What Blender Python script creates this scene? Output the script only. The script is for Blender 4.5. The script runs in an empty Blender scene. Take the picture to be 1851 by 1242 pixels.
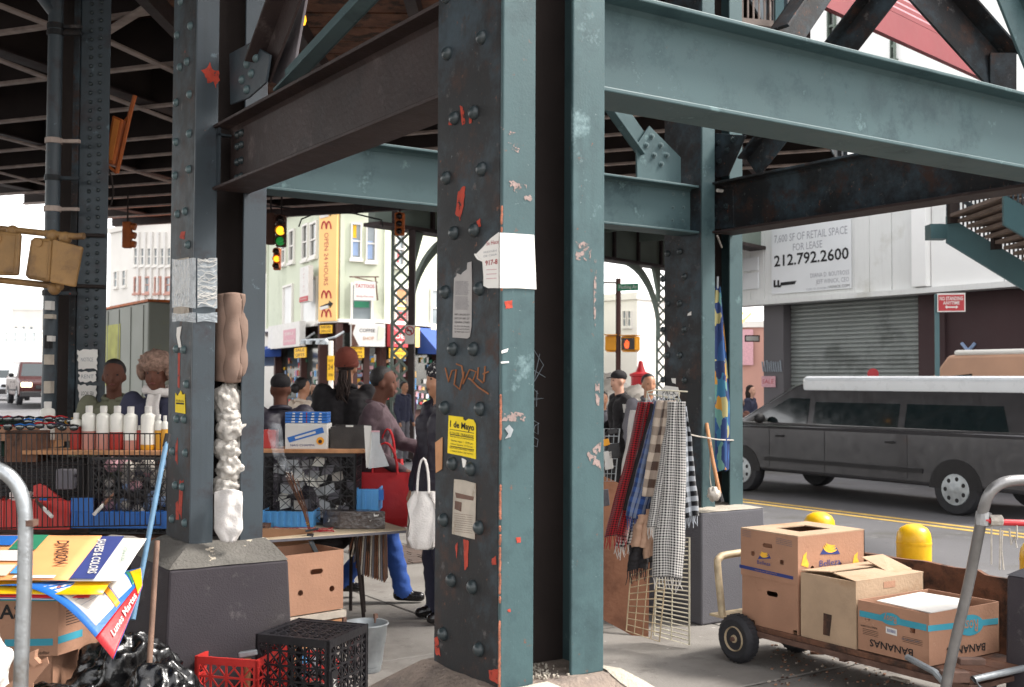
import bpy, bmesh, math, random
import numpy as np
from mathutils import Vector, Matrix, noise
random.seed(7)
C = bpy.context.scene.collection
R = math.radians
V = Vector
# ---------------------------------------------------------------- camera, sky, sun, exposure
CAM = V((-1.824, -2.797, 1.6)); F = 2050.0; YAW = R(-33.66)
cam_rot = Matrix.Rotation(YAW, 3, 'Z') @ Matrix.Rotation(R(90 + 1.872), 3, 'X') @ Matrix.Rotation(R(0.28), 3, 'Z')
cd = bpy.data.cameras.new('camera'); cam = bpy.data.objects.new('camera', cd); C.objects.link(cam)
cam.location = CAM; cam.rotation_euler = cam_rot.to_euler()
cd.sensor_width = 36; cd.lens = F / 1851 * 36; cd.clip_end = 3000; cd.clip_start = .05
cd.dof.use_dof = True; cd.dof.focus_distance = 5.0; cd.dof.aperture_fstop = 6.3
sc = bpy.context.scene; sc.camera = cam
SUN_EL, SUN_AZ = 48.0, 118.0      # azimuth measured from +Y clockwise (towards +X)
wd = bpy.data.worlds.new('World'); sc.world = wd; wd.use_nodes = True
nt = wd.node_tree; nt.nodes.clear()
sky = nt.nodes.new('ShaderNodeTexSky'); sky.sky_type = 'NISHITA'; sky.sun_disc = False
sky.sun_elevation = R(SUN_EL); sky.sun_rotation = R(SUN_AZ); sky.dust_density = 1.2; sky.air_density = 1.0; sky.ozone_density = 1
hs = nt.nodes.new('ShaderNodeHueSaturation'); hs.inputs['Saturation'].default_value = .16
bg = nt.nodes.new('ShaderNodeBackground'); bg.inputs['Strength'].default_value = .15
ow = nt.nodes.new('ShaderNodeOutputWorld')
nt.links.new(sky.outputs[0], hs.inputs['Color']); wm = nt.nodes.new('ShaderNodeMix'); wm.data_type = 'RGBA'; wm.blend_type = 'MULTIPLY'; wm.inputs[0].default_value = 1; wm.inputs[7].default_value = (1, .965, .93, 1); nt.links.new(hs.outputs[0], wm.inputs[6]); nt.links.new(wm.outputs[2], bg.inputs[0]); nt.links.new(bg.outputs[0], ow.inputs[0])
sl = bpy.data.lights.new('sun', 'SUN'); sl.energy = 1.5; sl.angle = R(14); sl.color = (1, .95, .88)
so = bpy.data.objects.new('sun', sl); C.objects.link(so)
a = R(SUN_AZ); e = R(SUN_EL)
sdir = V((math.sin(a) * math.cos(e), math.cos(a) * math.cos(e), math.sin(e)))
so.rotation_euler = sdir.to_track_quat('Z', 'Y').to_euler(); so.location = (20, -20, 40)
vs = sc.view_settings; vs.view_transform = 'Standard'; vs.look = 'None'; vs.exposure = 2.0; vs.gamma = 1; vs.use_curve_mapping = False
# ---------------------------------------------------------------- measuring helpers: where a sight line meets a real plane
RT = V((math.cos(YAW), math.sin(YAW), 0)); FW = V((-math.sin(YAW), math.cos(YAW), 0)); UP = V((0, 0, 1))
def W(X, Z, z=0): return V((CAM.x, CAM.y, 0)) + RT * X + FW * Z + UP * z
def ray(px, py): return (cam_rot @ V(((px - 925.5) / F, -(py - 621) / F, -1)))
def plane_hit(px, py, o, n):
    d = ray(px, py); return CAM + d * ((V(o) - CAM).dot(n) / d.dot(n))
def atz(px, py, z): return plane_hit(px, py, (0, 0, z), UP)
def atd(px, py, Z): return plane_hit(px, py, W(0, Z), FW)
def atx(px, py, x): return plane_hit(px, py, (x, 0, 0), V((1, 0, 0)))
def aty(px, py, y): return plane_hit(px, py, (0, y, 0), V((0, 1, 0)))
# ---------------------------------------------------------------- materials
def srgb(h):
    h = h.lstrip('#'); c = [int(h[i:i + 2], 16) / 255 for i in (0, 2, 4)]
    return tuple(x / 12.92 if x <= .04045 else ((x + .055) / 1.055) ** 2.4 for x in c)
MATS = {}
def nodes_of(m): m.use_nodes = True; return m.node_tree, m.node_tree.nodes['Principled BSDF']
def mixc(t, fac, a, b, mode='MIX'):
    n = t.nodes.new('ShaderNodeMix'); n.data_type = 'RGBA'; n.blend_type = mode
    for i, v in ((0, fac), (6, a), (7, b)):
        if hasattr(v, 'is_linked') or isinstance(v, bpy.types.NodeSocket): t.links.new(v, n.inputs[i])
        else: n.inputs[i].default_value = v if i == 0 else (*v[:3], 1)
    return n.outputs[2]
def ramp(t, src, lo, hi):
    n = t.nodes.new('ShaderNodeMapRange'); n.inputs[1].default_value = lo; n.inputs[2].default_value = hi
    t.links.new(src, n.inputs[0]); return n.outputs[0]
def nz(t, vec, scale, detail=5, rough=.55):
    n = t.nodes.new('ShaderNodeTexNoise'); n.inputs['Scale'].default_value = scale; n.inputs['Detail'].default_value = detail
    n.inputs['Roughness'].default_value = rough; t.links.new(vec, n.inputs['Vector']); return n.outputs['Fac']
def mat(name, col, rough=.6, metal=0, var=.25, scale=3, bump=.15, bscale=60, chips=None, dirt=None, streak=0, spec=.5, alpha=None, emit=None, trans=0, wear=None):
    if name in MATS: return MATS[name]
    m = bpy.data.materials.new(name); t, b = nodes_of(m); MATS[name] = m
    if isinstance(col, str): col = srgb(col)
    g = t.nodes.new('ShaderNodeNewGeometry'); pos = g.outputs['Position']
    c = (*col, 1)
    n1 = nz(t, pos, scale)
    dark = tuple(x * (1 - var) for x in col); lite = tuple(min(1, x * (1 + var)) for x in col)
    out = mixc(t, ramp(t, n1, .3, .7), dark, lite)
    if streak:
        mp = t.nodes.new('ShaderNodeMapping'); mp.inputs['Scale'].default_value = (9, 9, .7); t.links.new(pos, mp.inputs[0])
        n4 = nz(t, mp.outputs[0], 2.2, 6)
        out = mixc(t, ramp(t, n4, .52, .75), out, tuple(x * (1 - streak) for x in col))
    if dirt:
        n2 = nz(t, pos, dirt[1], 8, .65)
        out = mixc(t, ramp(t, n2, dirt[2], dirt[2] + .12), out, dirt[0])
    if wear:
        for c_, sc_, th_, wd_ in wear: out = mixc(t, ramp(t, nz(t, pos, sc_, 10, .72), th_, th_ + wd_), out, c_)
    for ch in (chips or []):
        n3 = nz(t, pos, ch[1], 7, .6)
        f = ramp(t, n3, ch[2], ch[2] + .015)
        out = mixc(t, f, out, ch[0])
    t.links.new(out, b.inputs['Base Color'])
    b.inputs['Metallic'].default_value = metal; b.inputs['Specular IOR Level'].default_value = spec
    rr = t.nodes.new('ShaderNodeMapRange'); rr.inputs[3].default_value = max(.02, rough - .12); rr.inputs[4].default_value = min(1, rough + .12)
    t.links.new(nz(t, pos, scale * 4), rr.inputs[0]); t.links.new(rr.outputs[0], b.inputs['Roughness'])
    if bump:
        bn = t.nodes.new('ShaderNodeBump'); bn.inputs['Strength'].default_value = bump; bn.inputs['Distance'].default_value = .01
        t.links.new(nz(t, pos, bscale, 6), bn.inputs['Height']); t.links.new(bn.outputs[0], b.inputs['Normal'])
    if alpha is not None: b.inputs['Alpha'].default_value = alpha
    if trans: b.inputs['Transmission Weight'].default_value = trans
    if emit: b.inputs['Emission Color'].default_value = (*emit[0], 1); b.inputs['Emission Strength'].default_value = emit[1]
    return m
def plaid(name, ca, cb, nu, nv, cc=None, hard=True):
    m = bpy.data.materials.new(name); t, b = nodes_of(m); MATS[name] = m
    uv = t.nodes.new('ShaderNodeUVMap'); uv.uv_map = 'UVMap'
    sp = t.nodes.new('ShaderNodeSeparateXYZ'); t.links.new(uv.outputs[0], sp.inputs[0])
    outs = []
    for k, n in ((0, nu), (1, nv)):
        mu = t.nodes.new('ShaderNodeMath'); mu.operation = 'MULTIPLY'; mu.inputs[1].default_value = n; t.links.new(sp.outputs[k], mu.inputs[0])
        fr = t.nodes.new('ShaderNodeMath'); fr.operation = 'FRACT'; t.links.new(mu.outputs[0], fr.inputs[0])
        gt = t.nodes.new('ShaderNodeMath'); gt.operation = 'GREATER_THAN'; gt.inputs[1].default_value = .5; t.links.new(fr.outputs[0], gt.inputs[0])
        outs.append(gt.outputs[0])
    ad = t.nodes.new('ShaderNodeMath'); ad.operation = 'ADD'; t.links.new(outs[0], ad.inputs[0]); t.links.new(outs[1], ad.inputs[1])
    hf = t.nodes.new('ShaderNodeMath'); hf.operation = 'MULTIPLY'; hf.inputs[1].default_value = .5; t.links.new(ad.outputs[0], hf.inputs[0])
    out = mixc(t, hf.outputs[0], srgb(ca), srgb(cb))
    if cc: out = mixc(t, ramp(t, outs[0], 0, 1), out, mixc(t, .45, out, srgb(cc)))
    g = t.nodes.new('ShaderNodeNewGeometry')
    out = mixc(t, ramp(t, nz(t, g.outputs['Position'], 90), .3, .8), out, (.25, .22, .2), 'MULTIPLY') if False else out
    t.links.new(out, b.inputs['Base Color']); b.inputs['Roughness'].default_value = .95; b.inputs['Specular IOR Level'].default_value = .1
    b.inputs['Sheen Weight'].default_value = .3
    bn = t.nodes.new('ShaderNodeBump'); bn.inputs['Strength'].default_value = .4; bn.inputs['Distance'].default_value = .005
    t.links.new(nz(t, g.outputs['Position'], 150), bn.inputs['Height']); t.links.new(bn.outputs[0], b.inputs['Normal'])
    return m
RED = srgb('#b23a25'); GREYW = srgb('#8f9a9a')
M = dict(
 steel=mat('painted teal steel', srgb('#455a5d'), .55, 0, .12, 1.4, .04, 160, chips=[(RED, 2.6, .76), (srgb('#a5adab'), 11, .78)], dirt=(srgb('#35464a'), 1.3, .56), spec=.3, wear=[(srgb('#5f564e'), 34, .66, .04), (srgb('#8fa0a0'), 60, .69, .03), (srgb('#35494d'), 4, .52, .12), (srgb('#5f7779'), 8, .60, .08)]),
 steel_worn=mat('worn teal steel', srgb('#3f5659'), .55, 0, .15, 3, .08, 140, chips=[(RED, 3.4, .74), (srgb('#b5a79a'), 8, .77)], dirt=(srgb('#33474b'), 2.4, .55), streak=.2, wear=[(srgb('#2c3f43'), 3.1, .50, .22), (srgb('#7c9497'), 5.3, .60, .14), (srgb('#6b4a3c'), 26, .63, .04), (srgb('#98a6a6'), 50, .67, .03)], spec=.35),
 steel_soot_shade=mat('sooty shaded teal steel', srgb('#1e1f21'), .6, 0, .2, 2.5, .08, 120, chips=[(RED, 3.1, .70)], dirt=(srgb('#231f20'), 2.2, .5), streak=.3, spec=.3, wear=[(srgb('#36434b'), 2.1, .46, .16), (srgb('#3b2a24'), 5, .54, .10), (srgb('#4d4a4a'), 11, .60, .06), (srgb('#6a4434'), 24, .63, .04), (srgb('#7f8587'), 50, .67, .03)]),  # soot plus painted shade: darker teal copy for sides turned from the light
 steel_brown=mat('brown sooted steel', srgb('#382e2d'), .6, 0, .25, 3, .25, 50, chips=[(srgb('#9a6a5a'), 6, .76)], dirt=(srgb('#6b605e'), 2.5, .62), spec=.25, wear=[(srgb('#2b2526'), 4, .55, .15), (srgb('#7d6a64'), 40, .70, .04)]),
 steel_dark=mat('dark structure steel', srgb('#352e2c'), .8, 0, .3, 2, .2, 40, spec=.2),
 steel_pale=mat('pale flange steel', srgb('#a3938a'), .7, 0, .3, 6, .2, 40),
 steel_far=mat('distant green grey steel', srgb('#6f7b72'), .7, 0, .2, 1, 0),
 steel_blue=mat('blue grey steel', srgb('#343e45'), .5, 0, .15, 3, .06, 140, streak=.2, dirt=(srgb('#343034'), 2, .56), wear=[(srgb('#2c2a30'), 4, .52, .15), (srgb('#5d6f77'), 9, .62, .08), (srgb('#6b4a3c'), 34, .68, .04)]),
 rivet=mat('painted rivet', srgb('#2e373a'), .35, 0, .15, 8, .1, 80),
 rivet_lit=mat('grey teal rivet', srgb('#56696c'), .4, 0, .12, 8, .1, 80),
 concrete=mat('dark painted concrete', srgb('#3b363b'), .9, 0, .12, 4, .3, 130, chips=[(srgb('#77726e'), 9, .74)], dirt=(srgb('#3e393b'), 2, .5), wear=[(srgb('#5d5858'), 7, .58, .12), (srgb('#8d857c'), 45, .70, .03)]),
 concrete_top=mat('worn concrete cap', srgb('#67645f'), .95, 0, .25, 6, .9, 70, chips=[(srgb('#b6ab9a'), 8, .64)], dirt=(srgb('#4a4542'), 3, .5)),
 concrete_lit=mat('grey concrete block', srgb('#5c5b60'), .9, 0, .1, 3, .3, 130, dirt=(srgb('#5a585a'), 3, .52), chips=[(srgb('#a09c98'), 12, .75)]),
 sand_mortar=mat('rough tan mortar', srgb('#84766b'), .95, 0, .25, 9, 1.0, 60, dirt=(srgb('#655b55'), 3, .5), wear=[(srgb('#a89a8c'), 40, .62, .05)]),
 mortar=mat('pale mortar', srgb('#a8a093'), .95, 0, .15, 8, .8, 80),
 slab=mat('sidewalk slab', srgb('#7f7b76'), .9, 0, .12, 1.6, .35, 80, dirt=(srgb('#736e69'), 1.2, .5), wear=[(srgb('#5e5954'), 5, .56, .15), (srgb('#a5a29b'), 11, .63, .05), (srgb('#3c3835'), 40, .70, .02)], chips=[(srgb('#4f4a48'), 14, .78)]),
 joint=mat('sidewalk joint', srgb('#57524e'), .95, 0, .2, 5, .4),
 kerb=mat('kerb stone', srgb('#8f8d88'), .9, 0, .15, 5, .4),
 asphalt=mat('asphalt', srgb('#646365'), .85, 0, .12, .7, .4, 60, dirt=(srgb('#55534f'), .5, .55), wear=[(srgb('#7d7c7c'), 3, .58, .1), (srgb('#48474a'), 12, .62, .06)]),
 yellowline=mat('road yellow', srgb('#d8b25a'), .8, 0, .15, 5, .2, 60, dirt=(srgb('#6b6a6c'), 6, .6)),
 whiteline=mat('road white', srgb('#d8d8d4'), .8, 0, .1, 4, .2),
 black=mat('matt black', srgb('#18171a'), .7, 0, .2, 5, .1),
 blackp=mat('black plastic', srgb('#1d1c20'), .38, 0, .15, 6, .15, 60),
 bagblack=mat('shiny black bag', srgb('#0c0c0e'), .26, 0, .2, 6, .5, 16, spec=.8),
 white=mat('white', srgb('#d3d0cb'), .7, 0, .06, 5, .1),
 paper=mat('paper', srgb('#e9e6e1'), .8, 0, .05, 7, .25, 18),
 paper_old=mat('weathered paper', srgb('#b3a99c'), .85, 0, .2, 14, .4, 30, dirt=(srgb('#7d6a55'), 9, .58)),
 ink=mat('black ink', srgb('#1b1a1c'), .8, 0, .1, 9, 0),
 inkred=mat('red ink', srgb('#a8323a'), .8, 0, .1, 9, 0),
 inkgrey=mat('grey ink', srgb('#9a9ba2'), .8, 0, .1, 9, 0),
 yellow=mat('yellow paper', srgb('#efd11f'), .8, 0, .08, 9, .2, 30),
 card=mat('cardboard', srgb('#a57c64'), .85, 0, .1, 5, .25, 60, dirt=(srgb('#a37b63'), 3, .58), wear=[(srgb('#8f6a55'), 9, .62, .1), (srgb('#c9a78f'), 26, .66, .05)]),
 card_pale=mat('faded cardboard', srgb('#b0967c'), .88, 0, .13, 6, .3, 60, dirt=(srgb('#a08062'), 3, .55)),
 card_in=mat('cardboard inside', srgb('#7a5a42'), .9, 0, .15, 5, .2),
 teal_ink=mat('teal ink', srgb('#3a93a8'), .8, 0, .1, 9, 0),
 blue_ink=mat('navy ink', srgb('#2d3a78'), .8, 0, .1, 9, 0),
 banana=mat('banana yellow', srgb('#eeb63a'), .8, 0, .12, 30, 0),
 wood=mat('raw board', srgb('#b5835c'), .8, 0, .25, 12, .3, 40),
 wood_dark=mat('weathered brown wood', srgb('#6d4a38'), .9, 0, .35, 6, .7, 30, dirt=(srgb('#3a2a22'), 5, .5)),
 ply=mat('plywood', srgb('#865a42'), .8, 0, .2, 4, .3, 30, dirt=(srgb('#6d4632'), 2, .52)),
 alu=mat('brushed aluminium tube', srgb('#a9adb0'), .33, .85, .12, 9, .15, 60, dirt=(srgb('#8a8580'), 8, .6)),
 tubegrey=mat('worn grey tube', srgb('#8d8c8c'), .4, .7, .2, 9, .2, 60),
 rubber=mat('tyre rubber', srgb('#26262a'), .75, 0, .2, 9, .3),
 rustmetal=mat('rusty metal', srgb('#6b5146'), .7, .3, .35, 9, .4, 50),
 wire=mat('cream wire', srgb('#c9c2ae'), .5, .2, .1, 9, 0),
 wire_rust=mat('rusty cream wire', srgb('#b3a184'), .6, .2, .3, 14, 0),
 wire_black=mat('black wire', srgb('#25201f'), .5, .2, .2, 9, 0),
 red=mat('red plastic', srgb('#c23430'), .42, 0, .12, 5, .15, 50),
 redmetal=mat('red paint', srgb('#b51f28'), .45, 0, .12, 5, .1),
 blue=mat('blue plastic', srgb('#2468b8'), .45, 0, .12, 5, .15, 50),
 bluel=mat('light blue plastic', srgb('#4f95cf'), .45, 0, .1, 5, .1),
 yellowp=mat('yellow enamel', srgb('#e7b415'), .35, 0, .1, 7, .2, 40, chips=[(srgb('#3a2c18'), 7, .74)]),
 amber=mat('weathered yellow signal', srgb('#927044'), .6, 0, .25, 6, .4, 40, dirt=(srgb('#75593a'), 5, .5), chips=[(srgb('#d8b77a'), 9, .7)]),
 amber_b=mat('bright yellow signal', srgb('#e79c1a'), .5, 0, .1, 6, .1),
 orange=mat('rust orange housing', srgb('#a8561f'), .7, 0, .25, 6, .3, 40),
 sigdark=mat('signal brown', srgb('#4a2a1c'), .7, 0, .2, 6, .1),
 galv=mat('galvanised steel', srgb('#9ea3a6'), .45, .55, .2, 12, .2, 40, chips=[(srgb('#7a4a36'), 12, .73)]),
 cushion=mat('beige cushion cloth', srgb('#7d675b'), .9, 0, .12, 5, .5, 14),
 whitebag=mat('white plastic bag', srgb('#b9b2a9'), .5, 0, .15, 8, 1.0, 34, dirt=(srgb('#a89f95'), 6, .6)),
 clearbag=mat('clear plastic', srgb('#d9dde0'), .2, 0, .05, 8, .5, 25, alpha=.45),
 bottle=mat('translucent bottle', srgb('#e4e2da'), .45, 0, .06, 9, .1),
 liqred=mat('red liquid', srgb('#a5332c'), .35, 0, .1, 5, 0), liqpink=mat('rose liquid', srgb('#b98276'), .35, 0, .1, 5, 0),
 liqamber=mat('amber liquid', srgb('#d39a2c'), .35, 0, .1, 5, 0),
 skin=mat('brown skin', srgb('#5e3829'), .75, 0, .08, 20, .1, 90), skin_l=mat('light brown skin', srgb('#b07f63'), .5, 0, .08, 20, .1, 90),
 skin_p=mat('pale skin', srgb('#cf9f88'), .5, 0, .08, 20, .1, 90),
 hair=mat('black hair', srgb('#191516'), .6, 0, .3, 60, .6, 120), dread=mat('brown locks', srgb('#2a1d19'), .9, 0, .3, 60, .6, 120),
 fur=mat('brown fur', srgb('#8f7466'), 1, 0, .45, 40, 1, 90), knit=mat('rust knit', srgb('#74382c'), .95, 0, .12, 30, .6, 150),
 olive=mat('olive cloth', srgb('#6e6f5c'), .9, 0, .12, 9, .3, 60), navy=mat('navy cloth', srgb('#34364a'), .9, 0, .15, 9, .3, 60),
 dark=mat('black cloth', srgb('#1c191c'), .85, 0, .2, 9, .4, 40), scarfw=mat('white scarf cloth', srgb('#d9d4d0'), .95, 0, .06, 9, .4, 80),
 denim=mat('blue trousers', srgb('#2b4f97'), .9, 0, .15, 9, .3, 60), brownc=mat('brown cloth', srgb('#5e3d33'), .9, 0, .15, 9, .3, 60),
 plumgrey=mat('plum grey cloth', srgb('#4d3c42'), .9, 0, .15, 9, .3, 60), plum=mat('plum cloth', srgb('#65476a'), .9, 0, .15, 9, .3, 60), greyc=mat('grey cloth', srgb('#6c6a70'), .9, 0, .15, 9, .3, 60),
 puffer=mat('dark puffer cloth', srgb('#2b2733'), .6, 0, .2, 5, .8, 12), shoe=mat('black leather', srgb('#141214'), .25, 0, .1, 9, .1),
 redbag=mat('red cloth bag', srgb('#b8161f'), .6, 0, .12, 4, .4, 14), creamc=mat('cream cloth', srgb('#d8c8b8'), .9, 0, .1, 9, .3),
 carpaint=mat('dark grey car paint', srgb('#464547'), .18, .3, .06, 2, 0, spec=.6), glass=mat('dark car glass', srgb('#1a2426'), .06, 0, .1, 2, 0, spec=.9),
 carwhite=mat('white car paint', srgb('#d6dade'), .3, 0, .05, 2, 0), tan=mat('tan truck paint', srgb('#b98f74'), .5, 0, .1, 1.5, .1),
 chrome=mat('chrome trim', srgb('#b8bcc0'), .2, .9, .05, 3, 0),
 green_wall=mat('pale green stucco', srgb('#c6cbb6'), .9, 0, .08, .35, .1, 5, dirt=(srgb('#b4baa4'), .4, .56)),  # distant wall, brick and sign colours paled to stand in for haze
 cream_wall=mat('pale stucco', srgb('#dedad3'), .9, 0, .07, .4, .1, 5), brick_far=mat('hazy pale brick', srgb('#b98d80'), .9, 0, .1, .6, .1, 5),
 fascia=mat('white fascia panel', srgb('#dcdddb'), .7, 0, .05, .8, .1, 9, dirt=(srgb('#c6c5be'), .7, .6), streak=.08),
 fascia2=mat('bright fascia panel', srgb('#ebebe9'), .7, 0, .04, .8, .1, 9), signpanel=mat('sign panel', srgb('#dfe1e3'), .6, 0, .03, 2, 0),
 brownwall=mat('maroon brown wall', srgb('#3d2a2c'), .8, 0, .12, .8, .2, 9), shutter=mat('galvanised shutter', srgb('#8b908e'), .5, .2, .1, 1, 0, dirt=(srgb('#6d716f'), .8, .5)),
 pillar=mat('grey pillar', srgb('#5c595c'), .8, 0, .12, 1, .1, 9), darkglass=mat('shop window glass', srgb('#2f3430'), .12, 0, .3, 2, 0, spec=.8),
 winglass=mat('window pane glass', srgb('#7d868a'), .12, 0, .2, .7, 0, spec=.8), winwhite=mat('white blind', srgb('#dcdcda'), .6, 0, .04, 2, 0),
 signy=mat('orange yellow sign', srgb('#f0c27c'), .7, 0, .06, .8, 0), signy2=mat('yellow shop sign', srgb('#e6b21f'), .7, 0, .08, 2, 0),
 signred=mat('red sign', srgb('#b0343a'), .6, 0, .06, 2, 0), pink=mat('pink poster', srgb('#c99aa2'), .8, 0, .15, 14, 0),
 redroof=mat('red ribbed canopy', srgb('#85383d'), .55, 0, .08, 1.5, .05), awn=mat('blue awning', srgb('#2d4c93'), .8, 0, .08, 2, .1),
 awnl=mat('pale awning', srgb('#8fa3c4'), .8, 0, .08, 2, .1), green_sign=mat('green street sign', srgb('#2c7a5c'), .5, 0, .05, 3, 0),
 dkbrown=mat('dark brown pole', srgb('#43251f'), .7, 0, .15, 4, .1), truckbox=mat('grey green truck box', srgb('#72756c'), .6, 0, .15, .6, .1, 6, dirt=(srgb('#77765a'), .8, .6)),
 skyteal=mat('stair teal', srgb('#3c5d62'), .5, 0, .12, 3, .1), tread=mat('stair tread', srgb('#7a6a60'), .9, 0, .2, 5, .2),
 tape=mat('cling film wrap', srgb('#b9c2c8'), .18, 0, .2, 20, .9, 35, alpha=.55, spec=.8), foilbox=mat('film wrapped dark box', srgb('#453c3a'), .2, 0, .3, 10, .9, 22, spec=.9, chips=[(srgb('#d8d5d0'), 16, .66)]),
 lampg=mat('green light', srgb('#1a5c2a'), .3, 0, 0, 5, 0, emit=((.05, .8, .15), .05)), lampa=mat('amber light', srgb('#f2a010'), .3, 0, 0, 5, 0, emit=((1, .42, .02), .6)),
 lampoff=mat('unlit lens', srgb('#1d1412'), .3, 0, 0, 5, 0), handred=mat('red hand light', srgb('#c83a10'), .3, 0, 0, 5, 0, emit=((1, .12, .02), .35)),
 headl=mat('headlight lit', srgb('#fff2d8'), .2, 0, 0, 5, 0, emit=((1, .85, .55), 2.5)), bulb=mat('warm bulbs', srgb('#ffb066'), .3, 0, 0, 5, 0, emit=((1, .5, .2), .7)),
 graff=mat('brown orange spray', srgb('#8f5a38'), .8, 0, .2, 30, 0), graffw=mat('white marker', srgb('#8e959c'), .8, 0, .1, 30, 0),
 rope=mat('grey rope', srgb('#aaa39a'), .95, 0, .2, 40, .5, 120),
)
def flake(name, col, col2, thr, scale=22):
    """flaked paint: only the noise islands of the patch are left"""
    m = mat(name, col, .8, 0, .25, 30, .3, 60); t, b = m.node_tree, m.node_tree.nodes['Principled BSDF']
    g = t.nodes.new('ShaderNodeNewGeometry'); t.links.new(ramp(t, nz(t, g.outputs['Position'], scale, 8, .7), thr, thr + .02), b.inputs['Alpha']); M[name] = m
M['filmbag'] = mat('crinkled translucent bag', srgb('#cfc9c1'), .3, 0, .1, 8, 1.0, 45, alpha=.72, spec=.8)
for n_ in ('carpaint', 'glass', 'carwhite'): M[n_].node_tree.nodes['Principled BSDF'].inputs['Coat Weight'].default_value = .7; M[n_].node_tree.nodes['Principled BSDF'].inputs['Coat Roughness'].default_value = .04
flake('redchip', srgb('#a83a28'), None, .40, 30); flake('mauve', srgb('#8a7873'), None, .50, 34)
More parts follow.
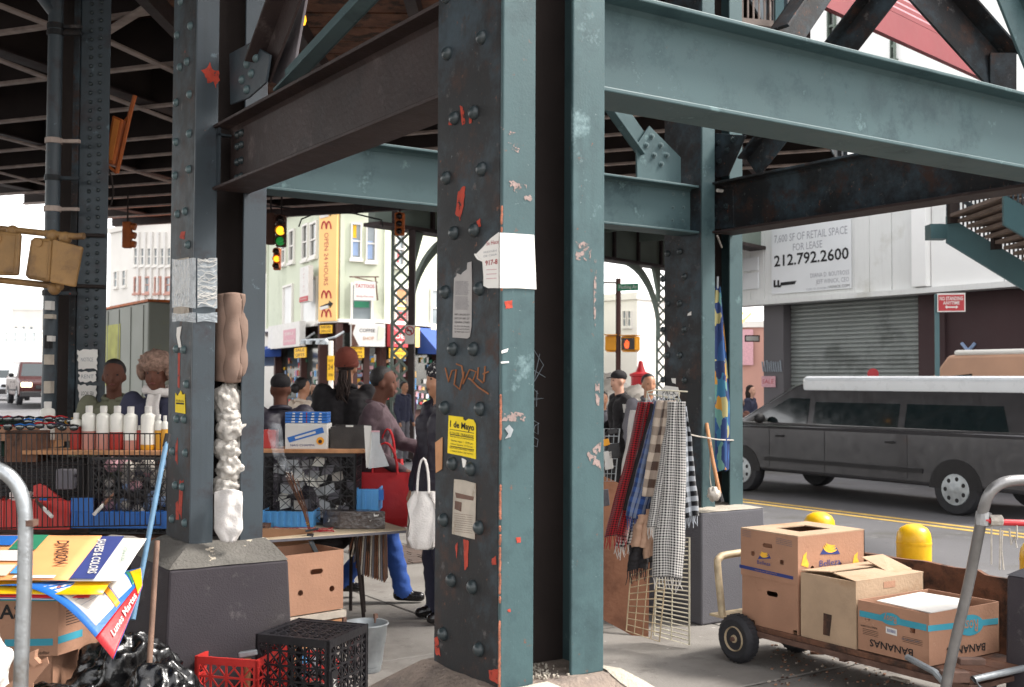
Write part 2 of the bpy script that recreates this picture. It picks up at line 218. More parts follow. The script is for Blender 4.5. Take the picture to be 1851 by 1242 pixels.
# ---------------------------------------------------------------- mesh builder
class MB:
    def __init__(s): s.v = []; s.f = []; s.m = []; s.uv = {}; s.k = 0
    def add(s, vs, fs, uvs=None):
        b = len(s.v); s.v += [tuple(v) for v in vs]
        for i, f in enumerate(fs):
            s.f.append(tuple(b + j for j in f)); s.m.append(s.k)
            if uvs: s.uv[len(s.f) - 1] = [uvs[j] for j in f]
        return s
    def hexa(s, p): # 4 bottom ccw, 4 top ccw
        return s.add(p, [(3, 2, 1, 0), (4, 5, 6, 7), (0, 1, 5, 4), (1, 2, 6, 5), (2, 3, 7, 6), (3, 0, 4, 7)])
    def box(s, a, b):
        x0, x1 = sorted((a[0], b[0])); y0, y1 = sorted((a[1], b[1])); z0, z1 = sorted((a[2], b[2]))
        return s.hexa([(x0, y0, z0), (x1, y0, z0), (x1, y1, z0), (x0, y1, z0), (x0, y0, z1), (x1, y0, z1), (x1, y1, z1), (x0, y1, z1)])
    def obox(s, o, ax, ay, az): # origin corner and three edge vectors
        o, ax, ay, az = V(o), V(ax), V(ay), V(az)
        if ax.cross(ay).dot(az) < 0: ax, ay = ay, ax
        return s.hexa([o, o + ax, o + ax + ay, o + ay, o + az, o + ax + az, o + ax + ay + az, o + ay + az])
    def cbox(s, c, ax, ay, az):
        c, ax, ay, az = V(c), V(ax), V(ay), V(az); return s.obox(c - (ax + ay + az) / 2, ax, ay, az)
    def bar(s, p, q, w, h, up=(0, 0, 1)):
        p, q = V(p), V(q); d = q - p; u = V(up); n = d.cross(u)
        if n.length < 1e-6: n = d.cross(V((1, 0, 0)))
        n.normalize(); u2 = n.cross(d).normalized(); return s.cbox((p + q) / 2, d, n * w, u2 * h)
    def prism(s, pts, n): # planar polygon 3d pts, extruded by vector n
        pts = [V(p) for p in pts]; n = V(n); k = len(pts)
        a = V((0, 0, 0))
        for i in range(1, k - 1): a += (pts[i] - pts[0]).cross(pts[i + 1] - pts[0])
        if a.dot(n) < 0: pts = pts[::-1]
        return s.add(pts + [p + n for p in pts], [tuple(range(k))[::-1], tuple(range(k, 2 * k))] + [(i, (i + 1) % k, k + (i + 1) % k, k + i) for i in range(k)])
    def tube(s, pts, r, n=8, closed=False, caps=True):
        pts = [V(p) for p in pts]; rr = r if isinstance(r, (list, tuple)) else [r] * len(pts)
        t0 = (pts[1] - pts[0]).normalized(); u = t0.orthogonal().normalized(); vs = []
        K = len(pts)
        for i, p in enumerate(pts):
            if closed: t = pts[(i + 1) % K] - pts[i - 1]
            else: t = pts[min(i + 1, K - 1)] - pts[max(i - 1, 0)]
            t.normalize(); u = (u - t * u.dot(t)).normalized(); w = t.cross(u)
            vs += [p + (u * math.cos(2 * math.pi * j / n) + w * math.sin(2 * math.pi * j / n)) * rr[i] for j in range(n)]
        fs = []
        for i in range(K if closed else K - 1):
            a, b = i * n, ((i + 1) % K) * n
            fs += [(a + j, a + (j + 1) % n, b + (j + 1) % n, b + j) for j in range(n)]
        if caps and not closed: fs += [tuple(range(n))[::-1], tuple(range((K - 1) * n, K * n))]
        return s.add(vs, fs)
    def lathe(s, o, prof, n=16, ax=(0, 0, 1), squash=1, caps=True):
        ax = V(ax).normalized(); u = ax.orthogonal().normalized(); w = ax.cross(u); o = V(o); vs = []
        for r, h in prof: vs += [o + ax * h + (u * math.cos(2 * math.pi * j / n) + w * squash * math.sin(2 * math.pi * j / n)) * r for j in range(n)]
        K = len(prof); fs = []
        for i in range(K - 1): fs += [(i * n + j, i * n + (j + 1) % n, (i + 1) * n + (j + 1) % n, (i + 1) * n + j) for j in range(n)]
        if caps: fs += [tuple(range(n))[::-1], tuple(range((K - 1) * n, K * n))]
        return s.add(vs, fs)
    def ell(s, c, r, n=12, m=8, rot=None, fn=None):
        c = V(c); r = (r, r, r) if not isinstance(r, (tuple, list)) else r; vs = [(0, 0, -1)]
        for i in range(1, m):
            t = math.pi * i / m - math.pi / 2
            vs += [(math.cos(t) * math.cos(2 * math.pi * j / n), math.cos(t) * math.sin(2 * math.pi * j / n), math.sin(t)) for j in range(n)]
        vs.append((0, 0, 1)); L = len(vs) - 1
        fs = [(0, 1 + (j + 1) % n, 1 + j) for j in range(n)]
        for i in range(m - 2): fs += [(1 + i * n + j, 1 + i * n + (j + 1) % n, 1 + (i + 1) * n + (j + 1) % n, 1 + (i + 1) * n + j) for j in range(n)]
        fs += [(L, 1 + (m - 2) * n + j, 1 + (m - 2) * n + (j + 1) % n) for j in range(n)]
        out = []
        for v in vs:
            d = V(v); k = fn(d) if fn else 1; p = V((d.x * r[0], d.y * r[1], d.z * r[2])) * k
            if rot is not None: p = rot @ p
            out.append(c + p)
        return s.add(out, fs)
    def sheet(s, fn, nu, nv, th=0): # fn(u,v)->Vector; optional thickness along z-ish normal computed
        P = [[V(fn(i / nu, j / nv)) for i in range(nu + 1)] for j in range(nv + 1)]
        vs = []; uvs = []
        for j in range(nv + 1):
            for i in range(nu + 1):
                vs.append(P[j][i]); uvs.append((i / nu, j / nv))
        N = len(vs); fs = [(j * (nu + 1) + i, j * (nu + 1) + i + 1, (j + 1) * (nu + 1) + i + 1, (j + 1) * (nu + 1) + i) for j in range(nv) for i in range(nu)]
        if th:
            back = []
            for j in range(nv + 1):
                for i in range(nu + 1):
                    du = P[j][min(i + 1, nu)] - P[j][max(i - 1, 0)]; dv = P[min(j + 1, nv)][i] - P[max(j - 1, 0)][i]
                    nn = du.cross(dv); nn = nn.normalized() if nn.length > 1e-9 else V((0, 0, 1)); back.append(P[j][i] - nn * th)
            vs += back; uvs += uvs[:N]
            f2 = [tuple(N + k for k in reversed(f)) for f in fs]
            edge = [(i, 0) for i in range(nu)] ; rim = []
            W1 = nu + 1
            for i in range(nu): rim += [(i + 1, i, N + i, N + i + 1), (nv * W1 + i, nv * W1 + i + 1, N + nv * W1 + i + 1, N + nv * W1 + i)]
            for j in range(nv): rim += [(j * W1, (j + 1) * W1, N + (j + 1) * W1, N + j * W1), ((j + 1) * W1 + nu, j * W1 + nu, N + j * W1 + nu, N + (j + 1) * W1 + nu)]
            fs = fs + f2 + rim
        return s.add(vs, fs, uvs)
    def build(s, name, mats, parent=None, local=False, smooth=False, bevel=0, tag=None, seg=2):
        vs = [V(v) for v in s.v]; loc = None
        if parent is not None:
            if not local:
                inv = WM[parent.name].inverted(); vs = [inv @ v for v in vs]
        elif not local:
            xs = [v.x for v in vs]; ys = [v.y for v in vs]; zs = [v.z for v in vs]
            loc = V(((min(xs) + max(xs)) / 2, (min(ys) + max(ys)) / 2, min(zs))); vs = [v - loc for v in vs]
        me = bpy.data.meshes.new(name); me.from_pydata([tuple(v) for v in vs], [], s.f)
        if not isinstance(mats, (list, tuple)): mats = [mats]
        for m in mats: me.materials.append(M[m] if isinstance(m, str) else m)
        if len(mats) > 1: me.polygons.foreach_set('material_index', s.m)
        if s.uv:
            ul = me.uv_layers.new(name='UVMap')
            for fi, uu in s.uv.items():
                for li, u_ in zip(me.polygons[fi].loop_indices, uu): ul.data[li].uv = u_
        if smooth: me.shade_smooth() if smooth is True else (me.shade_smooth(), me.set_sharp_from_angle(angle=R(smooth)))
        me.update()
        o = bpy.data.objects.new(name, me); C.objects.link(o)
        if parent is not None: o.parent = parent; WM[o.name] = WM[parent.name].copy()
        else:
            if loc: o.location = loc; WM[o.name] = Matrix.Translation(loc)
            else: WM[o.name] = Matrix.Identity(4)
        if bevel:
            b = o.modifiers.new('bevel', 'BEVEL'); b.width = bevel; b.segments = seg; b.limit_method = 'ANGLE'; b.angle_limit = R(40)
        if tag: settag(o, *tag)
        return o
WM = {}
def settag(o, label, cat=None, group=None, kind=None):
    if label: o['label'] = label
    if cat: o['category'] = cat
    if group: o['group'] = group
    if kind: o['kind'] = kind
    return o
def thing(name, label, cat, loc=(0, 0, 0), rz=0, group=None, rot=None, kind=None):
    o = bpy.data.objects.new(name, None); C.objects.link(o); o.empty_display_size = .1
    mt = Matrix.Translation(V(loc)) @ (rot.to_4x4() if rot is not None else Matrix.Rotation(rz, 4, 'Z'))
    o.location = loc; o.rotation_euler = mt.to_euler(); WM[o.name] = mt
    settag(o, label, cat, group, kind); return o
def put(name, me, parent, world=None, M4=None):
    """place a shared mesh as a child; M4 = world matrix of the piece"""
    o = bpy.data.objects.new(name, me); C.objects.link(o); o.parent = parent
    if M4 is not None: o.matrix_local = WM[parent.name].inverted() @ M4
    WM[o.name] = M4.copy() if M4 is not None else WM[parent.name].copy()
    return o
def copy_tree(src, loc, rz=None, label=None, group=None, kids=None):
    kids = kids or [c for c in C.objects if c.parent == src]
    r = src.copy(); C.objects.link(r); r.location = loc
    if rz is not None: r.rotation_euler = (0, 0, rz)
    if label: r['label'] = label
    if group: r['group'] = group
    def rec(a, b):
        for ch in [c for c in list(C.objects) if c.parent == a]:
            d = ch.copy(); C.objects.link(d); d.parent = b; rec(ch, d)
    rec(src, r); return r
_txt = {}
def text(st, o, right, up, size, m, parent, name='lettering', align='CENTER', bold=0, sx=1.0, ext=.0006, d=0, slant=0):
    key = (st, bold, align, slant)
    if key not in _txt:
        cu = bpy.data.curves.new('t', 'FONT'); cu.body = st; cu.align_x = align; cu.align_y = 'CENTER'; cu.offset = bold; cu.resolution_u = 2; cu.shear = slant; cu.space_line = .8
        ob = bpy.data.objects.new('t', cu); C.objects.link(ob); dg = bpy.context.evaluated_depsgraph_get()
        me = bpy.data.meshes.new_from_object(ob.evaluated_get(dg)); bpy.data.objects.remove(ob)
        _txt[key] = ([v.co.copy() for v in me.vertices], [tuple(p.vertices) for p in me.polygons]); bpy.data.meshes.remove(me)
    vs, fs = _txt[key]; right, up = V(right).normalized(), V(up).normalized(); n = right.cross(up)
    o = V(o) + n * (d + ext); mb = MB(); mb.add([o + right * v.x * size * sx + up * v.y * size for v in vs], fs)
    return mb.build(name, m, parent)
class Face:
    """vertical plane through two ground points; s runs along it, z up, d proud of it towards the camera"""
    def __init__(f, A, B):
        f.o = V((A[0], A[1], 0)); f.r = (V((B[0], B[1], 0)) - f.o); f.L = f.r.length; f.r.normalize()
        f.n = f.r.cross(UP)
        if f.n.dot(V((CAM.x, CAM.y, 0)) - f.o) < 0: f.n = -f.n
    def hit(f, px, py): p = plane_hit(px, py, f.o, f.n); return ((p - f.o).dot(f.r), p.z)
    def P(f, s, z, d=0): return f.o + f.r * s + UP * z + f.n * d
    def box(f, mb, s0, s1, z0, z1, d0, d1): return mb.obox(f.P(s0, z0, d0), f.r * (s1 - s0), f.n * (d1 - d0), UP * (z1 - z0))
    def pbox(f, mb, x0, y0, x1, y1, d0=0, d1=.02):
        a = f.hit(x0, (y0 + y1) / 2)[0]; b = f.hit(x1, (y0 + y1) / 2)[0]; xm = (x0 + x1) / 2
        return f.box(mb, min(a, b), max(a, b), f.hit(xm, y1)[1], f.hit(xm, y0)[1], d0, d1)
    def ppoly(f, mb, pts, d0=0, d1=.01): return mb.prism([f.P(*f.hit(*p), d0) for p in pts], f.n * (d1 - d0))
    def txt(f, st, px, py, hpx, m, parent, d=.02, wpx=None, right=None, **k):
        s, z = f.hit(px, py); z1 = f.hit(px, py - hpx)[1]; r = f.r if f.r.dot(RT) > 0 else -f.r; size = (z1 - z) / .7
        o = text(st, f.P(s, z, 0), r, UP, size, m, parent, d=d, **k)
        if wpx:  # fit to the width seen
            me = o.data; inv = WM[parent.name].inverted(); rl = (inv.to_3x3() @ r).normalized(); c = inv @ f.P(s, z)
            e_ = [(v.co - c).dot(rl) for v in me.vertices]
            if not e_: return o
            w = max(e_) - min(e_); s1 = abs(f.hit(px + wpx / 2, py)[0] - f.hit(px - wpx / 2, py)[0]); mid = (max(e_) + min(e_)) / 2; kx = s1 / w
            for v, q in zip(me.vertices, e_): v.co += rl * ((q - mid) * kx - q)
        return o
# ================================================================ GROUND
# the asphalt of both streets, out to the horizon
mb = MB(); mb.add([(-500, -500, -.15), (900, -500, -.15), (900, 900, -.15), (-500, 900, -.15)], [(0, 1, 2, 3)])
mb.build('road', 'asphalt', tag=('wide grey asphalt street', None, None, 'structure'))
SW_X0, SW_X1, SW_Y0, SW_Y1 = -14, 5.15, -9, 9.2
sw = thing('sidewalk', 'grey concrete sidewalk of square slabs under the steel columns', None, ((SW_X0 + SW_X1) / 2, 0, -.15), kind='structure')
mb = MB(); mb.box((SW_X0, SW_Y0, -.149), (SW_X1 - .16, SW_Y1 - .16, -.014)); mb.build('slab_bed', 'joint', sw)
me = None; S = 1.5
def slab_mesh():
    m = MB(); g = .007; m.box((g, g, -.013), (S - g, S - g, 0)); o = m.build('slab', 'slab', sw, local=True, bevel=.006, seg=1); return o
proto = slab_mesh(); me = proto.data; first = True
x = SW_X1 - .17 - S
while x > SW_X0:
    y = SW_Y1 - .17 - S
    while y > SW_Y0:
        # only where the pavement is near enough to tell slabs apart
        o = proto if first else put('slab', me, sw)
        if not first:
            b = o.modifiers.new('bevel', 'BEVEL'); b.width = .006; b.segments = 1
        o.matrix_local = WM[sw.name].inverted() @ Matrix.Translation((x, y, random.uniform(-.002, .002))) @ Matrix.Rotation(random.uniform(-.0015, .0015), 4, 'X')
        first = False; y -= S
    x -= S
for k in range(10):
    mb = MB(); y0 = SW_Y0 + k * 1.82; mb.box((SW_X1 - .155, y0 + .004, -.148), (SW_X1, y0 + 1.815, .003)); mb.build('kerb_stone', 'kerb', sw, bevel=.02)
for k in range(10):
    mb = MB(); x0 = SW_X0 + k * 1.9; mb.box((x0 + .004, SW_Y1 - .155, -.148), (x0 + 1.896, SW_Y1, .003)); mb.build('kerb_stone', 'kerb', sw, bevel=.02)
# double yellow line
for k, xx in enumerate((10.12, 10.38)):
    mb = MB(); mb.box((xx, -40, -.1495), (xx + .11, 15.5, -.146)); mb.build('yellow_line', 'yellowline', tag=('yellow centre line painted on the road', None, None, 'structure'))
# crosswalk bars on the far street
for k in range(9):
    mb = MB(); p = W(-6.5 + k * 1.1, 17.5 + k * .3); mb.cbox(p + V((0, 0, -.1475)), RT * .45, FW * 3.4, UP * .003); mb.build('crosswalk_bar', 'whiteline', tag=('white crosswalk bar on the far street', None, None, 'structure'))
# brick paved patch behind the walking woman
bp = thing('paved_patch', 'dark brick paved strip beside the kerb', None, atz(765, 1000, 0), kind='structure', rz=0)
mb = MB(); mb.box((-.6, -.5, .001), (.9, .5, .004)); mb.build('patch_bed', 'joint', bp, local=True)
bm_ = MB(); bm_.box((0, 0, 0), (.19, .09, .009)); br = bm_.build('brick', mat('dark paver', srgb('#54463f'), .9), bp, local=True)
n = 0
for i in range(7):
    for j in range(10):
        o = br if n == 0 else put('brick', br.data, bp)
        o.location = (-.58 + i * .205 + (j % 2) * .05, -.49 + j * .098, .0035 + random.uniform(0, .002)); n += 1

# ================================================================ STEEL COLUMNS AND THEIR PIERS
CW = .385
def rivet_mesh():
    m = MB(); m.lathe((0, 0, 0), [(.0225, 0), (.0225, .004), (.0195, .012), (.0125, .0185), (.0045, .021)], 12, (1, 0, 0)); o = m.build('rivet', 'rivet', None, local=True, smooth=50)
    d = o.data; bpy.data.objects.remove(o); return d
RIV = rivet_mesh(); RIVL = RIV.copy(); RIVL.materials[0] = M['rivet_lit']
def rivet(parent, p, nrm, s=1, me=RIV, name='rivet'):
    q = V((1, 0, 0)).rotation_difference(V(nrm)).to_matrix().to_4x4()
    o = put(name, me, parent, M4=Matrix.Translation(V(p)) @ q @ Matrix.Scale(s, 4)); return o
def column(x, y, z0, z1, label, riv, rs=1, matl='steel_soot_shade', matf='steel_worn', rme=RIV, z0f=None):
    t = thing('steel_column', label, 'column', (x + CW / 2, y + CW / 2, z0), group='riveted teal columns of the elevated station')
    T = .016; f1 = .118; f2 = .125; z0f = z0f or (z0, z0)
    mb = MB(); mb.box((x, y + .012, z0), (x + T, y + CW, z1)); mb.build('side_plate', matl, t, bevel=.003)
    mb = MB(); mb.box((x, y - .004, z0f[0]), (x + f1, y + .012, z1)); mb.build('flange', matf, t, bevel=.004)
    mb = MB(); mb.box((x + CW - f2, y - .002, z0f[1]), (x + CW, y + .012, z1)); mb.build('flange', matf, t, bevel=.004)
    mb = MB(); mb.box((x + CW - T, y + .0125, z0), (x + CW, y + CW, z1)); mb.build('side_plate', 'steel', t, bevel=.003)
    mb = MB(); mb.box((x + T + .001, y + .19, z0), (x + CW - T - .001, y + .206, z1)); mb.build('web_plate', 'steel_dark', t)
    mb = MB(); mb.box((x + T, y + CW - .018, z0), (x + f1, y + CW - .002, z1)); mb.box((x + CW - f2, y + CW - .018, z0), (x + CW - T, y + CW - .002, z1)); mb.build('rear_flange', 'steel_dark', t)
    for px, py in riv:
        p = atx(px, py, x)
        if p.z < z1: rivet(t, (x + .001, p.y, p.z), (-1, 0, 0), rs, rme)
    return t
def pier(x, y, a, b, c, d, zt, zs, label, matb='concrete', cap='concrete_top', batter=.03, capx=.0):
    # margins a: -x, b: +x, c: -y, d: +y ; zs shoulder height, zt top under the column
    t = thing('concrete_pier', label, 'concrete pier', (x + CW / 2, y + CW / 2, 0), group='concrete piers under the columns')
    x0, x1, y0, y1 = x - a, x + CW + b, y - c, y + CW + d; k = batter
    mb = MB()
    vs = []; fs = []
    N = 14
    # battered body with slightly uneven faces
    mb.hexa([(x0 - k, y0 - k, 0), (x1 + k, y0 - k, 0), (x1 + k, y1 + k, 0), (x0 - k, y1 + k, 0), (x0, y0, zs), (x1, y0, zs), (x1, y1, zs), (x0, y1, zs)])
    mb.build('block', matb, t, bevel=.012)
    mb = MB(); m = .012 + capx
    def ring(q, z): return [(x - a * q, y - c * q, z), (x + CW + b * q, y - c * q, z), (x + CW + b * q, y + CW + d * q, z), (x - a * q, y + CW + d * q, z)]
    P0 = ring(1.0, zs + .001); P1 = ring(.45, zs + (zt - zs) * .55); P2 = ring(.12, zt)
    def inter(A, B, C_, D): pass
    n = 10
    rings = []
    for q, z in ((1, zs + .001), (.72, zs + (zt - zs) * .32), (.42, zs + (zt - zs) * .66), (.1, zt), (-.6, zt + .001)):
        rr = ring(q, z); pts = []
        for i in range(4):
            A, B = V(rr[i]), V(rr[(i + 1) % 4])
            for j in range(n):
                p = A.lerp(B, j / n); f = 1 if (0 < q < 1) else .3
                p += V((noise.noise(p * 9), noise.noise(p * 9 + V((5, 5, 5))), noise.noise(p * 11 + V((9, 2, 1))) * .8)) * .012 * f
                pts.append(p)
        rings.append(pts)
    vs = [p for r_ in rings for p in r_]; L = 4 * n
    fs = [(i * L + j, i * L + (j + 1) % L, (i + 1) * L + (j + 1) % L, (i + 1) * L + j) for i in range(len(rings) - 1) for j in range(L)]
    fs.append(tuple(range((len(rings) - 1) * L, len(rings) * L)))
    mb.add(vs, fs); mb.build('cap', cap, t, smooth=35)
    return t
RC = [(808, -5), (872, 68), (810, 97), (858, 204), (823, 214), (872, 306), (808, 322), (859, 416), (822, 421), (868, 522), (806, 528), (857, 631), (820, 631), (869, 739), (805, 737), (852, 848), (819, 838), (867, 954), (803, 940), (817, 1049), (855, 1061), (802, 1146), (867, 1174)]
RL1 = [(970, 10), (1022, 140), (951, 190), (1004, 330), (965, 360), (1017, 505), (946, 548), (1015, 715), (944, 760), (1013, 905), (940, 938), (993, 1130), (952, 1145)]
RL = [(x / 2.956, y / 2.956) for x, y in RL1] + [(x / 2.956, 380 + y / 2.956) for x, y in [(1008, 185), (945, 742), (985, 745), (1000, 930), (948, 1115), (987, 1118)]] + [(x / 2.475, 740 + y / 2.475) for x, y in [(775, 187), (833, 195), (787, 340), (818, 347), (773, 490), (830, 508)]]
RB = [(1080 + x / 3.881, 420 + y / 3.881) for x, y in [(493, 150), (578, 135), (460, 330), (612, 310), (493, 500), (578, 500), (460, 683), (612, 680), (493, 862), (578, 862), (460, 1035), (612, 1038)]]
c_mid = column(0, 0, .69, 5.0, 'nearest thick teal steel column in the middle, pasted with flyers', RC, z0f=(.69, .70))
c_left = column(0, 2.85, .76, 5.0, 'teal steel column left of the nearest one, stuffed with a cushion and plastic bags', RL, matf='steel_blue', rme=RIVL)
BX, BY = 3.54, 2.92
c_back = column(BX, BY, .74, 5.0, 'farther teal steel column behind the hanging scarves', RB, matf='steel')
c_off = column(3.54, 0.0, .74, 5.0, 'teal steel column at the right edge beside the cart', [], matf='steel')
p_mid = pier(0, 0, .30, .30, .30, .28, .70, .50, 'low pier with sloping mortar shoulders under the nearest column', 'concrete', 'sand_mortar')
p_left = pier(0, 2.85, .143, .085, .143, .14, .775, .675, 'dark concrete pier with a worn cap beside the black and red crates')
p_back = pier(BX, BY, .165, .03, .17, .12, .745, .735, 'grey square concrete pier behind the hanging scarves', 'concrete_lit', 'mortar', .008)
p_off = pier(3.54, 0, .19, .19, .19, .16, .74, .65, 'dark concrete pier at the right edge in front of the cart', 'concrete', 'concrete_lit', .01)
# broken mortar around the foot of the nearest column
for pts in ([(.0, -.03), (.16, -.02), (.2, -.06), (.17, -.13), (.05, -.17), (-.03, -.1)], [(.40, .06), (.47, .02), (.52, -.08), (.60, -.2), (.55, -.24), (.44, -.12), (.39, -.04)]):
    out = []
    for i, p in enumerate(pts):
        q = pts[(i + 1) % len(pts)]
        for t_ in (0, .33, .66): out.append((p[0] + (q[0] - p[0]) * t_ + random.uniform(-.008, .008), p[1] + (q[1] - p[1]) * t_ + random.uniform(-.008, .008)))
    def zc_(x, y): e_ = max(0, -y - .03, x - CW - .03); return .703 - e_ * .74
    mb = MB(); c_ = (sum(p[0] for p in out) / len(out), sum(p[1] for p in out) / len(out)); n_ = len(out)
    mid = [(p[0] * .55 + c_[0] * .45, p[1] * .55 + c_[1] * .45) for p in out]
    mb.add([(x, y, zc_(x, y) + .004) for x, y in out] + [(x, y, zc_(x, y) + .018) for x, y in mid] + [(c_[0], c_[1], zc_(*c_) + .02)], [(i, (i + 1) % n_, n_ + (i + 1) % n_, n_ + i) for i in range(n_)] + [(n_ + i, n_ + (i + 1) % n_, 2 * n_) for i in range(n_)])
    mb.build('mortar_patch', 'mortar', p_mid, smooth=True)
mb = MB()  # crumbs of plaster in the hollow of the column
for k in range(150):
    p = V((random.gauss(.18, .045), random.uniform(.0, .17), .707)); s_ = random.uniform(.002, .006); mb.ell(p, s_, 5, 3)
mb.build('mortar_crumbs', 'mortar', p_mid, tag=('loose crumbs of white mortar', None, None, 'stuff'))
# primer showing through where paint is gone (shaped marks on the steel)
def blotch(f, parent, pts, m='redchip', d=.0012, jag=.5):
    cx = sum(p[0] for p in pts) / len(pts); cy = sum(p[1] for p in pts) / len(pts)
    out = []
    for i, p in enumerate(pts):
        q = pts[(i + 1) % len(pts)]
        for t in (0, .25, .5, .75):
            x_ = p[0] + (q[0] - p[0]) * t; y_ = p[1] + (q[1] - p[1]) * t; k = 1 + random.uniform(-jag, jag) * .25
            out.append((cx + (x_ - cx) * k, cy + (y_ - cy) * k))
    c0 = f.P(*f.hit(cx, cy), d); vs = [c0] + [f.P(*f.hit(*p), d) for p in out]
    mb = MB(); n = len(out); mb.add(vs, [(0, 1 + i, 1 + (i + 1) % n) for i in range(n)]); return mb.build('paint_scar', m, parent)
fl = Face((0, 0), (0, 1)); fr = Face((0, -.004), (1, -.004)); fr2 = Face((0, -.002), (1, -.002))
for pts in ([(832, 192), (838, 190), (842, 222), (836, 228)], [(815, 208), (820, 205), (818, 226), (811, 226)], [(850, 195), (854, 200), (853, 224), (848, 222)], [(828, 345), (842, 338), (838, 372), (832, 398), (824, 385)],
            [(862, 400), (868, 395), (870, 410), (863, 410)], [(838, 975), (848, 978), (846, 1025), (840, 1030)], [(889, 1010), (897, 1005), (898, 1020), (890, 1022)], [(786, 1155), (792, 1150), (796, 1185), (787, 1182)], [(885, 1212), (903, 1208), (903, 1238), (886, 1230)], [(823, 985), (828, 980), (826, 1010)]):
    blotch(fl, c_mid, pts)
for pts in ([(912, 545), (925, 543), (926, 557), (914, 558)], [(932, 972), (941, 970), (941, 980), (934, 982)], [(917, 1102), (922, 1100), (923, 1106), (917, 1107)]): blotch(fr, c_mid, pts)
for pts in ([(912, 255), (940, 262), (938, 276), (914, 266)], [(915, 320), (950, 336), (962, 360), (950, 364), (925, 340)], [(905, 742), (955, 748), (950, 762), (908, 760)], [(905, 230), (930, 240), (920, 246)]): blotch(fr, c_mid, pts, 'mauve', jag=.9)
for pts in ([(1041, 438), (1068, 440), (1066, 470), (1042, 468)], [(1074, 470), (1078, 470), (1077, 590), (1072, 585)], [(1074, 680), (1082, 676), (1084, 730), (1076, 726)], [(1062, 820), (1086, 800), (1086, 850), (1064, 836)]): blotch(fr2, c_mid, pts, 'mauve', jag=.9)
# brown chipped edge of the nearest column
mb = MB(); random.seed(3)
for k in range(260):
    z = .70 + (k / 260) ** 1.4 * 1.7
    if noise.noise(V((z * 7, 3, 1))) + random.uniform(-.2, .2) < (z - 1.0) * .35 - .05: continue
    mb.ell((-.0022 + random.uniform(-.001, .001), -.0035, z), (.0042, .004, random.uniform(.004, .014)), 5, 4)
mb.build('chipped_edge', mat('flaking brown edge', srgb('#9a5f49'), .9, 0, .4, 30, .5), c_mid)
flL = Face((0, 0), (0, 1)); frL = Face((0, 2.846), (1, 2.846))
blotch(frL, c_left, [(365, 128), (380, 115), (384, 126), (395, 128), (396, 150), (390, 158), (385, 147), (375, 150)], jag=.8)
for pts in ([(325, 868), (332, 868), (328, 935), (323, 925)], [(318, 910), (322, 905), (324, 940), (318, 940)], [(327, 420), (335, 418), (334, 434), (325, 430)], [(322, 640), (326, 640), (325, 700), (321, 700)], [(318, 800), (322, 790), (321, 840), (317, 830)]): blotch(flL, c_left, pts)
# tags and scribbles
def scribble(f, strokes, wpx, m, parent, d=.002, z=None):
    mb = MB()
    for st in strokes:
        pts = [f.P(*f.hit(*p), d) for p in st]; w = (f.P(*f.hit(st[0][0] + wpx, st[0][1])) - f.P(*f.hit(*st[0]))).length / 2
        mb.tube(pts, w, 5)
    return mb.build('graffiti_tag', m, parent)
scribble(fl, [[(806, 665), (812, 690), (818, 670), (826, 668), (822, 695), (832, 704), (838, 680), (836, 662), (826, 658)], [(840, 672), (838, 694), (850, 668), (862, 672), (856, 688), (848, 684)], [(850, 684), (866, 700), (878, 708), (884, 712)], [(866, 664), (864, 684), (874, 692)], [(878, 662), (876, 690)], [(874, 676), (884, 672)]], 1.6, 'graff', c_mid)
fg = Face((0, .19), (1, .19))
scribble(fg, [[(964, 632), (982, 660), (965, 690)], [(962, 668), (985, 682)], [(975, 640), (962, 700), (972, 712)], [(963, 720), (982, 720), (964, 723)], [(970, 706), (969, 735)], [(964, 760), (972, 765), (972, 785), (964, 780), (966, 770), (974, 765)], [(964, 790), (972, 795), (970, 808), (963, 805)]], 1.2, 'graffw', c_mid)
# ================================================================ BEAMS
def ibeam(A, B, z0, z1, hw, label, plate=None, m='steel', m2='steel', mb_=None):
    """I beam from A to B (2d), flange half width hw"""
    A, B = V((*A, 0)), V((*B, 0)); d = (B - A).normalized(); n = d.cross(UP)
    t = thing('steel_beam', label, 'beam', (A + B) / 2 + UP * z0, group='steel beams joining the columns')
    L = (B - A); tk = .016
    b = MB(); b.obox(A - n * hw + UP * z0, L, n * 2 * hw, UP * tk); b.build('lower_flange', m2, t, bevel=.004)
    b = MB(); b.obox(A - n * hw + UP * (z1 - tk), L, n * 2 * hw, UP * tk); b.build('upper_flange', m, t, bevel=.004)
    b = MB(); b.obox(A - n * .006 + UP * (z0 + tk), L, n * .012, UP * (z1 - z0 - 2 * tk))
    # fillets where web meets flanges
    for s_ in (-1, 1):
        o1 = A + n * s_ * .006; b.prism([o1 + UP * (z0 + tk), o1 + n * s_ * .016 + UP * (z0 + tk), o1 + UP * (z0 + tk + .016)], L)
        b.prism([o1 + UP * (z1 - tk), o1 + n * s_ * .016 + UP * (z1 - tk), o1 + UP * (z1 - tk - .016)], L)
    b.build('web', m, t); return t
ZB0, ZB1 = 2.545, 2.88
H = CW / 2
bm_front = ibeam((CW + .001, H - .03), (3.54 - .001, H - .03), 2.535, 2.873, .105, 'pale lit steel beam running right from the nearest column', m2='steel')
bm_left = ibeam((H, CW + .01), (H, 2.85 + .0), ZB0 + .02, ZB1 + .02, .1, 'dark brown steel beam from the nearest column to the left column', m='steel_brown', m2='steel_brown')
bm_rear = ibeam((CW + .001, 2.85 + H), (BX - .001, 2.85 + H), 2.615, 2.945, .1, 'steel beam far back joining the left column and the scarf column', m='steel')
bm_right = ibeam((BX + H, .386), (BX + H, BY - .001), 2.62, 2.975, .1, 'dark steel beam running from the scarf column to the right edge', m='steel_soot_shade', m2='steel_brown')
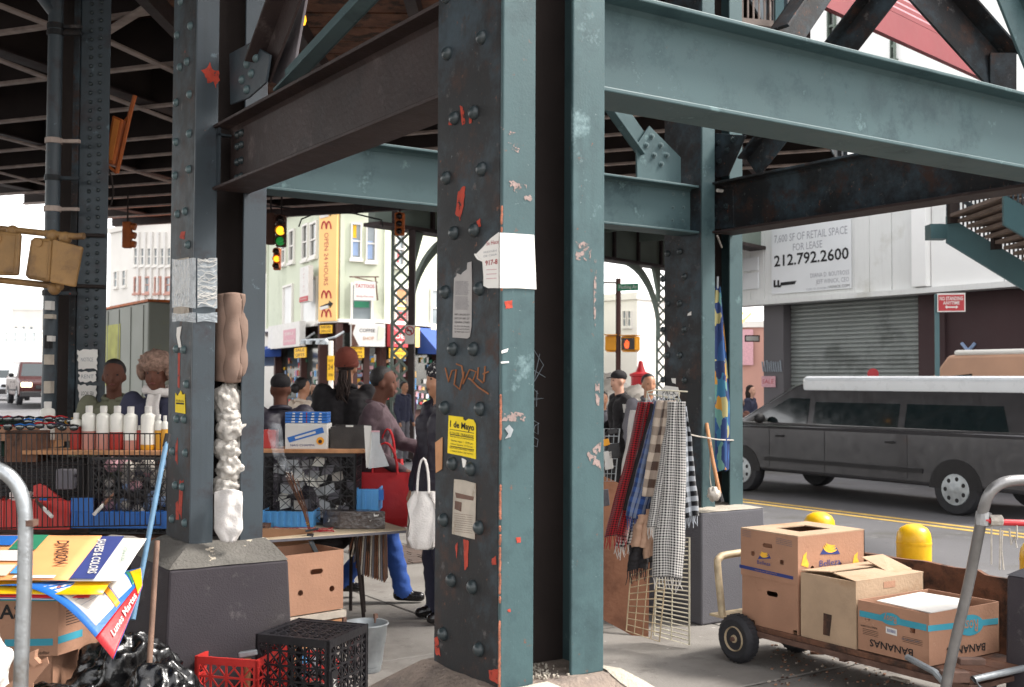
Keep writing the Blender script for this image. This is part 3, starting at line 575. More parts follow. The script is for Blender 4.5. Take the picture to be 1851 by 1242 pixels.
# ---- bolted end plates and gussets
def bolt_mesh():
    m = MB(); m.lathe((0, 0, 0), [(.026, 0), (.026, .005)], 12, (1, 0, 0)); m.lathe((.005, 0, 0), [(.019, 0), (.019, .016)], 6, (1, 0, 0)); m.lathe((.021, 0, 0), [(.009, 0), (.009, .009)], 8, (1, 0, 0))
    o = m.build('bolt', 'rivet_lit', None, local=True); d = o.data; bpy.data.objects.remove(o); return d
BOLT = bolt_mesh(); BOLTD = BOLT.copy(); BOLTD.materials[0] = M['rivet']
fb = Face((0, 2.85 + H - .02), (1, 2.85 + H - .02))
def plate(parent, f, poly, bolts, m='steel', d0=0, d1=.012, bme=BOLT, s=.8, name='gusset_plate'):
    b = MB(); f.ppoly(b, poly, d0, d1); pl = b.build(name, m, parent, bevel=.003)
    for x_, y_ in bolts: rivet(pl, f.P(*f.hit(x_, y_), d1), f.n, s, bme, 'bolt')
    return pl
# connection at the back column, facing us
fB = Face((BX, BY + H - .05), (BX + 1, BY + H - .05))
plate(bm_rear, fB, [(1199, 341), (1241, 345), (1241, 414), (1199, 410)], [(1212, 352), (1231, 352), (1212, 376), (1231, 376), (1211, 399), (1230, 400)], 'steel_blue', name='end_plate', s=.75)
def brace(name, label, P0, P1, w, h, m, up=(0, 1, 0)):
    t = thing(name, label, 'brace', (V(P0) + V(P1)) / 2, group='diagonal steel braces')
    b = MB(); b.bar(P0, P1, w, .014, up); b.build('leg_plate', m, t, bevel=.003)
    n = (V(P1) - V(P0)).cross(V(up)).normalized() * (w / 2 - .007); u2 = V(up) * (h / 2 - .0072)
    b = MB(); b.bar(V(P0) + n - u2, V(P1) + n - u2, .014, h, up); b.build('edge_plate', m, t, bevel=.003); return t
g1 = brace('diagonal_brace', 'pale diagonal brace rising left from the bolted gusset beside the scarf column', fB.P(*fB.hit(1168, 268), -.02), fB.P(*fB.hit(1098, 170), -.02), .16, .08, 'steel')
plate(g1, fB, [(1150, 328), (1149, 262), (1172, 228), (1229, 285), (1229, 333)], [(1176, 247), (1166, 263), (1192, 263), (1180, 281), (1203, 281), (1193, 297)], 'steel', -.005, .012)
fR = Face((BX + H, BY - .3), (BX + H, BY)); 
g2 = brace('diagonal_brace', 'dark diagonal brace rising right behind the pale lit beam', V((BX + H + .04, BY - .25, 3.05)), V((BX + H + .04, .6, 4.7)), .18, .1, 'steel_soot_shade', up=(1, 0, 0))
plate(g2, fR, [(1277, 325), (1277, 240), (1350, 245), (1318, 318)], [(1302, 258), (1328, 252), (1292, 278), (1317, 272), (1303, 292)], 'steel_soot_shade', 0, .012, BOLTD)
plate(bm_right, fR, [(1282, 345), (1328, 342), (1328, 412), (1282, 416)], [(1296, 374), (1315, 373), (1296, 397), (1316, 396)], 'steel_soot_shade', 0, .012, BOLTD, name='end_plate')
# clip angle on the flange end
b = MB(); b.tube([(BX + .13, BY - .012, 2.92), (BX + .2, BY - .012, 2.92)], .012, 6); b.build('clip_angle', 'white', bm_right)
# left column: gusset, its rivets and two braces rising to the right
fG = Face((H - .02, 2.6), (H - .02, 2.8))
g3 = brace('diagonal_brace', 'dark brace with six bolts rising from the left column over the brown beam', fG.P(*fG.hit(470, 130), -.03), fG.P(*fG.hit(540, -60), -.03), .16, .1, 'steel_brown', up=(1, 0, 0))
plate(g3, fG, [(418, 98), (455, 78), (492, 100), (484, 150), (452, 178), (420, 190)], [(460, 88), (468, 106), (452, 117), (460, 134), (443, 145), (452, 163)], 'steel_blue', 0, .012, RIVL, 1.0)
g4 = brace('diagonal_brace', 'pale plate of the upper brace above the six-bolt gusset', fG.P(*fG.hit(470, 150), -.1), fG.P(*fG.hit(505, -60), -.1), .3, .05, mat('grey mauve steel', srgb('#7a7478'), .6, 0, .12, 3, .2), up=(1, 0, 0))
# stiffener at the left end of the brown beam
b = MB(); b.box((H - .085, 2.80, ZB0 + .036), (H - .075, 2.845, ZB1 - .0)); b.box((H - .085, 2.80, ZB1 - .04), (H - .02, 2.845, ZB1 - .03)); b.build('end_angle', 'steel_blue', bm_left)
for z in (2.62, 2.70, 2.78, 2.84): rivet(bm_left, (H - .0065, 2.74, z), (-1, 0, 0), .9)
for z in (2.62, 2.70, 2.78, 2.84): rivet(bm_left, (H - .0065, 2.68, z), (-1, 0, 0), .9)
# braces at the top right corner, from the off-frame column
f4 = Face((3.54 + H, 1), (3.54 + H, 2))
fT = Face((CW, H), (CW + 1, H))
g5 = brace('diagonal_brace', 'dark diagonal brace crossing the sky at the top right corner', atd(1630, -60, 5.4), atd(1800, 130, 5.6), .22, .12, 'steel_soot_shade', up=(0, 1, 0))
b = MB(); b.prism([atd(1790, 95, 5.55), atd(1838, 95, 5.55), atd(1838, 165, 5.55), atd(1790, 150, 5.55)], FW * .02); b.build('gusset_plate', 'steel_soot_shade', g5, bevel=.003)
g6 = brace('diagonal_brace', 'pale teal brace falling steeply at the top right corner', fT.P(*fT.hit(1800, -60), 0), fT.P(*fT.hit(1875, 130), 0), .16, .08, 'steel', up=(0, 1, 0))
g7 = brace('diagonal_brace', 'dark brace stub standing on the pale beam near the red canopy', fT.P(*fT.hit(1445, 70), -.1), fT.P(*fT.hit(1520, -40), -.1), .15, .1, 'steel_soot_shade', up=(0, 1, 0))
# brown beam upper rail seen above it, towards the top middle
g8 = brace('diagonal_brace', 'pale blue brace lying just above the brown beam', V((H + .03, .45, 3.35)), V((H + .03, 2.2, 3.0)), .12, .08, 'steel', up=(1, 0, 0))
# ================================================================ ELEVATED RAILWAY OVERHEAD (own axes, turned from the street grid)
def E(e1, e2, z=0):
    a = R(21.4); return W(e1 * -math.cos(a) + e2 * math.sin(a), e1 * math.sin(a) + e2 * math.cos(a), z)
el = thing('elevated_railway', 'dark underside of the elevated railway over the left half', 'elevated railway', E(8, 10, 4.9))
EX0, EX1, EY0, EY1 = 1.7, 17, -9, 19.6
def ebox(mb, a0, a1, b0, b1, z0, z1): return mb.obox(E(a0, b0, z0), E(a1, b0) - E(a0, b0), E(a0, b1) - E(a0, b0), UP * (z1 - z0))
mb = MB(); ebox(mb, EX0, EX1, EY0, EY1, 5.75, 5.95); mb.build('deck', 'steel_dark', el)
k = 0; y = -2.0
while y < 19.4:
    mb = MB(); ebox(mb, EX0, EX1, y - .01, y + .01, 5.03, 5.55); mb.build('cross_beam', 'steel_dark', el)
    mb = MB(); ebox(mb, EX0, EX1, y - .045, y + .045, 5.0, 5.03); mb.build('beam_flange', 'steel_pale', el)  # daylight catching the flange edges is put into their pale colour
    y += 1.03 if y > 12 else 1.5; k += 1
for a in (3.0, 6.2, 9.4, 12.6, 15.8):
    mb = MB(); ebox(mb, a - .015, a + .015, EY0, EY1, 5.06, 5.7); mb.build('girder', 'steel_dark', el)
    mb = MB(); ebox(mb, a - .12, a + .12, EY0, EY1, 5.036, 5.058); mb.build('girder_flange', 'steel_brown', el)
# ties seen edge on, as far as they can be told apart
for i in range(44):
    yy = 4 + i * .36; mb = MB(); ebox(mb, EX0 + .1, EX1 - .1, yy, yy + .2, 5.56, 5.74); mb.build('tie', 'wood_dark', el)
for (a, b_) in (((190, 172), (312, 218)), ((0, 109), (76, 138)), ((200, 297), (312, 330)), ((0, 248), (76, 268)), ((190, 72), (312, 128)), ((0, 10), (76, 40)), ((0, 312), (76, 332)), ((270, 10), (190, 60)), ((600, 0), (700, 90))):
    p, q = atz(*a, 4.97), atz(*b_, 4.97); d = (q - p).normalized()
    mb = MB(); mb.bar(p - d * .6, q + d * .6, .09, .02); mb.build('lateral_brace', 'steel_pale', el)
mb = MB(); ebox(mb, EX0, EX1, EY1, EY1 + .12, 4.9, 5.8); mb.build('end_girder', 'steel_brown', el)
# lengthwise edge girder on the open right side with stiffeners
mb = MB(); ebox(mb, EX0 - .02, EX0, EY0, EY1, 5.0, 5.9); mb.build('edge_girder', 'steel_soot_shade', el)
for i in range(18):
    mb = MB(); ebox(mb, EX0 - .08, EX0 - .021, 2 + i, 2.02 + i, 5.0, 5.9); mb.build('stiffener', 'steel_soot_shade', el)
# brown plank soffit of the mezzanine at the top middle
pl = thing('mezzanine_floor', 'brown wooden plank ceiling between the beams at the top middle', 'wooden ceiling', atz(620, 60, 4.9))
for i in range(22):
    mb = MB(); p = W(-3.1, 9.0 + i * .21, 4.88 + random.uniform(-.008, .008)); mb.obox(p, RT * 3.6, FW * .2, UP * .03); mb.build('plank', 'wood_dark', pl)
for i in range(4):
    mb = MB(); p = W(-3.1 + i * 1.1, 8.9, 4.7); mb.obox(p, RT * .1, FW * 5, UP * .17); mb.build('joist', 'steel_brown', pl)
for i, (px, py) in enumerate(((522, 8), (705, 75))):
    p = atz(px + 150 * i, py, 4.6)
# yellow glint under the ceiling, put in as a small glowing body
for px, py in ((548, 38),):
    p = atd(px, py, 8.6); mb = MB(); mb.lathe(p, [(.0, .05), (.02, .04), (.025, 0), (.015, -.03), (0, -.035)], 10, caps=False); mb.k = 1
    mb.tube([p + UP * .04, p + UP * .9], .01, 6); mb.build('amber_glint', ['lampa', 'black'], tag=('small glowing amber glint hanging %s' % ('over the steel gusset' if px < 600 else 'under the brown plank ceiling'), 'lamp'), smooth=40)
# ---- railway columns at the far left with drain pipe
def at(px, Z): return W((px - 925.5) / F * Z, Z)
ZE = 8.5
ec = thing('steel_column', 'far left steel column with two rows of small rivets behind the signal boxes', 'column', at(160, ZE), YAW)
w = 53 / F * ZE
def lw(px): return (px - 160) / F * ZE
mb = MB(); mb.box((lw(137), 0, 0), (lw(190), .014, 5.05)); mb.build('face_plate', 'steel_blue', ec, local=True, bevel=.004)
mb = MB(); mb.box((lw(125), -.02, 0), (lw(137) - .002, .12, 5.05)); mb.build('side_channel', 'steel_soot_shade', ec, local=True, bevel=.004)
mb = MB(); mb.box((lw(102), .1, 0), (lw(125) - .002, .2, 5.05)); mb.build('inner_channel', 'steel_dark', ec, local=True)
mb = MB(); mb.box((lw(137), .016, 0), (lw(186), .05, 5.05)); mb.build('core', 'steel_dark', ec, local=True)
for i in range(62):
    z = .9 + i * .068
    for s_ in (0, 1):
        x_ = lw(155.5) if s_ == 0 else lw(172.5); o = put('rivet', RIV, ec); o.matrix_local = Matrix.Translation((x_, 0, z + .01 * s_)) @ V((1, 0, 0)).rotation_difference(V((0, -1, 0))).to_matrix().to_4x4() @ Matrix.Scale(.72, 4)
mb = MB(); mb.box((lw(74), .25, 0), (lw(102) - .003, .45, 5.05)); 
ec2 = mb.build('back_plate', 'steel_dark', ec, local=True)
dp = thing('drain_pipe', 'blue grey drain pipe strapped to the far left steel column', 'pipe', at(90, 8.35), YAW)
r_ = 13 / F * 8.35
mb = MB(); mb.tube([(0, 0, 0), (0, 0, 4.4), (0, 0, 4.62), (-.05, 0, 4.72), (-.25, .05, 4.95)], r_, 14); mb.build('pipe', 'steel_blue', dp, local=True, smooth=40)
mb = MB(); mb.tube([(-.0, 0, 4.32), (-.16, .02, 4.52), (-.42, .06, 4.72), (-.9, .1, 5.0)], r_ * 1.05, 12); mb.build('branch_pipe', 'steel_blue', dp, local=True, smooth=40)
for py in (48, 60, 255, 322, 378, 530):
    z = atd(90, py, 8.35).z; mb = MB(); mb.lathe((0, 0, z - .02), [(r_ * 1.18, 0), (r_ * 1.18, .04)], 14); mb.box((r_, -.01, z - .012), (r_ + .14, .02, z + .012)); mb.build('pipe_clamp', 'steel_pale' if py in (255, 378) else 'steel_soot_shade', dp, local=True)
for k, (px, py, w_, h_, m_) in enumerate(((87, 552, 12, 16, 'white'), (88, 572, 16, 8, 'paper_old'), (85, 618, 9, 24, 'ink'), (90, 612, 9, 10, 'white'), (86, 650, 12, 18, 'paper_old'), (86, 700, 12, 22, 'paper_old'))):
    f_ = Face(at(70, 8.22), at(110, 8.22)); b = MB(); f_.pbox(b, px - w_ / 2, py - h_ / 2, px + w_ / 2, py + h_ / 2, -.06, .004 + .001 * k); b.build('sticker', m_, dp)
# papers pasted on that column
fE = Face(at(137, ZE - .0), at(190, ZE - .0))
for k, (x0, y0, x1, y1, lb) in enumerate(((142, 633, 177, 668, 'torn white paper sheet on the far left rivet column, uppermost of three'), (145, 672, 175, 690, 'small torn white paper in the middle of three on the far left rivet column'), (144, 696, 176, 727, 'lowest torn white paper on the far left rivet column, lettered black'))):
    t = thing('paper_notice', lb, 'paper', fE.P(*fE.hit(x0, y1), .01)); pts = []
    for i in range(24):
        a_ = i / 24 * 4; sdx = int(a_); fr_ = a_ - sdx; cs = [(x0, y0), (x1, y0), (x1, y1), (x0, y1), (x0, y0)]
        pts.append((cs[sdx][0] + (cs[sdx + 1][0] - cs[sdx][0]) * fr_ + random.uniform(-2, 2), cs[sdx][1] + (cs[sdx + 1][1] - cs[sdx][1]) * fr_ + random.uniform(-2, 2)))
    mb = MB(); fE.ppoly(mb, pts, .019, .022); mb.build('sheet', 'paper', t)
    fE.txt(['NOTICE', 'RENT', 'LOCAL 550'][k], (x0 + x1) / 2, (y0 + y1) / 2, 7, 'inkgrey' if k < 2 else 'ink', t, d=.023, wpx=22)
# ================================================================ FAR VIADUCT (continues down the avenue)
VA = R(39.3); VO = W(-2.6, 24.3)
def Q(s_, d, z=0): return VO + RT * (math.sin(VA) * s_ - math.cos(VA) * d) + FW * (math.cos(VA) * s_ + math.sin(VA) * d) + UP * z
def qbox(mb, s0, s1, d0, d1, z0, z1): return mb.obox(Q(s0, d0, z0), Q(s1, d0) - Q(s0, d0), Q(s0, d1) - Q(s0, d0), UP * (z1 - z0))
VRZ = YAW - VA + R(90)
fe = thing('elevated_railway', 'distant green grey viaduct with arched brackets over the avenue', 'elevated railway', Q(8, 0, 0))
mb = MB(); qbox(mb, 0, 70, -4.1, -.1, 6.4, 6.7); mb.build('deck', 'steel_brown', fe)
for d_ in (-4.4, 0):
    mb = MB(); qbox(mb, -.5, 70, d_, d_ + .2, 4.95, 6.4); mb.build('girder', 'steel_far', fe)
    mb = MB(); qbox(mb, -.5, 70, d_ - .15, d_ + .35, 4.87, 4.949); mb.build('girder_flange', 'steel_brown', fe)
for i in range(40):
    mb = MB(); qbox(mb, i * 1.2, i * 1.2 + .08, -.08, -.001, 4.95, 6.4); mb.build('stiffener', 'steel_brown', fe)
for i in range(20):
    mb = MB(); qbox(mb, i * 2.4, i * 2.4 + .12, -4.19, -.09, 5.5, 6.39); mb.build('floor_beam', 'steel_far', fe)
def lattice(p, label, w=.44, h=5.02):
    t = thing('lattice_column', label, 'column', V((p.x, p.y, -.15)), YAW, group='lattice columns of the viaduct')
    k = w / .44
    mb = MB(); mb.box((-.22 * k, -.1, 0), (-.17 * k, .1, h)); mb.build('post', 'steel_far', t, local=True)
    mb = MB(); mb.box((.12 * k, -.14, 0), (.24 * k, .14, h)); mb.build('post', 'steel_brown', t, local=True)
    mb = MB(); n = 15
    for i in range(n):
        z = (h - .1) / n * i + .03; hh = (h - .1) / n
        mb.bar((-.17 * k, -.1, z), (.12 * k, -.1, z + hh), .055, .012, (0, 1, 0)); mb.bar((.12 * k, -.114, z), (-.17 * k, -.114, z + hh), .055, .012, (0, 1, 0))
    mb.build('lacing', 'steel_far', t, local=True); return t
def arch(s_, side, d=.05, r_=2.0):
    mb = MB(); n = 12; pts = [(r_ * (1 - math.cos(i / n * math.pi / 2)), 4.87 - r_ + r_ * math.sin(i / n * math.pi / 2)) for i in range(n + 1)]
    for (a0, z0_), (a1, z1_) in zip(pts, pts[1:]):
        A, B = s_ + side * a0, s_ + side * a1
        za, zb = z0_ + .0, z1_
        mb.prism([Q(A, d, za), Q(B, d, zb), Q(B, d, min(4.87, zb + .22)), Q(A, d, min(4.87, za + .22))], Q(0, .12) - Q(0, 0))
    mb.box  # spandrel web
    mb.prism([Q(s_, d, 4.87), Q(s_ + side * .35, d, 4.87), Q(s_, d, 3.9)], Q(0, .1) - Q(0, 0))
    return mb.build('arched_bracket', 'steel_far', fe)
for s_ in (.45, 11.2, 18.4, 24): 
    arch(s_ + .25, 1)
    if s_ > 1: arch(s_ - .25, -1)
lattice(Q(.45, .1), 'green lattice column beside the corner shop, carrying the no-turn sign', .5)
lattice(Q(11.2, .1), 'lattice column in the gap left of the scarf column')
lattice(Q(18.4, .1), 'lattice column at the left edge of the shuttered building')
# ================================================================ BUILDINGS
def wc(px, Z): return W((px - 925.5) / F * Z, Z)
def window(f, parent, x0, y0, x1, y1, frame='cream_wall', glass='winglass', bars=1, sill=True, d=0):
    a, b = sorted((f.hit(x0, (y0 + y1) / 2)[0], f.hit(x1, (y0 + y1) / 2)[0])); z0 = f.hit((x0 + x1) / 2, y1)[1]; z1 = f.hit((x0 + x1) / 2, y0)[1]
    w = min(.09, (b - a) * .12); mb = MB()
    f.box(mb, a, a + w, z0, z1, d + .002, d + .1); f.box(mb, b - w, b, z0, z1, d + .002, d + .1); f.box(mb, a + w, b - w, z1 - w, z1, d + .002, d + .1); f.box(mb, a + w, b - w, z0, z0 + w, d + .002, d + .1)
    if bars: zm = (z0 + z1) / 2; f.box(mb, a + w, b - w, zm - .03, zm + .03, d + .012, d + .07)
    fr = mb.build('window_frame', frame, parent)
    mb = MB(); f.box(mb, a + w, b - w, z0 + w, z1 - w, d + .003, d + .012); mb.build('pane', glass, fr)
    if sill: mb = MB(); f.box(mb, a - .06, b + .06, z0 - .12, z0 - .001, d + .002, d + .16); mb.build('sill', frame, fr)
    return fr
# ---- green corner building
cb = thing('corner_building', 'pale green stucco corner building with shop signs and tall windows', 'building', wc(600, 46))
P_ = [wc(482, 55), wc(578, 46.3), wc(613, 45.4), wc(692, 46), wc(930, 55)]
back = [wc(930, 70), wc(482, 70)]
ZC = 9.0; ZS = 4.0
mb = MB(); pts = P_ + back
mb.prism([V((p.x, p.y, ZS)) for p in pts], UP * (ZC - ZS)); mb.build('upper_wall', 'green_wall', cb)
mb = MB(); cc = sum((V(p) for p in pts), V()) / len(pts)
mb.prism([V((p.x, p.y, -.15)) + (cc - V(p)).normalized() * .5 for p in pts], UP * (ZS + .14)); mb.build('shop_wall', 'dkbrown', cb)
mb = MB(); mb.prism([V((p.x, p.y, ZC + .002)) - (cc - V(p)).normalized() * .3 for p in pts], UP * .35); mb.build('cornice', 'cream_wall', cb)
mb = MB(); mb.prism([V((p.x, p.y, ZS - .1)) - (cc - V(p)).normalized() * .12 for p in pts], UP * .14); mb.build('string_course', 'cream_wall', cb)
F1, F2, F3, F4 = Face(P_[0], P_[1]), Face(P_[1], P_[2]), Face(P_[2], P_[3]), Face(P_[3], P_[4])
for f in (F1, F3, F4):  # narrow pilaster joints
    mb = MB(); f.box(mb, .0, .18, ZS + .05, ZC, .002, .06); mb.build('pilaster', 'green_wall', cb)
for r_ in ((549, 405, 559, 470), (563, 401, 575, 465), (525, 415, 534, 474), (511, 425, 518, 478)): window(F1, cb, *r_, glass='darkglass')
for r_ in ((514, 515, 531, 590), (548, 503, 575, 586)): window(F1, cb, *r_, glass='winwhite', bars=0)
for r_ in ((634, 404, 653, 468), (661, 408, 679, 473)): window(F3, cb, *r_, glass='winglass')
w_ = window(F3, cb, 633, 512, 674, 582, glass='winglass', bars=0)
for (x0, y0, x1, y1, m_) in ((640, 545, 667, 556, 'green_sign'), (638, 407, 644, 430, 'signy2'), (637, 433, 647, 462, 'awnl'), (664, 436, 673, 468, 'awnl')):
    mb = MB(); F3.pbox(mb, x0, y0, x1, y1, .02, .03); mb.build('window_poster', m_, cb)
for r_ in ((712, 418, 729, 482), (711, 517, 737, 590), (776, 522, 800, 592)): window(F4, cb, *r_, glass='winglass')
for (x0, y0, x1, y1, m_) in ((714, 452, 720, 474, 'signred'), (714, 523, 733, 540, 'wood'), (714, 543, 733, 560, 'signy'), (714, 564, 733, 584, 'signred')):
    mb = MB(); F4.pbox(mb, x0, y0, x1, y1, .02, .03); mb.build('window_poster', m_, cb)
F4.txt('TATTOO', 724, 574, 7, 'white', cb, d=.04, wpx=16)
# tall yellow sign on the chamfer
sg = thing('vertical_sign', 'tall orange yellow sign reading open 24 hours on the building corner', 'sign', F2.P(*F2.hit(598, 580), .1))
mb = MB(); F2.pbox(mb, 582, 372, 614, 581, .03, .16); mb.build('board', 'signy', sg, bevel=.01)
s_, z_ = F2.hit(595, 480)
rr = F2.r if F2.r.dot(RT) > 0 else -F2.r
z_ = F2.hit(595, 469)[1]; text('OPEN 24 HOURS', F2.P(s_, z_), -UP, rr, .4, 'inkred', sg, d=.165, sx=.72)
def arches(f, cx, cy, w, h, m, parent, d, r_):
    mb = MB()
    for k in (-1, 1):
        pts = []
        for i in range(13):
            t = i / 12; x_ = cx + k * w * .25 + (t - .5) * w * .5; y_ = cy + h / 2 - h * math.sin(math.pi * t) ** .55
            pts.append(f.P(*f.hit(x_, y_), d))
        mb.tube(pts, r_, 5)
    mb.build('arches_emblem', m, parent)['kind'] = 'stuff'
for cy in (408, 533, 567): arches(F2, 596, cy, 17, 13, 'inkred', sg, .17, .035)
for cx, cy in ((595, 387), (595, 552)):
    mb = MB(); F2.ppoly(mb, [(585, cy + 2), (601, cy - 4), (601, cy - 8), (608, cy - 3), (603, cy + 5), (602, cy + 1), (587, cy + 7)], .163, .18); mb.build('arrow', 'ink', sg)
    mb = MB(); F2.ppoly(mb, [(584, cy + 4), (600, cy), (601, cy + 5), (586, cy + 9)], .181, .19); mb.build('arrow', 'white', sg)
# small sign boards
def board(f, rect, lines, m, label, name='shop_sign', tm='ink', d0=.05, d1=.2, cat='sign', group=None, hp=5):
    x0, y0, x1, y1 = rect; t = thing(name, label, cat, f.P(*f.hit((x0 + x1) / 2, y1), d0), group=group)
    mb = MB(); f.pbox(mb, x0, y0, x1, y1, d0, d1); mb.build('board', m, t)
    for ln in lines:
        st, cx, cy, hpx, wpx = ln[:5]; f.txt(st, cx, cy, hpx, ln[5] if len(ln) > 5 else tm, t, d=d1 + .005, wpx=wpx, bold=.01)
    return t
v = board(F1, (563, 483, 579, 547), [], 'white', 'narrow white sign with tattoo in red letters one above another', d0=.3, d1=.5)
for k, ch in enumerate('TATTOO'): F1.txt(ch, 571, 489 + k * 7.6, 4.6, 'inkred', v, d=.51)
mb = MB(); F1.pbox(mb, 563.5, 537, 578.5, 546, .505, .53); mb.build('footer_panel', 'signred', v); F1.txt('Tattoos', 571, 541, 3, 'white', v, d=.535, wpx=12)
v = board(F3, (634, 511, 672, 545), [('TATTOOS', 653, 520, 6.5, 34), ('Body Piercing', 653, 538, 2.6, 30)], 'white', 'white sign with tattoos in red capitals hung from an iron bracket', tm='inkred', d0=.6, d1=.7)
mb = MB(); mb.bar(F3.P(*F3.hit(626, 503), .65), F3.P(*F3.hit(678, 503), .65), .05, .05); mb.bar(F3.P(*F3.hit(672, 503), .65), F3.P(*F3.hit(676, 545), .65), .05, .05); mb.bar(F3.P(*F3.hit(636, 504), .65), F3.P(*F3.hit(676, 513), .65), .04, .04); mb.build('bracket', 'rustmetal', v)
v = board(F3, (630, 586, 690, 627), [('COFFEE', 658, 599, 6, 28), ('SHOP', 660, 613, 6, 20, 'wood')], 'white', 'cream coffee shop sign over the corner store', d0=.35, d1=.6)
mb = MB(); F3.ppoly(mb, [(630, 588), (637, 588), (632, 604), (643, 626), (630, 627)], .605, .62); mb.build('brown_panel', 'sigdark', v)
mb = MB(); F3.ppoly(mb, [(678, 590), (689, 594), (687, 612), (676, 616)], .605, .615); mb.build('green_leaf_panel', 'green_wall', v)
board(F4, (689, 588, 729, 628), [('PIZZA DELI', 708, 597, 6, 34, 'pink'), ('DELI', 708, 609, 8, 24), ('ESPRESSO', 708, 620, 4, 28)], 'signred', 'maroon shop sign with white letters right of the coffee shop sign', tm='white', d0=.3, d1=.55)
board(F4, (730, 592, 741, 628), [], 'signy', 'narrow orange sign end beside the maroon sign', d0=.3, d1=.5)
v = board(F1, (508, 586, 567, 629), [], 'white', 'sun bleached pale pink shop sign left of the building corner', d0=.35, d1=.6)
mb = MB(); F1.pbox(mb, 537, 596, 560, 624, .605, .615); mb.build('pink_panel', 'pink', v); F1.txt('DELI', 548, 604, 5, 'white', v, d=.62, wpx=15); F1.txt('ESPRESSO', 548, 617, 3.5, 'white', v, d=.62, wpx=18)
for k, (f, rc, tx, lb) in enumerate(((F1, (555, 629, 576, 647), ['SALE', 'GIFTS'], 'yellow placard under the bleached pink sign'), (F3, (620, 628, 653, 647), ['CIGARETTES', 'NEWSPAPER', 'OPEN'], 'wide yellow placard under the coffee shop sign'), (F4, (685, 630, 714, 648), ['MASSAGE', 'OPEN'], 'yellow placard with dark lettering under the maroon sign'), (F2, (583, 588, 605, 603), ['PHONE CARDS', 'OPEN LATE'], 'small yellow plate under the tall orange sign'))):
    n = len(tx); x0, y0, x1, y1 = rc
    board(f, rc, [(s, (x0 + x1) / 2, y0 + (y1 - y0) * (i + .5) / n, (y1 - y0) / n * .6, (x1 - x0) * .8) for i, s in enumerate(tx)], 'signy2', lb, tm='dkbrown', d0=.1 if k == 3 else .5, d1=.14 if k == 3 else .55, group='yellow placards on the corner shop')
# shop front: posts, glass and coloured goods behind
random.seed(11)
for f, xs, y0, y1 in ((F1, (500, 545, 578), 632, 752), (F3, (613, 640, 662, 692), 632, 752), (F4, (692, 716, 741, 790), 632, 752)):
    for x_ in xs:
        mb = MB(); s, z = f.hit(x_, 690); f.box(mb, s - .12, s + .12, -.14, ZS - .12, -.3, .06); mb.build('shop_post', 'dkbrown', cb)
    for a, b_ in zip(xs, xs[1:]):
        mb = MB(); s0 = f.hit(a, 690)[0]; s1 = f.hit(b_, 690)[0]; s0, s1 = min(s0, s1) + .13, max(s0, s1) - .13; f.box(mb, s0, s1, .35, ZS - .5, -.22, -.2); mb.build('shop_window', 'darkglass', cb)
    for k in range(70):
        s = random.uniform(*sorted((f.hit(xs[0], 690)[0] + .2, f.hit(xs[-1], 690)[0] - .2))); z = random.choice((.5, .8, 1.1, 1.4, 1.7, 2.0, 2.3)) + random.uniform(0, .1)
        mb = MB(); w1 = random.uniform(.08, .22); f.box(mb, s, s + w1, z, z + random.uniform(.1, .26), -.19 + k * .0005, -.15 + k * .0005)
        mb.build('window_display', random.choice(('signy2', 'signred', 'white', 'green_sign', 'awnl', 'pink', 'cream_wall', 'wood', 'signy', 'bluel')), cb)
# lamps rail at the corner
mb = MB(); pr = [F2.P(*F2.hit(x_, y_), d_) for x_, y_, d_ in ((572, 602, .1), (573, 612, .5), (580, 616, .8), (616, 615, .8), (624, 610, .5), (625, 600, .1))]; mb.tube(pr, .05, 6)
for x_ in (578, 588, 606, 618): mb.lathe(F2.P(*F2.hit(x_, 619), .8), [(.05, .12), (.14, .02), (.14, -.1)], 10)
mb.build('sign_lamps', 'galv', cb)
# ---- pale buildings filling the gaps
def block(name, label, A, B, h, m, depth=8, wins=(), frame='cream_wall', glass='winglass', roof='cream_wall', bars=1):
    f = Face(A, B); t = thing(name, label, 'building', (V(A) + V(B)) / 2)
    mb = MB(); f.box(mb, 0, f.L, -.149, h, -depth, 0); mb.build('wall', m, t)
    mb = MB(); f.box(mb, -.1, f.L + .1, h + .001, h + .35, -depth - .1, .15); mb.build('cornice', roof, t)
    for w1 in wins: window(f, t, *w1, frame=frame, glass=glass, bars=bars)
    return t, f
t, f = block('brick_building', 'washed out brick and white building seen between the left columns', wc(196, 78), wc(330, 70), 11.6, 'cream_wall', wins=[(207, 490, 214, 520), (222, 488, 229, 518)] )
for k, (x0, x1, m_) in enumerate(((233, 250, 'cream_wall'), (268, 285, 'brick_far'))): pass
fw2 = Face(wc(240, 66), wc(330, 62))
t2 = thing('white_building', 'tall white building with arched window bays behind the box truck', 'building', wc(285, 64))
mb = MB(); fw2.box(mb, 0, fw2.L, -.149, 10.6, -6, 0); mb.build('wall', 'cream_wall', t2)
mb = MB(); fw2.box(mb, -.1, fw2.L, 10.601, 11, -6, .2); mb.build('cornice', 'brick_far', t2)
for x0 in (244, 256, 268, 280, 292, 304): window(fw2, t2, x0, 448, x0 + 7, 480, glass='winglass')
for x0 in (244, 262, 281, 300): window(fw2, t2, x0, 500, x0 + 11, 530, glass='winglass', frame='brick_far')
for x0 in (250, 262, 274, 286, 298): mb = MB(); fw2.pbox(mb, x0, 420, x0 + 3, 545, .002, .12); mb.build('pilaster', 'white', t2)
block('far_building', 'faint pale building far down the street at the left edge', wc(-60, 150), wc(80, 165), 8.2, 'cream_wall', wins=[(x0, 600, x0 + 8, 620) for x0 in (5, 22, 40, 56)])
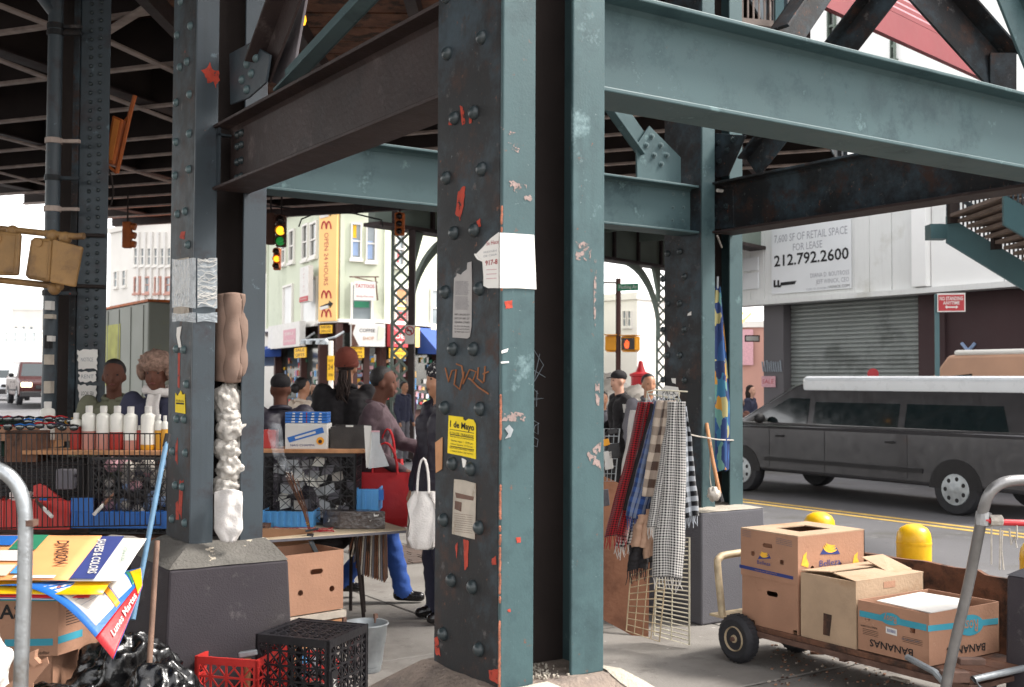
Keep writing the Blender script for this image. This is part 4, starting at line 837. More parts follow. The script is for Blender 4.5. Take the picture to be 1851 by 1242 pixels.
block('far_building', 'faint taller pale block behind the maroon car', wc(20, 190), wc(120, 190), 13, 'cream_wall', wins=[(x0, 590, x0 + 6, 606) for x0 in (26, 40, 54)])
block('white_building', 'white sliver of a facade right of the left column', wc(440, 62), wc(500, 60), 6.9, 'cream_wall', wins=[])
# gap behind the scarf column
t, f = block('pale_building', 'pale building behind the flushing street sign', wc(1070, 60), wc(1152, 58), 5.8, 'cream_wall', wins=[(1127, 562, 1133, 590), (1136, 562, 1142, 590)])
t, f = block('shop_row', 'low row of shops with pink and cream signs far behind the orange signal', wc(1000, 66), wc(1420, 62), 4.6, 'brick_far', depth=5)
board(f, (1070, 615, 1190, 648), [('FURNITURE', 1135, 630, 9, 80, 'pink')], 'signred', 'faded pink red shop sign behind the orange signal', d0=.1, d1=.3)
board(f, (1120, 650, 1190, 664), [('DISCOUNT STORE', 1155, 657, 5, 60, 'brick_far')], 'signy', 'cream shop sign under the faded red one', d0=.4, d1=.5)
board(f, (1322, 596, 1362, 660), [], 'pink', 'pinkish hoarding in the gap left of the shuttered building', d0=.1, d1=.2)
mb = MB()
for k in range(9):
    window(f, t, 1080 + k * 13, 672, 1089 + k * 13, 690, glass='darkglass', bars=0, sill=False)
# ---- shuttered building on the right
U1 = CAM.x + 21.0
fs = Face((U1, 18.6), (U1, -30))
rb = thing('shuttered_building', 'white fascia building with a closed roller shutter across the road', 'building', (U1, 8, 0))
def sy(px, py=560): return fs.hit(px, py)[0]
sA, sB, sC, sE = sy(1346), sy(1415), sy(1657), sy(1690)
zf = 3.62
mb = MB(); fs.box(mb, sy(1374) , sy(1374) + 40, -.149, zf, -9, -.6); mb.build('wall', 'brownwall', rb)
mb = MB(); fs.box(mb, sy(1374) + .1, sB, -.148, zf - .002, -.599, -.02); mb.build('pillar', 'pillar', rb)
mb = MB(); fs.box(mb, sC, sE + .2, -.148, zf - .002, -.599, -.05); mb.build('pillar', 'brownwall', rb)
mb = MB(); fs.box(mb, sE + .201, sE + 40, -.148, zf - .002, -.599, -.12); mb.build('brown_panel', 'brownwall', rb)
# fascia panels, each its own
xs = [1346, 1372, 1397, 1560, 1588, 1628, 1671]
for a_, b_ in zip(xs, xs[1:]):
    mb = MB(); fs.box(mb, sy(a_) + .005, sy(b_) - .005, zf, 6.4, -.6, .3 + random.uniform(-.008, .008)); mb.build('fascia_panel', 'fascia', rb, bevel=.01)
s1 = sy(1671); 
mb = MB(); fs.box(mb, s1 + .01, sy(1698), zf + .02, 6.4, -.6, .45); mb.build('fascia_panel', 'fascia2', rb, bevel=.01)
for k in range(9):
    mb = MB(); fs.box(mb, sy(1698) + .02 + k * 1.7, sy(1698) + 1.7 + k * 1.7, zf, 4.95, -.6, .3); mb.build('fascia_panel', 'fascia2', rb, bevel=.01)
    mb = MB(); fs.box(mb, sy(1698) + .02 + k * 1.7, sy(1698) + 1.7 + k * 1.7, 4.96, 6.4, -.6, .27); mb.build('fascia_panel', 'fascia', rb, bevel=.01)
mb = MB(); fs.box(mb, sA, sA + 40, 6.41, 6.6, -9, .5); mb.build('parapet', 'fascia', rb)
mb = MB(); fs.box(mb, sA + 0, sA + 40, zf - .12, zf - .003, -.019, .42); mb.build('soffit_edge', 'fascia', rb)
# end wall of the fascia return
sh = None; zz = .0; SB0, SC0 = sB + .02, sC - .02
prof_n = 0
slat = MB(); fs.box(slat, SB0, SC0, 0, .105, -.3, -.26); 
while zz < zf - .1:
    mb = MB(); o0 = fs.P(SB0, zz, -.3); L_ = fs.r * (SC0 - SB0)
    mb.prism([o0, o0 + fs.n * .02, o0 + fs.n * .045 + UP * .03, o0 + fs.n * .045 + UP * .06, o0 + fs.n * .012 + UP * .098, o0 + UP * .098], L_)
    mb.build('shutter_slat', 'shutter', rb); zz += .1
# fascia boxes (old sign outlines)
for rc in ((1360, 467, 1388, 491), (1360, 495, 1388, 524)):
    mb = MB(); fs.pbox(mb, *rc, .31, .345); mb.build('blank_plate', 'signpanel', rb, bevel=.006)
ls = thing('lease_sign', 'white lease sign with big black phone number on the fascia', 'sign', fs.P(*fs.hit(1483, 530), .32))
def q(px, py): return fs.P(*fs.hit(px, py), .32)
s0, s1 = sy(1412, 470), sy(1556, 470); mb = MB(); fs.box(mb, s0, s1, fs.hit(1483, 528)[1], fs.hit(1483, 407)[1], .315, .335); mb.build('panel', 'signpanel', ls)
for st, cx, cy, hp_, wp, m_, bo in (('7,600 SF OF RETAIL SPACE', 1481, 427, 14, 132, 'inkgrey', 0), ('FOR LEASE', 1477, 446.5, 13, 53, 'inkgrey', 0), ('212.792.2600', 1482, 468, 20, 135, 'ink', .02), ('DIANA D. BOUTROSS', 1517, 497, 8, 70, 'inkgrey', 0), ('JEFF WINICK, CEO', 1522, 509, 8, 60, 'inkgrey', 0), ('WINICK.COM', 1534, 519, 5, 38, 'ink', 0), ('7,600 SF DIVISIBLE', 1495, 523, 3.5, 40, 'inkgrey', 0)):
    fs.txt(st, cx, cy, hp_, m_, ls, d=.337, wpx=wp, bold=bo)
mb = MB(); fs.ppoly(mb, [(1429, 512), (1457, 509), (1454, 515), (1428, 518)], .336, .345)
for xx in (1416, 1423): fs.ppoly(mb, [(xx, 508), (xx + 3, 507.6), (xx + 3, 519), (xx, 520)], .336, .345); fs.ppoly(mb, [(xx, 517), (xx + 7, 517), (xx + 6, 520.5), (xx + 1, 521)], .3362, .346)
mb.build('company_emblem', 'ink', ls)
# graffiti and posters low on the building
gx = Face((U1 - .0, 18.6), (U1, -30))
mb = MB()
for st in ([(1733, 620), (1744, 634), (1752, 642)], [(1757, 621), (1745, 634), (1735, 645)], [(1733, 645), (1738, 638), (1756, 645)], [(1757, 620), (1752, 627), (1745, 633)]): mb.tube([fs.P(*fs.hit(*p), -.1) for p in st], .035, 6)
mb.build('graffiti_cross', 'awnl', rb)
mb = MB()
for k in range(9):
    x_ = 1378 + k * 4; mb.tube([fs.P(*fs.hit(x_, 650 + random.uniform(0, 8)), .0) for _ in range(2)] + [fs.P(*fs.hit(x_ + 2, 672), .0)], .02, 4)
mb.build('graffiti_tag', 'graffw', rb)
pk = thing('poster', 'faded pink poster low on the grey pillar beside the shutter', 'poster', fs.P(*fs.hit(1389, 700), 0))
mb = MB(); fs.pbox(mb, 1377, 680, 1402, 700, 0, .012); mb.build('sheet', 'pink', pk); fs.txt('SALE', 1389, 690, 8, 'signred', pk, d=.013, wpx=20)
# street sign post in front
NS = thing('no_standing_sign', 'red and white no standing anytime sign on a green post', 'sign', atd(1697, 742, 17.8))
Zs = 17.8; fN = Face(wc(1690, Zs), wc(1750, Zs - .15))
mb = MB(); a_ = fN.P(fN.hit(1695, 600)[0], -.1, -.03); mb.obox(a_ - RT * .04, RT * .07, FW * .03, UP * (fN.hit(1697, 531)[1] + .1)); mb.build('post', 'skyteal', NS)
mb = MB(); fN.pbox(mb, 1694, 530, 1745, 564, .0, .008); mb.build('plate', 'white', NS, bevel=.003)
mb = MB(); fN.pbox(mb, 1696, 533, 1743, 562, .0085, .0105); mb.build('red_field', 'signred', NS)
fN.txt('NO STANDING', 1719.5, 540, 6.5, 'white', NS, d=.012, wpx=42, bold=.02); fN.txt('ANYTIME', 1719.5, 548, 6, 'white', NS, d=.012, wpx=30, bold=.02)
mb = MB(); fN.ppoly(mb, [(1708, 555), (1712, 552), (1712, 554), (1728, 554), (1728, 552), (1732, 555), (1728, 558.5), (1728, 556.5), (1712, 556.5), (1712, 558.5)], .011, .0125); mb.build('arrow', 'white', NS)
# round red marker
rm = thing('reflector_post', 'round red marker on a thin post before the shutter', 'sign', V((U1 - 1.6, 0, 0)) * 0 + W((1578 - 925) / F * 22, 22, 0))
pR = atd(1578, 676, 22); mb = MB(); mb.lathe(pR, [(.0, -.01), (.11, -.01), (.11, .012), (0, .012)], 16, -FW, caps=False); mb.build('disc', 'signred', rm); mb = MB(); mb.tube([V((pR.x, pR.y, 0)) + FW * .03, pR + FW * .03], .02, 6); mb.build('post', 'galv', rm)
# white building behind the red canopy and the distant block
fu = Face((U1 + 1.6, 17.5), (U1 + 1.6, -30))
ub = thing('white_building', 'white upper storey with dark narrow windows behind the red canopy', 'building', (U1 + 3, 5, 6.62))
mb = MB(); fu.box(mb, 0, 46, 6.62, 12.5, -5, 0); mb.build('wall', 'fascia2', ub)
for rc_ in ((1499, 20, 1512, 75), (1525, 25, 1540, 85), (1613, 60, 1620, 108)): window(fu, ub, *rc_, glass='darkglass', frame='steel_far')
# red ribbed canopy over the stairs
rc = thing('red_canopy', 'red canopy edge with white ribs crossing the top right', 'canopy', atz(1620, 60, 6.0))
A0, A1 = atz(1440, -12, 6.0), atz(1790, 148, 6.0); d_ = (A1 - A0).normalized(); nn = V((d_.y, -d_.x, 0))
if nn.dot(FW) > 0: nn = -nn
mb = MB(); mb.obox(A0, A1 - A0, UP * .33, -nn * .08); mb.build('fascia', 'redroof', rc)
for k in range(7):
    o_ = A0 + UP * (.335 + k * .085) - nn * (k * .012)
    mb = MB(); mb.obox(o_, A1 - A0, UP * .062, -nn * .1); mb.build('roof_rib', 'redroof' , rc)
    mb = MB(); mb.obox(o_ + UP * .063 , A1 - A0, UP * .02, -nn * .08); mb.build('roof_seam', 'pink', rc)
for k in range(0):
    p = A0.lerp(A1, .12 + k * .2); mb = MB(); mb.obox(p - UP * 6 - nn * .2, d_ * .12, -nn * .12, UP * 6); mb.build('canopy_post', 'steel_soot_shade', rc)
# ---- station stairs at the right edge
st_ = thing('station_stairs', 'teal steel station stairs with railings descending at the right', 'stairs', W(6.2, 13.5))
ZT = 13.0
pA, pB = atd(1712, 390, ZT + .8), atd(1905, 505, ZT)
dS = (pB - pA); 
mb = MB(); mb.prism([pA, pB, pB - UP * .33, pA - UP * .33], FW * .05); mb.build('stringer', 'skyteal', st_)
mb = MB(); mb.prism([pA + FW * -1.6, pB + FW * -1.6, pB + FW * -1.6 - UP * .33, pA + FW * -1.6 - UP * .33], FW * .05); mb.build('stringer', 'skyteal', st_)
for k in range(12):
    p = pA.lerp(pB, k / 11.5) ; hd = V((dS.x, dS.y, 0)).normalized()
    mb = MB(); mb.obox(p - UP * .03 - FW * .06, hd * .3, FW * -1.5, UP * .04); mb.build('tread', 'tread', st_)
for k in range(26):
    p = pA.lerp(pB, k / 25); mb = MB(); mb.tube([p, p + UP * .95], .012, 5); mb.build('baluster', 'steel_soot_shade', st_); mb = MB(); mb.tube([p + FW * -1.6, p + FW * -1.6 + UP * .95], .012, 5); mb.build('baluster', 'steel_soot_shade', st_)
for h_ in (.95, .3):
    for dd in (0, -1.6):
        mb = MB(); mb.bar(pA + UP * h_ + FW * dd, pB + UP * h_ + FW * dd, .06, .05); mb.build('handrail', 'steel_soot_shade', st_)
for k in (.0, .42): 
    p = pA.lerp(pB, k) ; mb = MB(); mb.obox(p - FW * .1 - UP * .1, RT * .1, FW * .1, UP * 1.3); mb.build('newel_post', 'steel_dark', st_)
mb = MB(); mb.obox(pA - RT * .2 - UP * .28, RT * .22, FW * .2, UP * .18); mb.build('landing_bracket', 'skyteal', st_)
# balustrade seen above the pale beam
bl = thing('platform_railing', 'grey green railing of the platform above the pale beam', 'railing', atd(1330, 20, 9.5))
for k in range(14):
    p = atd(1262 + k * 10, 40, 9.5); mb = MB(); mb.tube([p, p + UP * 1.1], .009, 5); mb.build('baluster', 'steel_pale', bl)
for yy in (30, -20):
    mb = MB(); mb.bar(atd(1250, yy, 9.5), atd(1400, yy + 14, 9.5), .04, .05); mb.build('handrail', 'steel_pale', bl)
for x_ in (1262, 1402): mb = MB(); mb.obox(atd(x_, 80, 9.3), RT * .07, FW * .07, UP * 1.6); mb.build('post', 'skyteal', bl)
# ================================================================ STREET SIGNS AND SIGNALS
fl2 = Face(wc(1090, 24), wc(1200, 23.4))
ss = thing('street_name_sign', 'green street name sign reading flushing av on a brown pole', 'sign', V((*fl2.P(fl2.hit(1116, 600)[0], 0)[:2], -.15)))
pp = fl2.P(fl2.hit(1116, 600)[0], 0, -.05)
mb = MB(); mb.tube([V((pp.x, pp.y, -.15)), V((pp.x, pp.y, fl2.hit(1116, 503)[1]))], .055, 10); mb.tube([V((pp.x, pp.y, fl2.hit(1116, 511)[1])), V((pp.x, pp.y, fl2.hit(1116, 511)[1])) - RT * .6], .02, 6); mb.build('pole', 'dkbrown', ss)
mb = MB(); fl2.pbox(mb, 1117, 513, 1154, 525.5, 0, .02); mb.build('plate', 'green_sign', ss); fl2.txt('Flushing Av', 1135.5, 519, 6.4, 'white', ss, d=.022, wpx=32)
def ped_signal(name, label, f, rect, lit=False, m='amber_b', dep=.28, group='pedestrian signal boxes'):
    x0, y0, x1, y1 = rect; t = thing(name, label, 'pedestrian signal', f.P(*f.hit((x0 + x1) / 2, y1), 0), group=group)
    mb = MB(); f.pbox(mb, x0, y0, x1, y1, -dep, 0); mb.build('housing', m, t, bevel=.025)
    mb = MB(); f.pbox(mb, x0 - 1, y0 - 2.5, x1 + 1, y0 - 1, -dep, .06); f.pbox(mb, x0 + 3, y1 + .5, x1 - 3, y1 + 2, -dep, 0); mb.build('bracket', m, t)
    if lit:
        mb = MB(); f.pbox(mb, x0 + 2, y0 + 3, x1 - 2, y1 - 2, .001, .008); mb.build('lens', 'lampoff', t)
        w = x1 - x0; h = y1 - y0; cx, cy = x0 + w * .42, (y0 + y1) / 2 + 1
        mb = MB(); f.ppoly(mb, [(cx - 5, cy - 1), (cx - 4, cy - 2), (cx - 3, cy + 1), (cx - 3, cy - 6), (cx - 1.6, cy - 6), (cx - 1.3, cy - 1), (cx - .9, cy - 8), (cx + .5, cy - 8), (cx + .8, cy - 1), (cx + 1.2, cy - 7), (cx + 2.4, cy - 7), (cx + 2.6, cy - .5), (cx + 3.2, cy - 5), (cx + 4.3, cy - 5), (cx + 4.2, cy + 4), (cx + 2.5, cy + 8), (cx - 2.5, cy + 8), (cx - 4, cy + 4)], .009, .014); mb.build('hand_symbol', 'handred', t)
    return t
ped_signal('pedestrian_signal', 'bright orange signal box seen from its side left of the red hand', fl2, (1093, 607, 1114, 634))
ped_signal('pedestrian_signal', 'orange pedestrian signal showing a red hand', fl2, (1122, 608, 1149, 634), True)
# two weathered yellow boxes at the left edge, on yellow arms
fY = Face(wc(0, 6.0), wc(150, 5.9))
sgA = thing('signal_gantry', 'weathered yellow signal arms reaching in from the left edge', 'signal arm', fY.P(*fY.hit(60, 520), -.1))
for pts in ([(-60, 405), (0, 412), (125, 425), (140, 424)], [(-60, 500), (0, 506), (75, 514), (100, 517)]):
    mb = MB(); mb.tube([fY.P(*fY.hit(*p), -.06) for p in pts], .018, 10); mb.build('arm', 'amber', sgA, smooth=40)
for x_, y_ in ((10, 416), (83, 424), (106, 428), (86, 520)): mb = MB(); p = fY.P(*fY.hit(x_, y_), -.06); mb.ell(p, (.035, .03, .035), 10, 8); mb.build('joint', 'amber', sgA, smooth=True)
def oldbox(label, quad, hub, dep):
    t = thing('pedestrian_signal', label, 'pedestrian signal', fY.P(*fY.hit(quad[2][0], quad[2][1]), 0), group='weathered yellow signal boxes at the left')
    p = [fY.P(*fY.hit(*q_), .06) for q_ in quad]; mb = MB(); mb.prism(p, -fY.n * dep); mb.build('housing', 'amber', t, bevel=.022, seg=3)
    mb = MB(); mb.lathe(fY.P(*fY.hit(*hub), .0601), [(.022, 0), (.022, .006), (.012, .008)], 14, fY.n); mb.build('hub_cap', 'amber', t)
    pm = [(quad[i][0] * .86 + sum(q_[0] for q_ in quad) / 4 * .14, quad[i][1] * .86 + sum(q_[1] for q_ in quad) / 4 * .14) for i in range(4)]
    mb = MB(); c_ = [fY.P(*fY.hit(*q_), .0605) for q_ in pm]; mb.tube(c_, .003, 5, closed=True); mb.build('door_rim', 'amber', t)
    return t
oldbox('weathered yellow signal box cut off by the left edge', [(-55, 412), (49, 424), (44, 500), (-60, 498)], (10, 434), .03)
oldbox('weathered tilted yellow signal box before the rivet column', [(68, 430), (104, 434), (99, 512), (56, 505)], (83, 442), .05)
tq = [x for x in C.objects if x.name.startswith('pedestrian_signal')][-1]
# its broad side, turned towards the right
p = [fY.P(*fY.hit(*q_), .05) for q_ in ((104.5, 434), (147, 446), (133, 519), (99.5, 512))]; mb = MB(); mb.prism([p[0], p[1] - fY.n * .06, p[2] - fY.n * .06, p[3]], -fY.n * .02); mb.build('side_panel', 'amber', tq, bevel=.01)
# strap round the rivet column holding them
mb = MB(); 
for y_ in (425, 517): mb.tube([fE.P(*fE.hit(128, y_), .03), fE.P(*fE.hit(192, y_ + 2), .03)], .014, 6)
mb.build('strap', 'steel_dark', ec)
# traffic signals
def traffic(label, px, Z, y0, y1, w, face, lit=None, side=False, wire=None, m='sigdark', cat='traffic light'):
    """face: lens side towards camera; lit index 0 red 1 amber 2 green"""
    c = atd(px, (y0 + y1) / 2, Z); h = (y1 - y0) / F * Z; ww = w / F * Z
    t = thing('traffic_light', label, cat, c - UP * h / 2, YAW)
    mb = MB(); mb.box((-ww / 2, 0, 0), (ww / 2, ww * .8, h)); mb.build('housing', m, t, local=True, bevel=.02)
    n = 3
    for k in range(n):
        zc = h - (k + .5) * h / n; r_ = h / n * .42
        if side:
            mb = MB(); mb.lathe((ww / 2, ww * .4, zc), [(r_, 0), (r_ * .95, r_ * 1.1)], 12, (1, 0, -.25)); mb.build('visor', m, t, local=True)
        else:
            mb = MB(); mb.lathe((0, -.001, zc), [(r_, 0), (r_ * .8, .05), (0, .07)], 14, (0, -1, 0), caps=False); mb.build('lens', ['lampoff', 'lampa', 'lampg'][k] if lit is not None and k in lit else 'lampoff', t, local=True)
            mb = MB()
            for i in range(9):
                a0 = math.pi * (-.15 + 1.3 * i / 9); a1 = math.pi * (-.15 + 1.3 * (i + 1) / 9)
                A, B = V((math.cos(a0) * r_, 0, zc + math.sin(a0) * r_)), V((math.cos(a1) * r_, 0, zc + math.sin(a1) * r_)); mb.obox(A, B - A, V((0, -r_ * 1.4, 0)), V((math.cos(a0), 0, math.sin(a0))) * .01)
            mb.build('visor', m, t, local=True)
    if wire: mb = MB(); mb.tube([(0, ww * .4, h), (0, ww * .4, h + wire)], .015, 6); mb.build('hanger', 'steel_dark', t, local=True)
    return t
traffic('traffic light with amber and green lenses glowing, hanging right of the left column', 507, 17, 388, 446, 18, True, (1, 2), wire=.5)
traffic('traffic light seen from behind, brown, next to the glowing amber one', 488, 17.4, 384, 442, 16, True, None, wire=.5, side=True)
traffic('smaller traffic light below with only its amber lens lit', 500, 24, 448, 488, 13, True, (1,), wire=.4, m='orange')
traffic('two-lens brown traffic light under the far beam, left of the nearest column', 722, 18, 384, 425, 18, True, None, m='orange', wire=.3)
traffic('rust brown traffic light hanging on a wire left of the left column', 228, 19, 400, 448, 16, True, None, side=True, m='orange', wire=.55)
wr = thing('signal_wire', 'thin black wires looping between the far signals', 'wire', atd(600, 390, 17)); mb = MB()
for pts, z_ in (([(478, 372), (540, 378), (600, 384), (640, 386), (700, 372), (760, 380)], 17), ([(540, 410), (545, 396), (575, 384)], 17), ([(640, 386), (690, 398), (692, 410)], 17)): mb.tube([atd(*p, z_) for p in pts], .012, 5)
mb.build('wire', 'black', wr)
# no left turn sign
fnt = Face(wc(730, 24.0), wc(752, 24.0))
nt_ = thing('no_turn_sign', 'white sign with a red ring crossing out a left arrow', 'sign', fnt.P(*fnt.hit(741, 622)))
mb = MB(); fnt.pbox(mb, 732, 588, 749.5, 622, 0, .02); mb.build('plate', 'white', nt_, bevel=.005)
mb = MB(); c_ = fnt.P(*fnt.hit(740.5, 598), .024); rr_ = 7.6 / F * 24
mb.tube([c_ + RT * math.cos(i / 20 * 2 * math.pi) * rr_ + UP * math.sin(i / 20 * 2 * math.pi) * rr_ for i in range(20)], .012, 6, closed=True); mb.tube([c_ + (-RT + UP) * rr_ * .7, c_ + (RT - UP) * rr_ * .7], .012, 6); mb.build('red_ring', 'inkred', nt_)
mb = MB(); fnt.ppoly(mb, [(735, 597.5), (738, 595), (738, 596.6), (743.5, 596.6), (744.5, 598), (744.5, 604), (742.8, 604), (742.8, 598.8), (738, 598.8), (738, 600.4)], .021, .024); mb.build('arrow', 'ink', nt_)
# shop pole with vertical yellow sign
vp = thing('sign_pole', 'pale pole with a narrow yellow sign before the corner shop', 'pole', atd(598, 760, 40)); mb = MB(); mb.tube([atd(598, 765, 40), atd(598, 616, 40)], .09, 8); mb.build('pole', 'cream_wall', vp)
fv = Face(wc(590, 39.8), wc(605, 39.8)); mb = MB(); fv.pbox(mb, 592, 643, 604, 688, 0, .05); mb.build('board', 'signy2', vp); fv.txt('LIQUOR', 598, 652, 4, 'dkbrown', vp, d=.055, wpx=9); fv.txt('24', 598, 664, 9, 'dkbrown', vp, d=.055, wpx=9); fv.txt('OPEN', 598, 678, 5, 'dkbrown', vp, d=.055, wpx=9)
# awnings
def awning(label, f, x0, x1, yt, yb, m, dpt=1.0, txt=None, mt='white'):
    t = thing('shop_awning', label, 'awning', f.P(*f.hit((x0 + x1) / 2, yb), .2)); s0, s1 = sorted((f.hit(x0, yt)[0], f.hit(x1, yt)[0])); z1 = f.hit((x0 + x1) / 2, yt)[1]; z0 = f.hit((x0 + x1) / 2, yb)[1]
    mb = MB(); mb.prism([f.P(s0, z1, .1), f.P(s0, z0, dpt), f.P(s0, z0 - .05, dpt), f.P(s0, z0, .1)], f.r * (s1 - s0)); mb.build('cover', m, t)
    return t
awning('dark blue awning between the lattice column and the nearest column', F4, 752, 800, 594, 640, 'awn', 1.2)
awning('blue and white awning left of the corner shop', F1, 478, 512, 625, 646, 'awn', 1.8); awning('pale awning at the far left of the corner shop', F1, 470, 500, 640, 662, 'awnl', 2.4)
# fire alarm box
fa = thing('fire_alarm_post', 'red fire alarm post behind the man in the grey red sweater', 'alarm post', atd(1158, 745, 22))
mb = MB(); p = atd(1158, 745, 22); mb.lathe(p, [(.16, 0), (.16, .1), (.09, .14), (.08, .35), (.17, .42), (.19, .46), (.19, .68), (.22, .7), (.22, .74), (.1, .78), (.06, .88), (.04, .98), (0, 1.0)], 10, caps=False); mb.build('post', 'redmetal', fa, smooth=40)
# star lights and one way sign
sl_ = thing('star_light', 'orange star shaped street light decoration in the gap before the lattice column', 'light decoration', atd(1335, 600, 30))
c_ = atd(1331, 570, 30); mb = MB(); pts = []
for i in range(10): rr_ = .26 if i % 2 == 0 else .12; pts.append(c_ + RT * rr_ * math.sin(i * math.pi / 5) + UP * rr_ * math.cos(i * math.pi / 5))
mb.prism(pts, FW * .05); mb.build('star', 'bulb', sl_)
mb = MB(); mb.tube([atd(1325, 588, 30), atd(1340, 583, 30), atd(1352, 572, 30), atd(1358, 566, 30)], .04, 6); mb.build('garland', 'bulb', sl_)
fo = Face(wc(1340, 29), wc(1380, 29)); ow_ = thing('one_way_sign', 'white one way sign with dark rim in front of the lattice column', 'sign', fo.P(*fo.hit(1360, 618)))
mb = MB(); fo.pbox(mb, 1346, 606, 1373, 618, 0, .03); mb.build('rim', 'ink', ow_); mb = MB(); fo.pbox(mb, 1348, 608, 1371, 616, .031, .04); mb.build('plate', 'white', ow_)
# rust lamp box under the railway
lb = thing('lamp_housing', 'rusty orange lamp box hanging crooked from a bracket under the railway', 'lamp', atd(212, 310, 9)); 
fq = Face(wc(180, 9.0), wc(250, 9.0))
mb = MB(); mb.prism([fq.P(*fq.hit(*p)) for p in ((203, 208), (222, 216), (205, 297), (188, 293))], FW * .14); mb.build('housing', 'orange', lb, bevel=.01)
mb = MB(); mb.prism([fq.P(*fq.hit(*p), .001) for p in ((207, 214), (217, 218), (203, 290), (194, 288))], -FW * .008); mb.build('door', mat('orange lamp door', srgb('#c87a35'), .6), lb)
mb = MB(); mb.tube([fq.P(*fq.hit(*p), -.05) for p in ((240, 170), (232, 200), (207, 311))], .018, 6); mb.tube([fq.P(*fq.hit(*p), -.05) for p in ((190, 297), (207, 311))], .012, 6); mb.tube([fq.P(*fq.hit(*p), -.05) for p in ((222, 216), (232, 205))], .012, 6); mb.build('bracket', 'orange', lb)
cbx = thing('loose_cable', 'loose dark cable looping down beside the rivet column', 'cable', fq.P(*fq.hit(198, 400)))
mb = MB()
for pts in ([(190, 296), (202, 320), (205, 350), (200, 372), (192, 372), (189, 350), (190, 312)], [(187, 270), (180, 320), (176, 370), (180, 400), (188, 384), (190, 330)], [(183, 300), (178, 380), (170, 420), (150, 435)]): mb.tube([fq.P(*fq.hit(*p), .0) for p in pts], .007, 6)
mb.build('cable', 'steel_dark', cbx)

rr2 = MB(); q4 = [W(-40, 26, -.146), W(-8, 26, -.146), W(-14, 46, .60), W(-60, 46, .60)]; rr2.add(q4 + [W(-30, 260, .6), W(-140, 260, .6)], [(0, 1, 2, 3), (3, 2, 4, 5)]); rr2.build('street', 'asphalt', tag=('pale street rising gently away at the left edge', None, None, 'structure'))
# ================================================================ VEHICLES  (local +x = forward, y across, z up from the road)
def wheel(parent, x, y, r, w=.2):
    s = -1 if y < 0 else 1; t = MB()
    t.lathe((x, y - s * w, r), [(r * .62, 0), (r * .93, 0), (r, .03), (r, w - .03), (r * .93, w), (r * .62, w)], 24, (0, s, 0)); wh = t.build('wheel', 'rubber', parent, local=True, smooth=40)
    m_ = MB(); m_.lathe((x, y - s * .0, r), [(r * .62, 0), (r * .6, .012), (r * .3, .015), (r * .12, .03), (0, .032)], 20, (0, s, 0), caps=False)
    o = m_.build('rim', 'galv', wh, local=True, smooth=40)
    h_ = MB()
    for i in range(7): a_ = i / 7 * 2 * math.pi; h_.ell((x, y + s * .018, r) if False else (x + r * .42 * math.cos(a_), y + s * .012, r + r * .42 * math.sin(a_)), (r * .09, .012, r * .09), 8, 5)
    h_.build('rim_holes', 'black', wh, local=True)['kind'] = 'stuff'; return wh
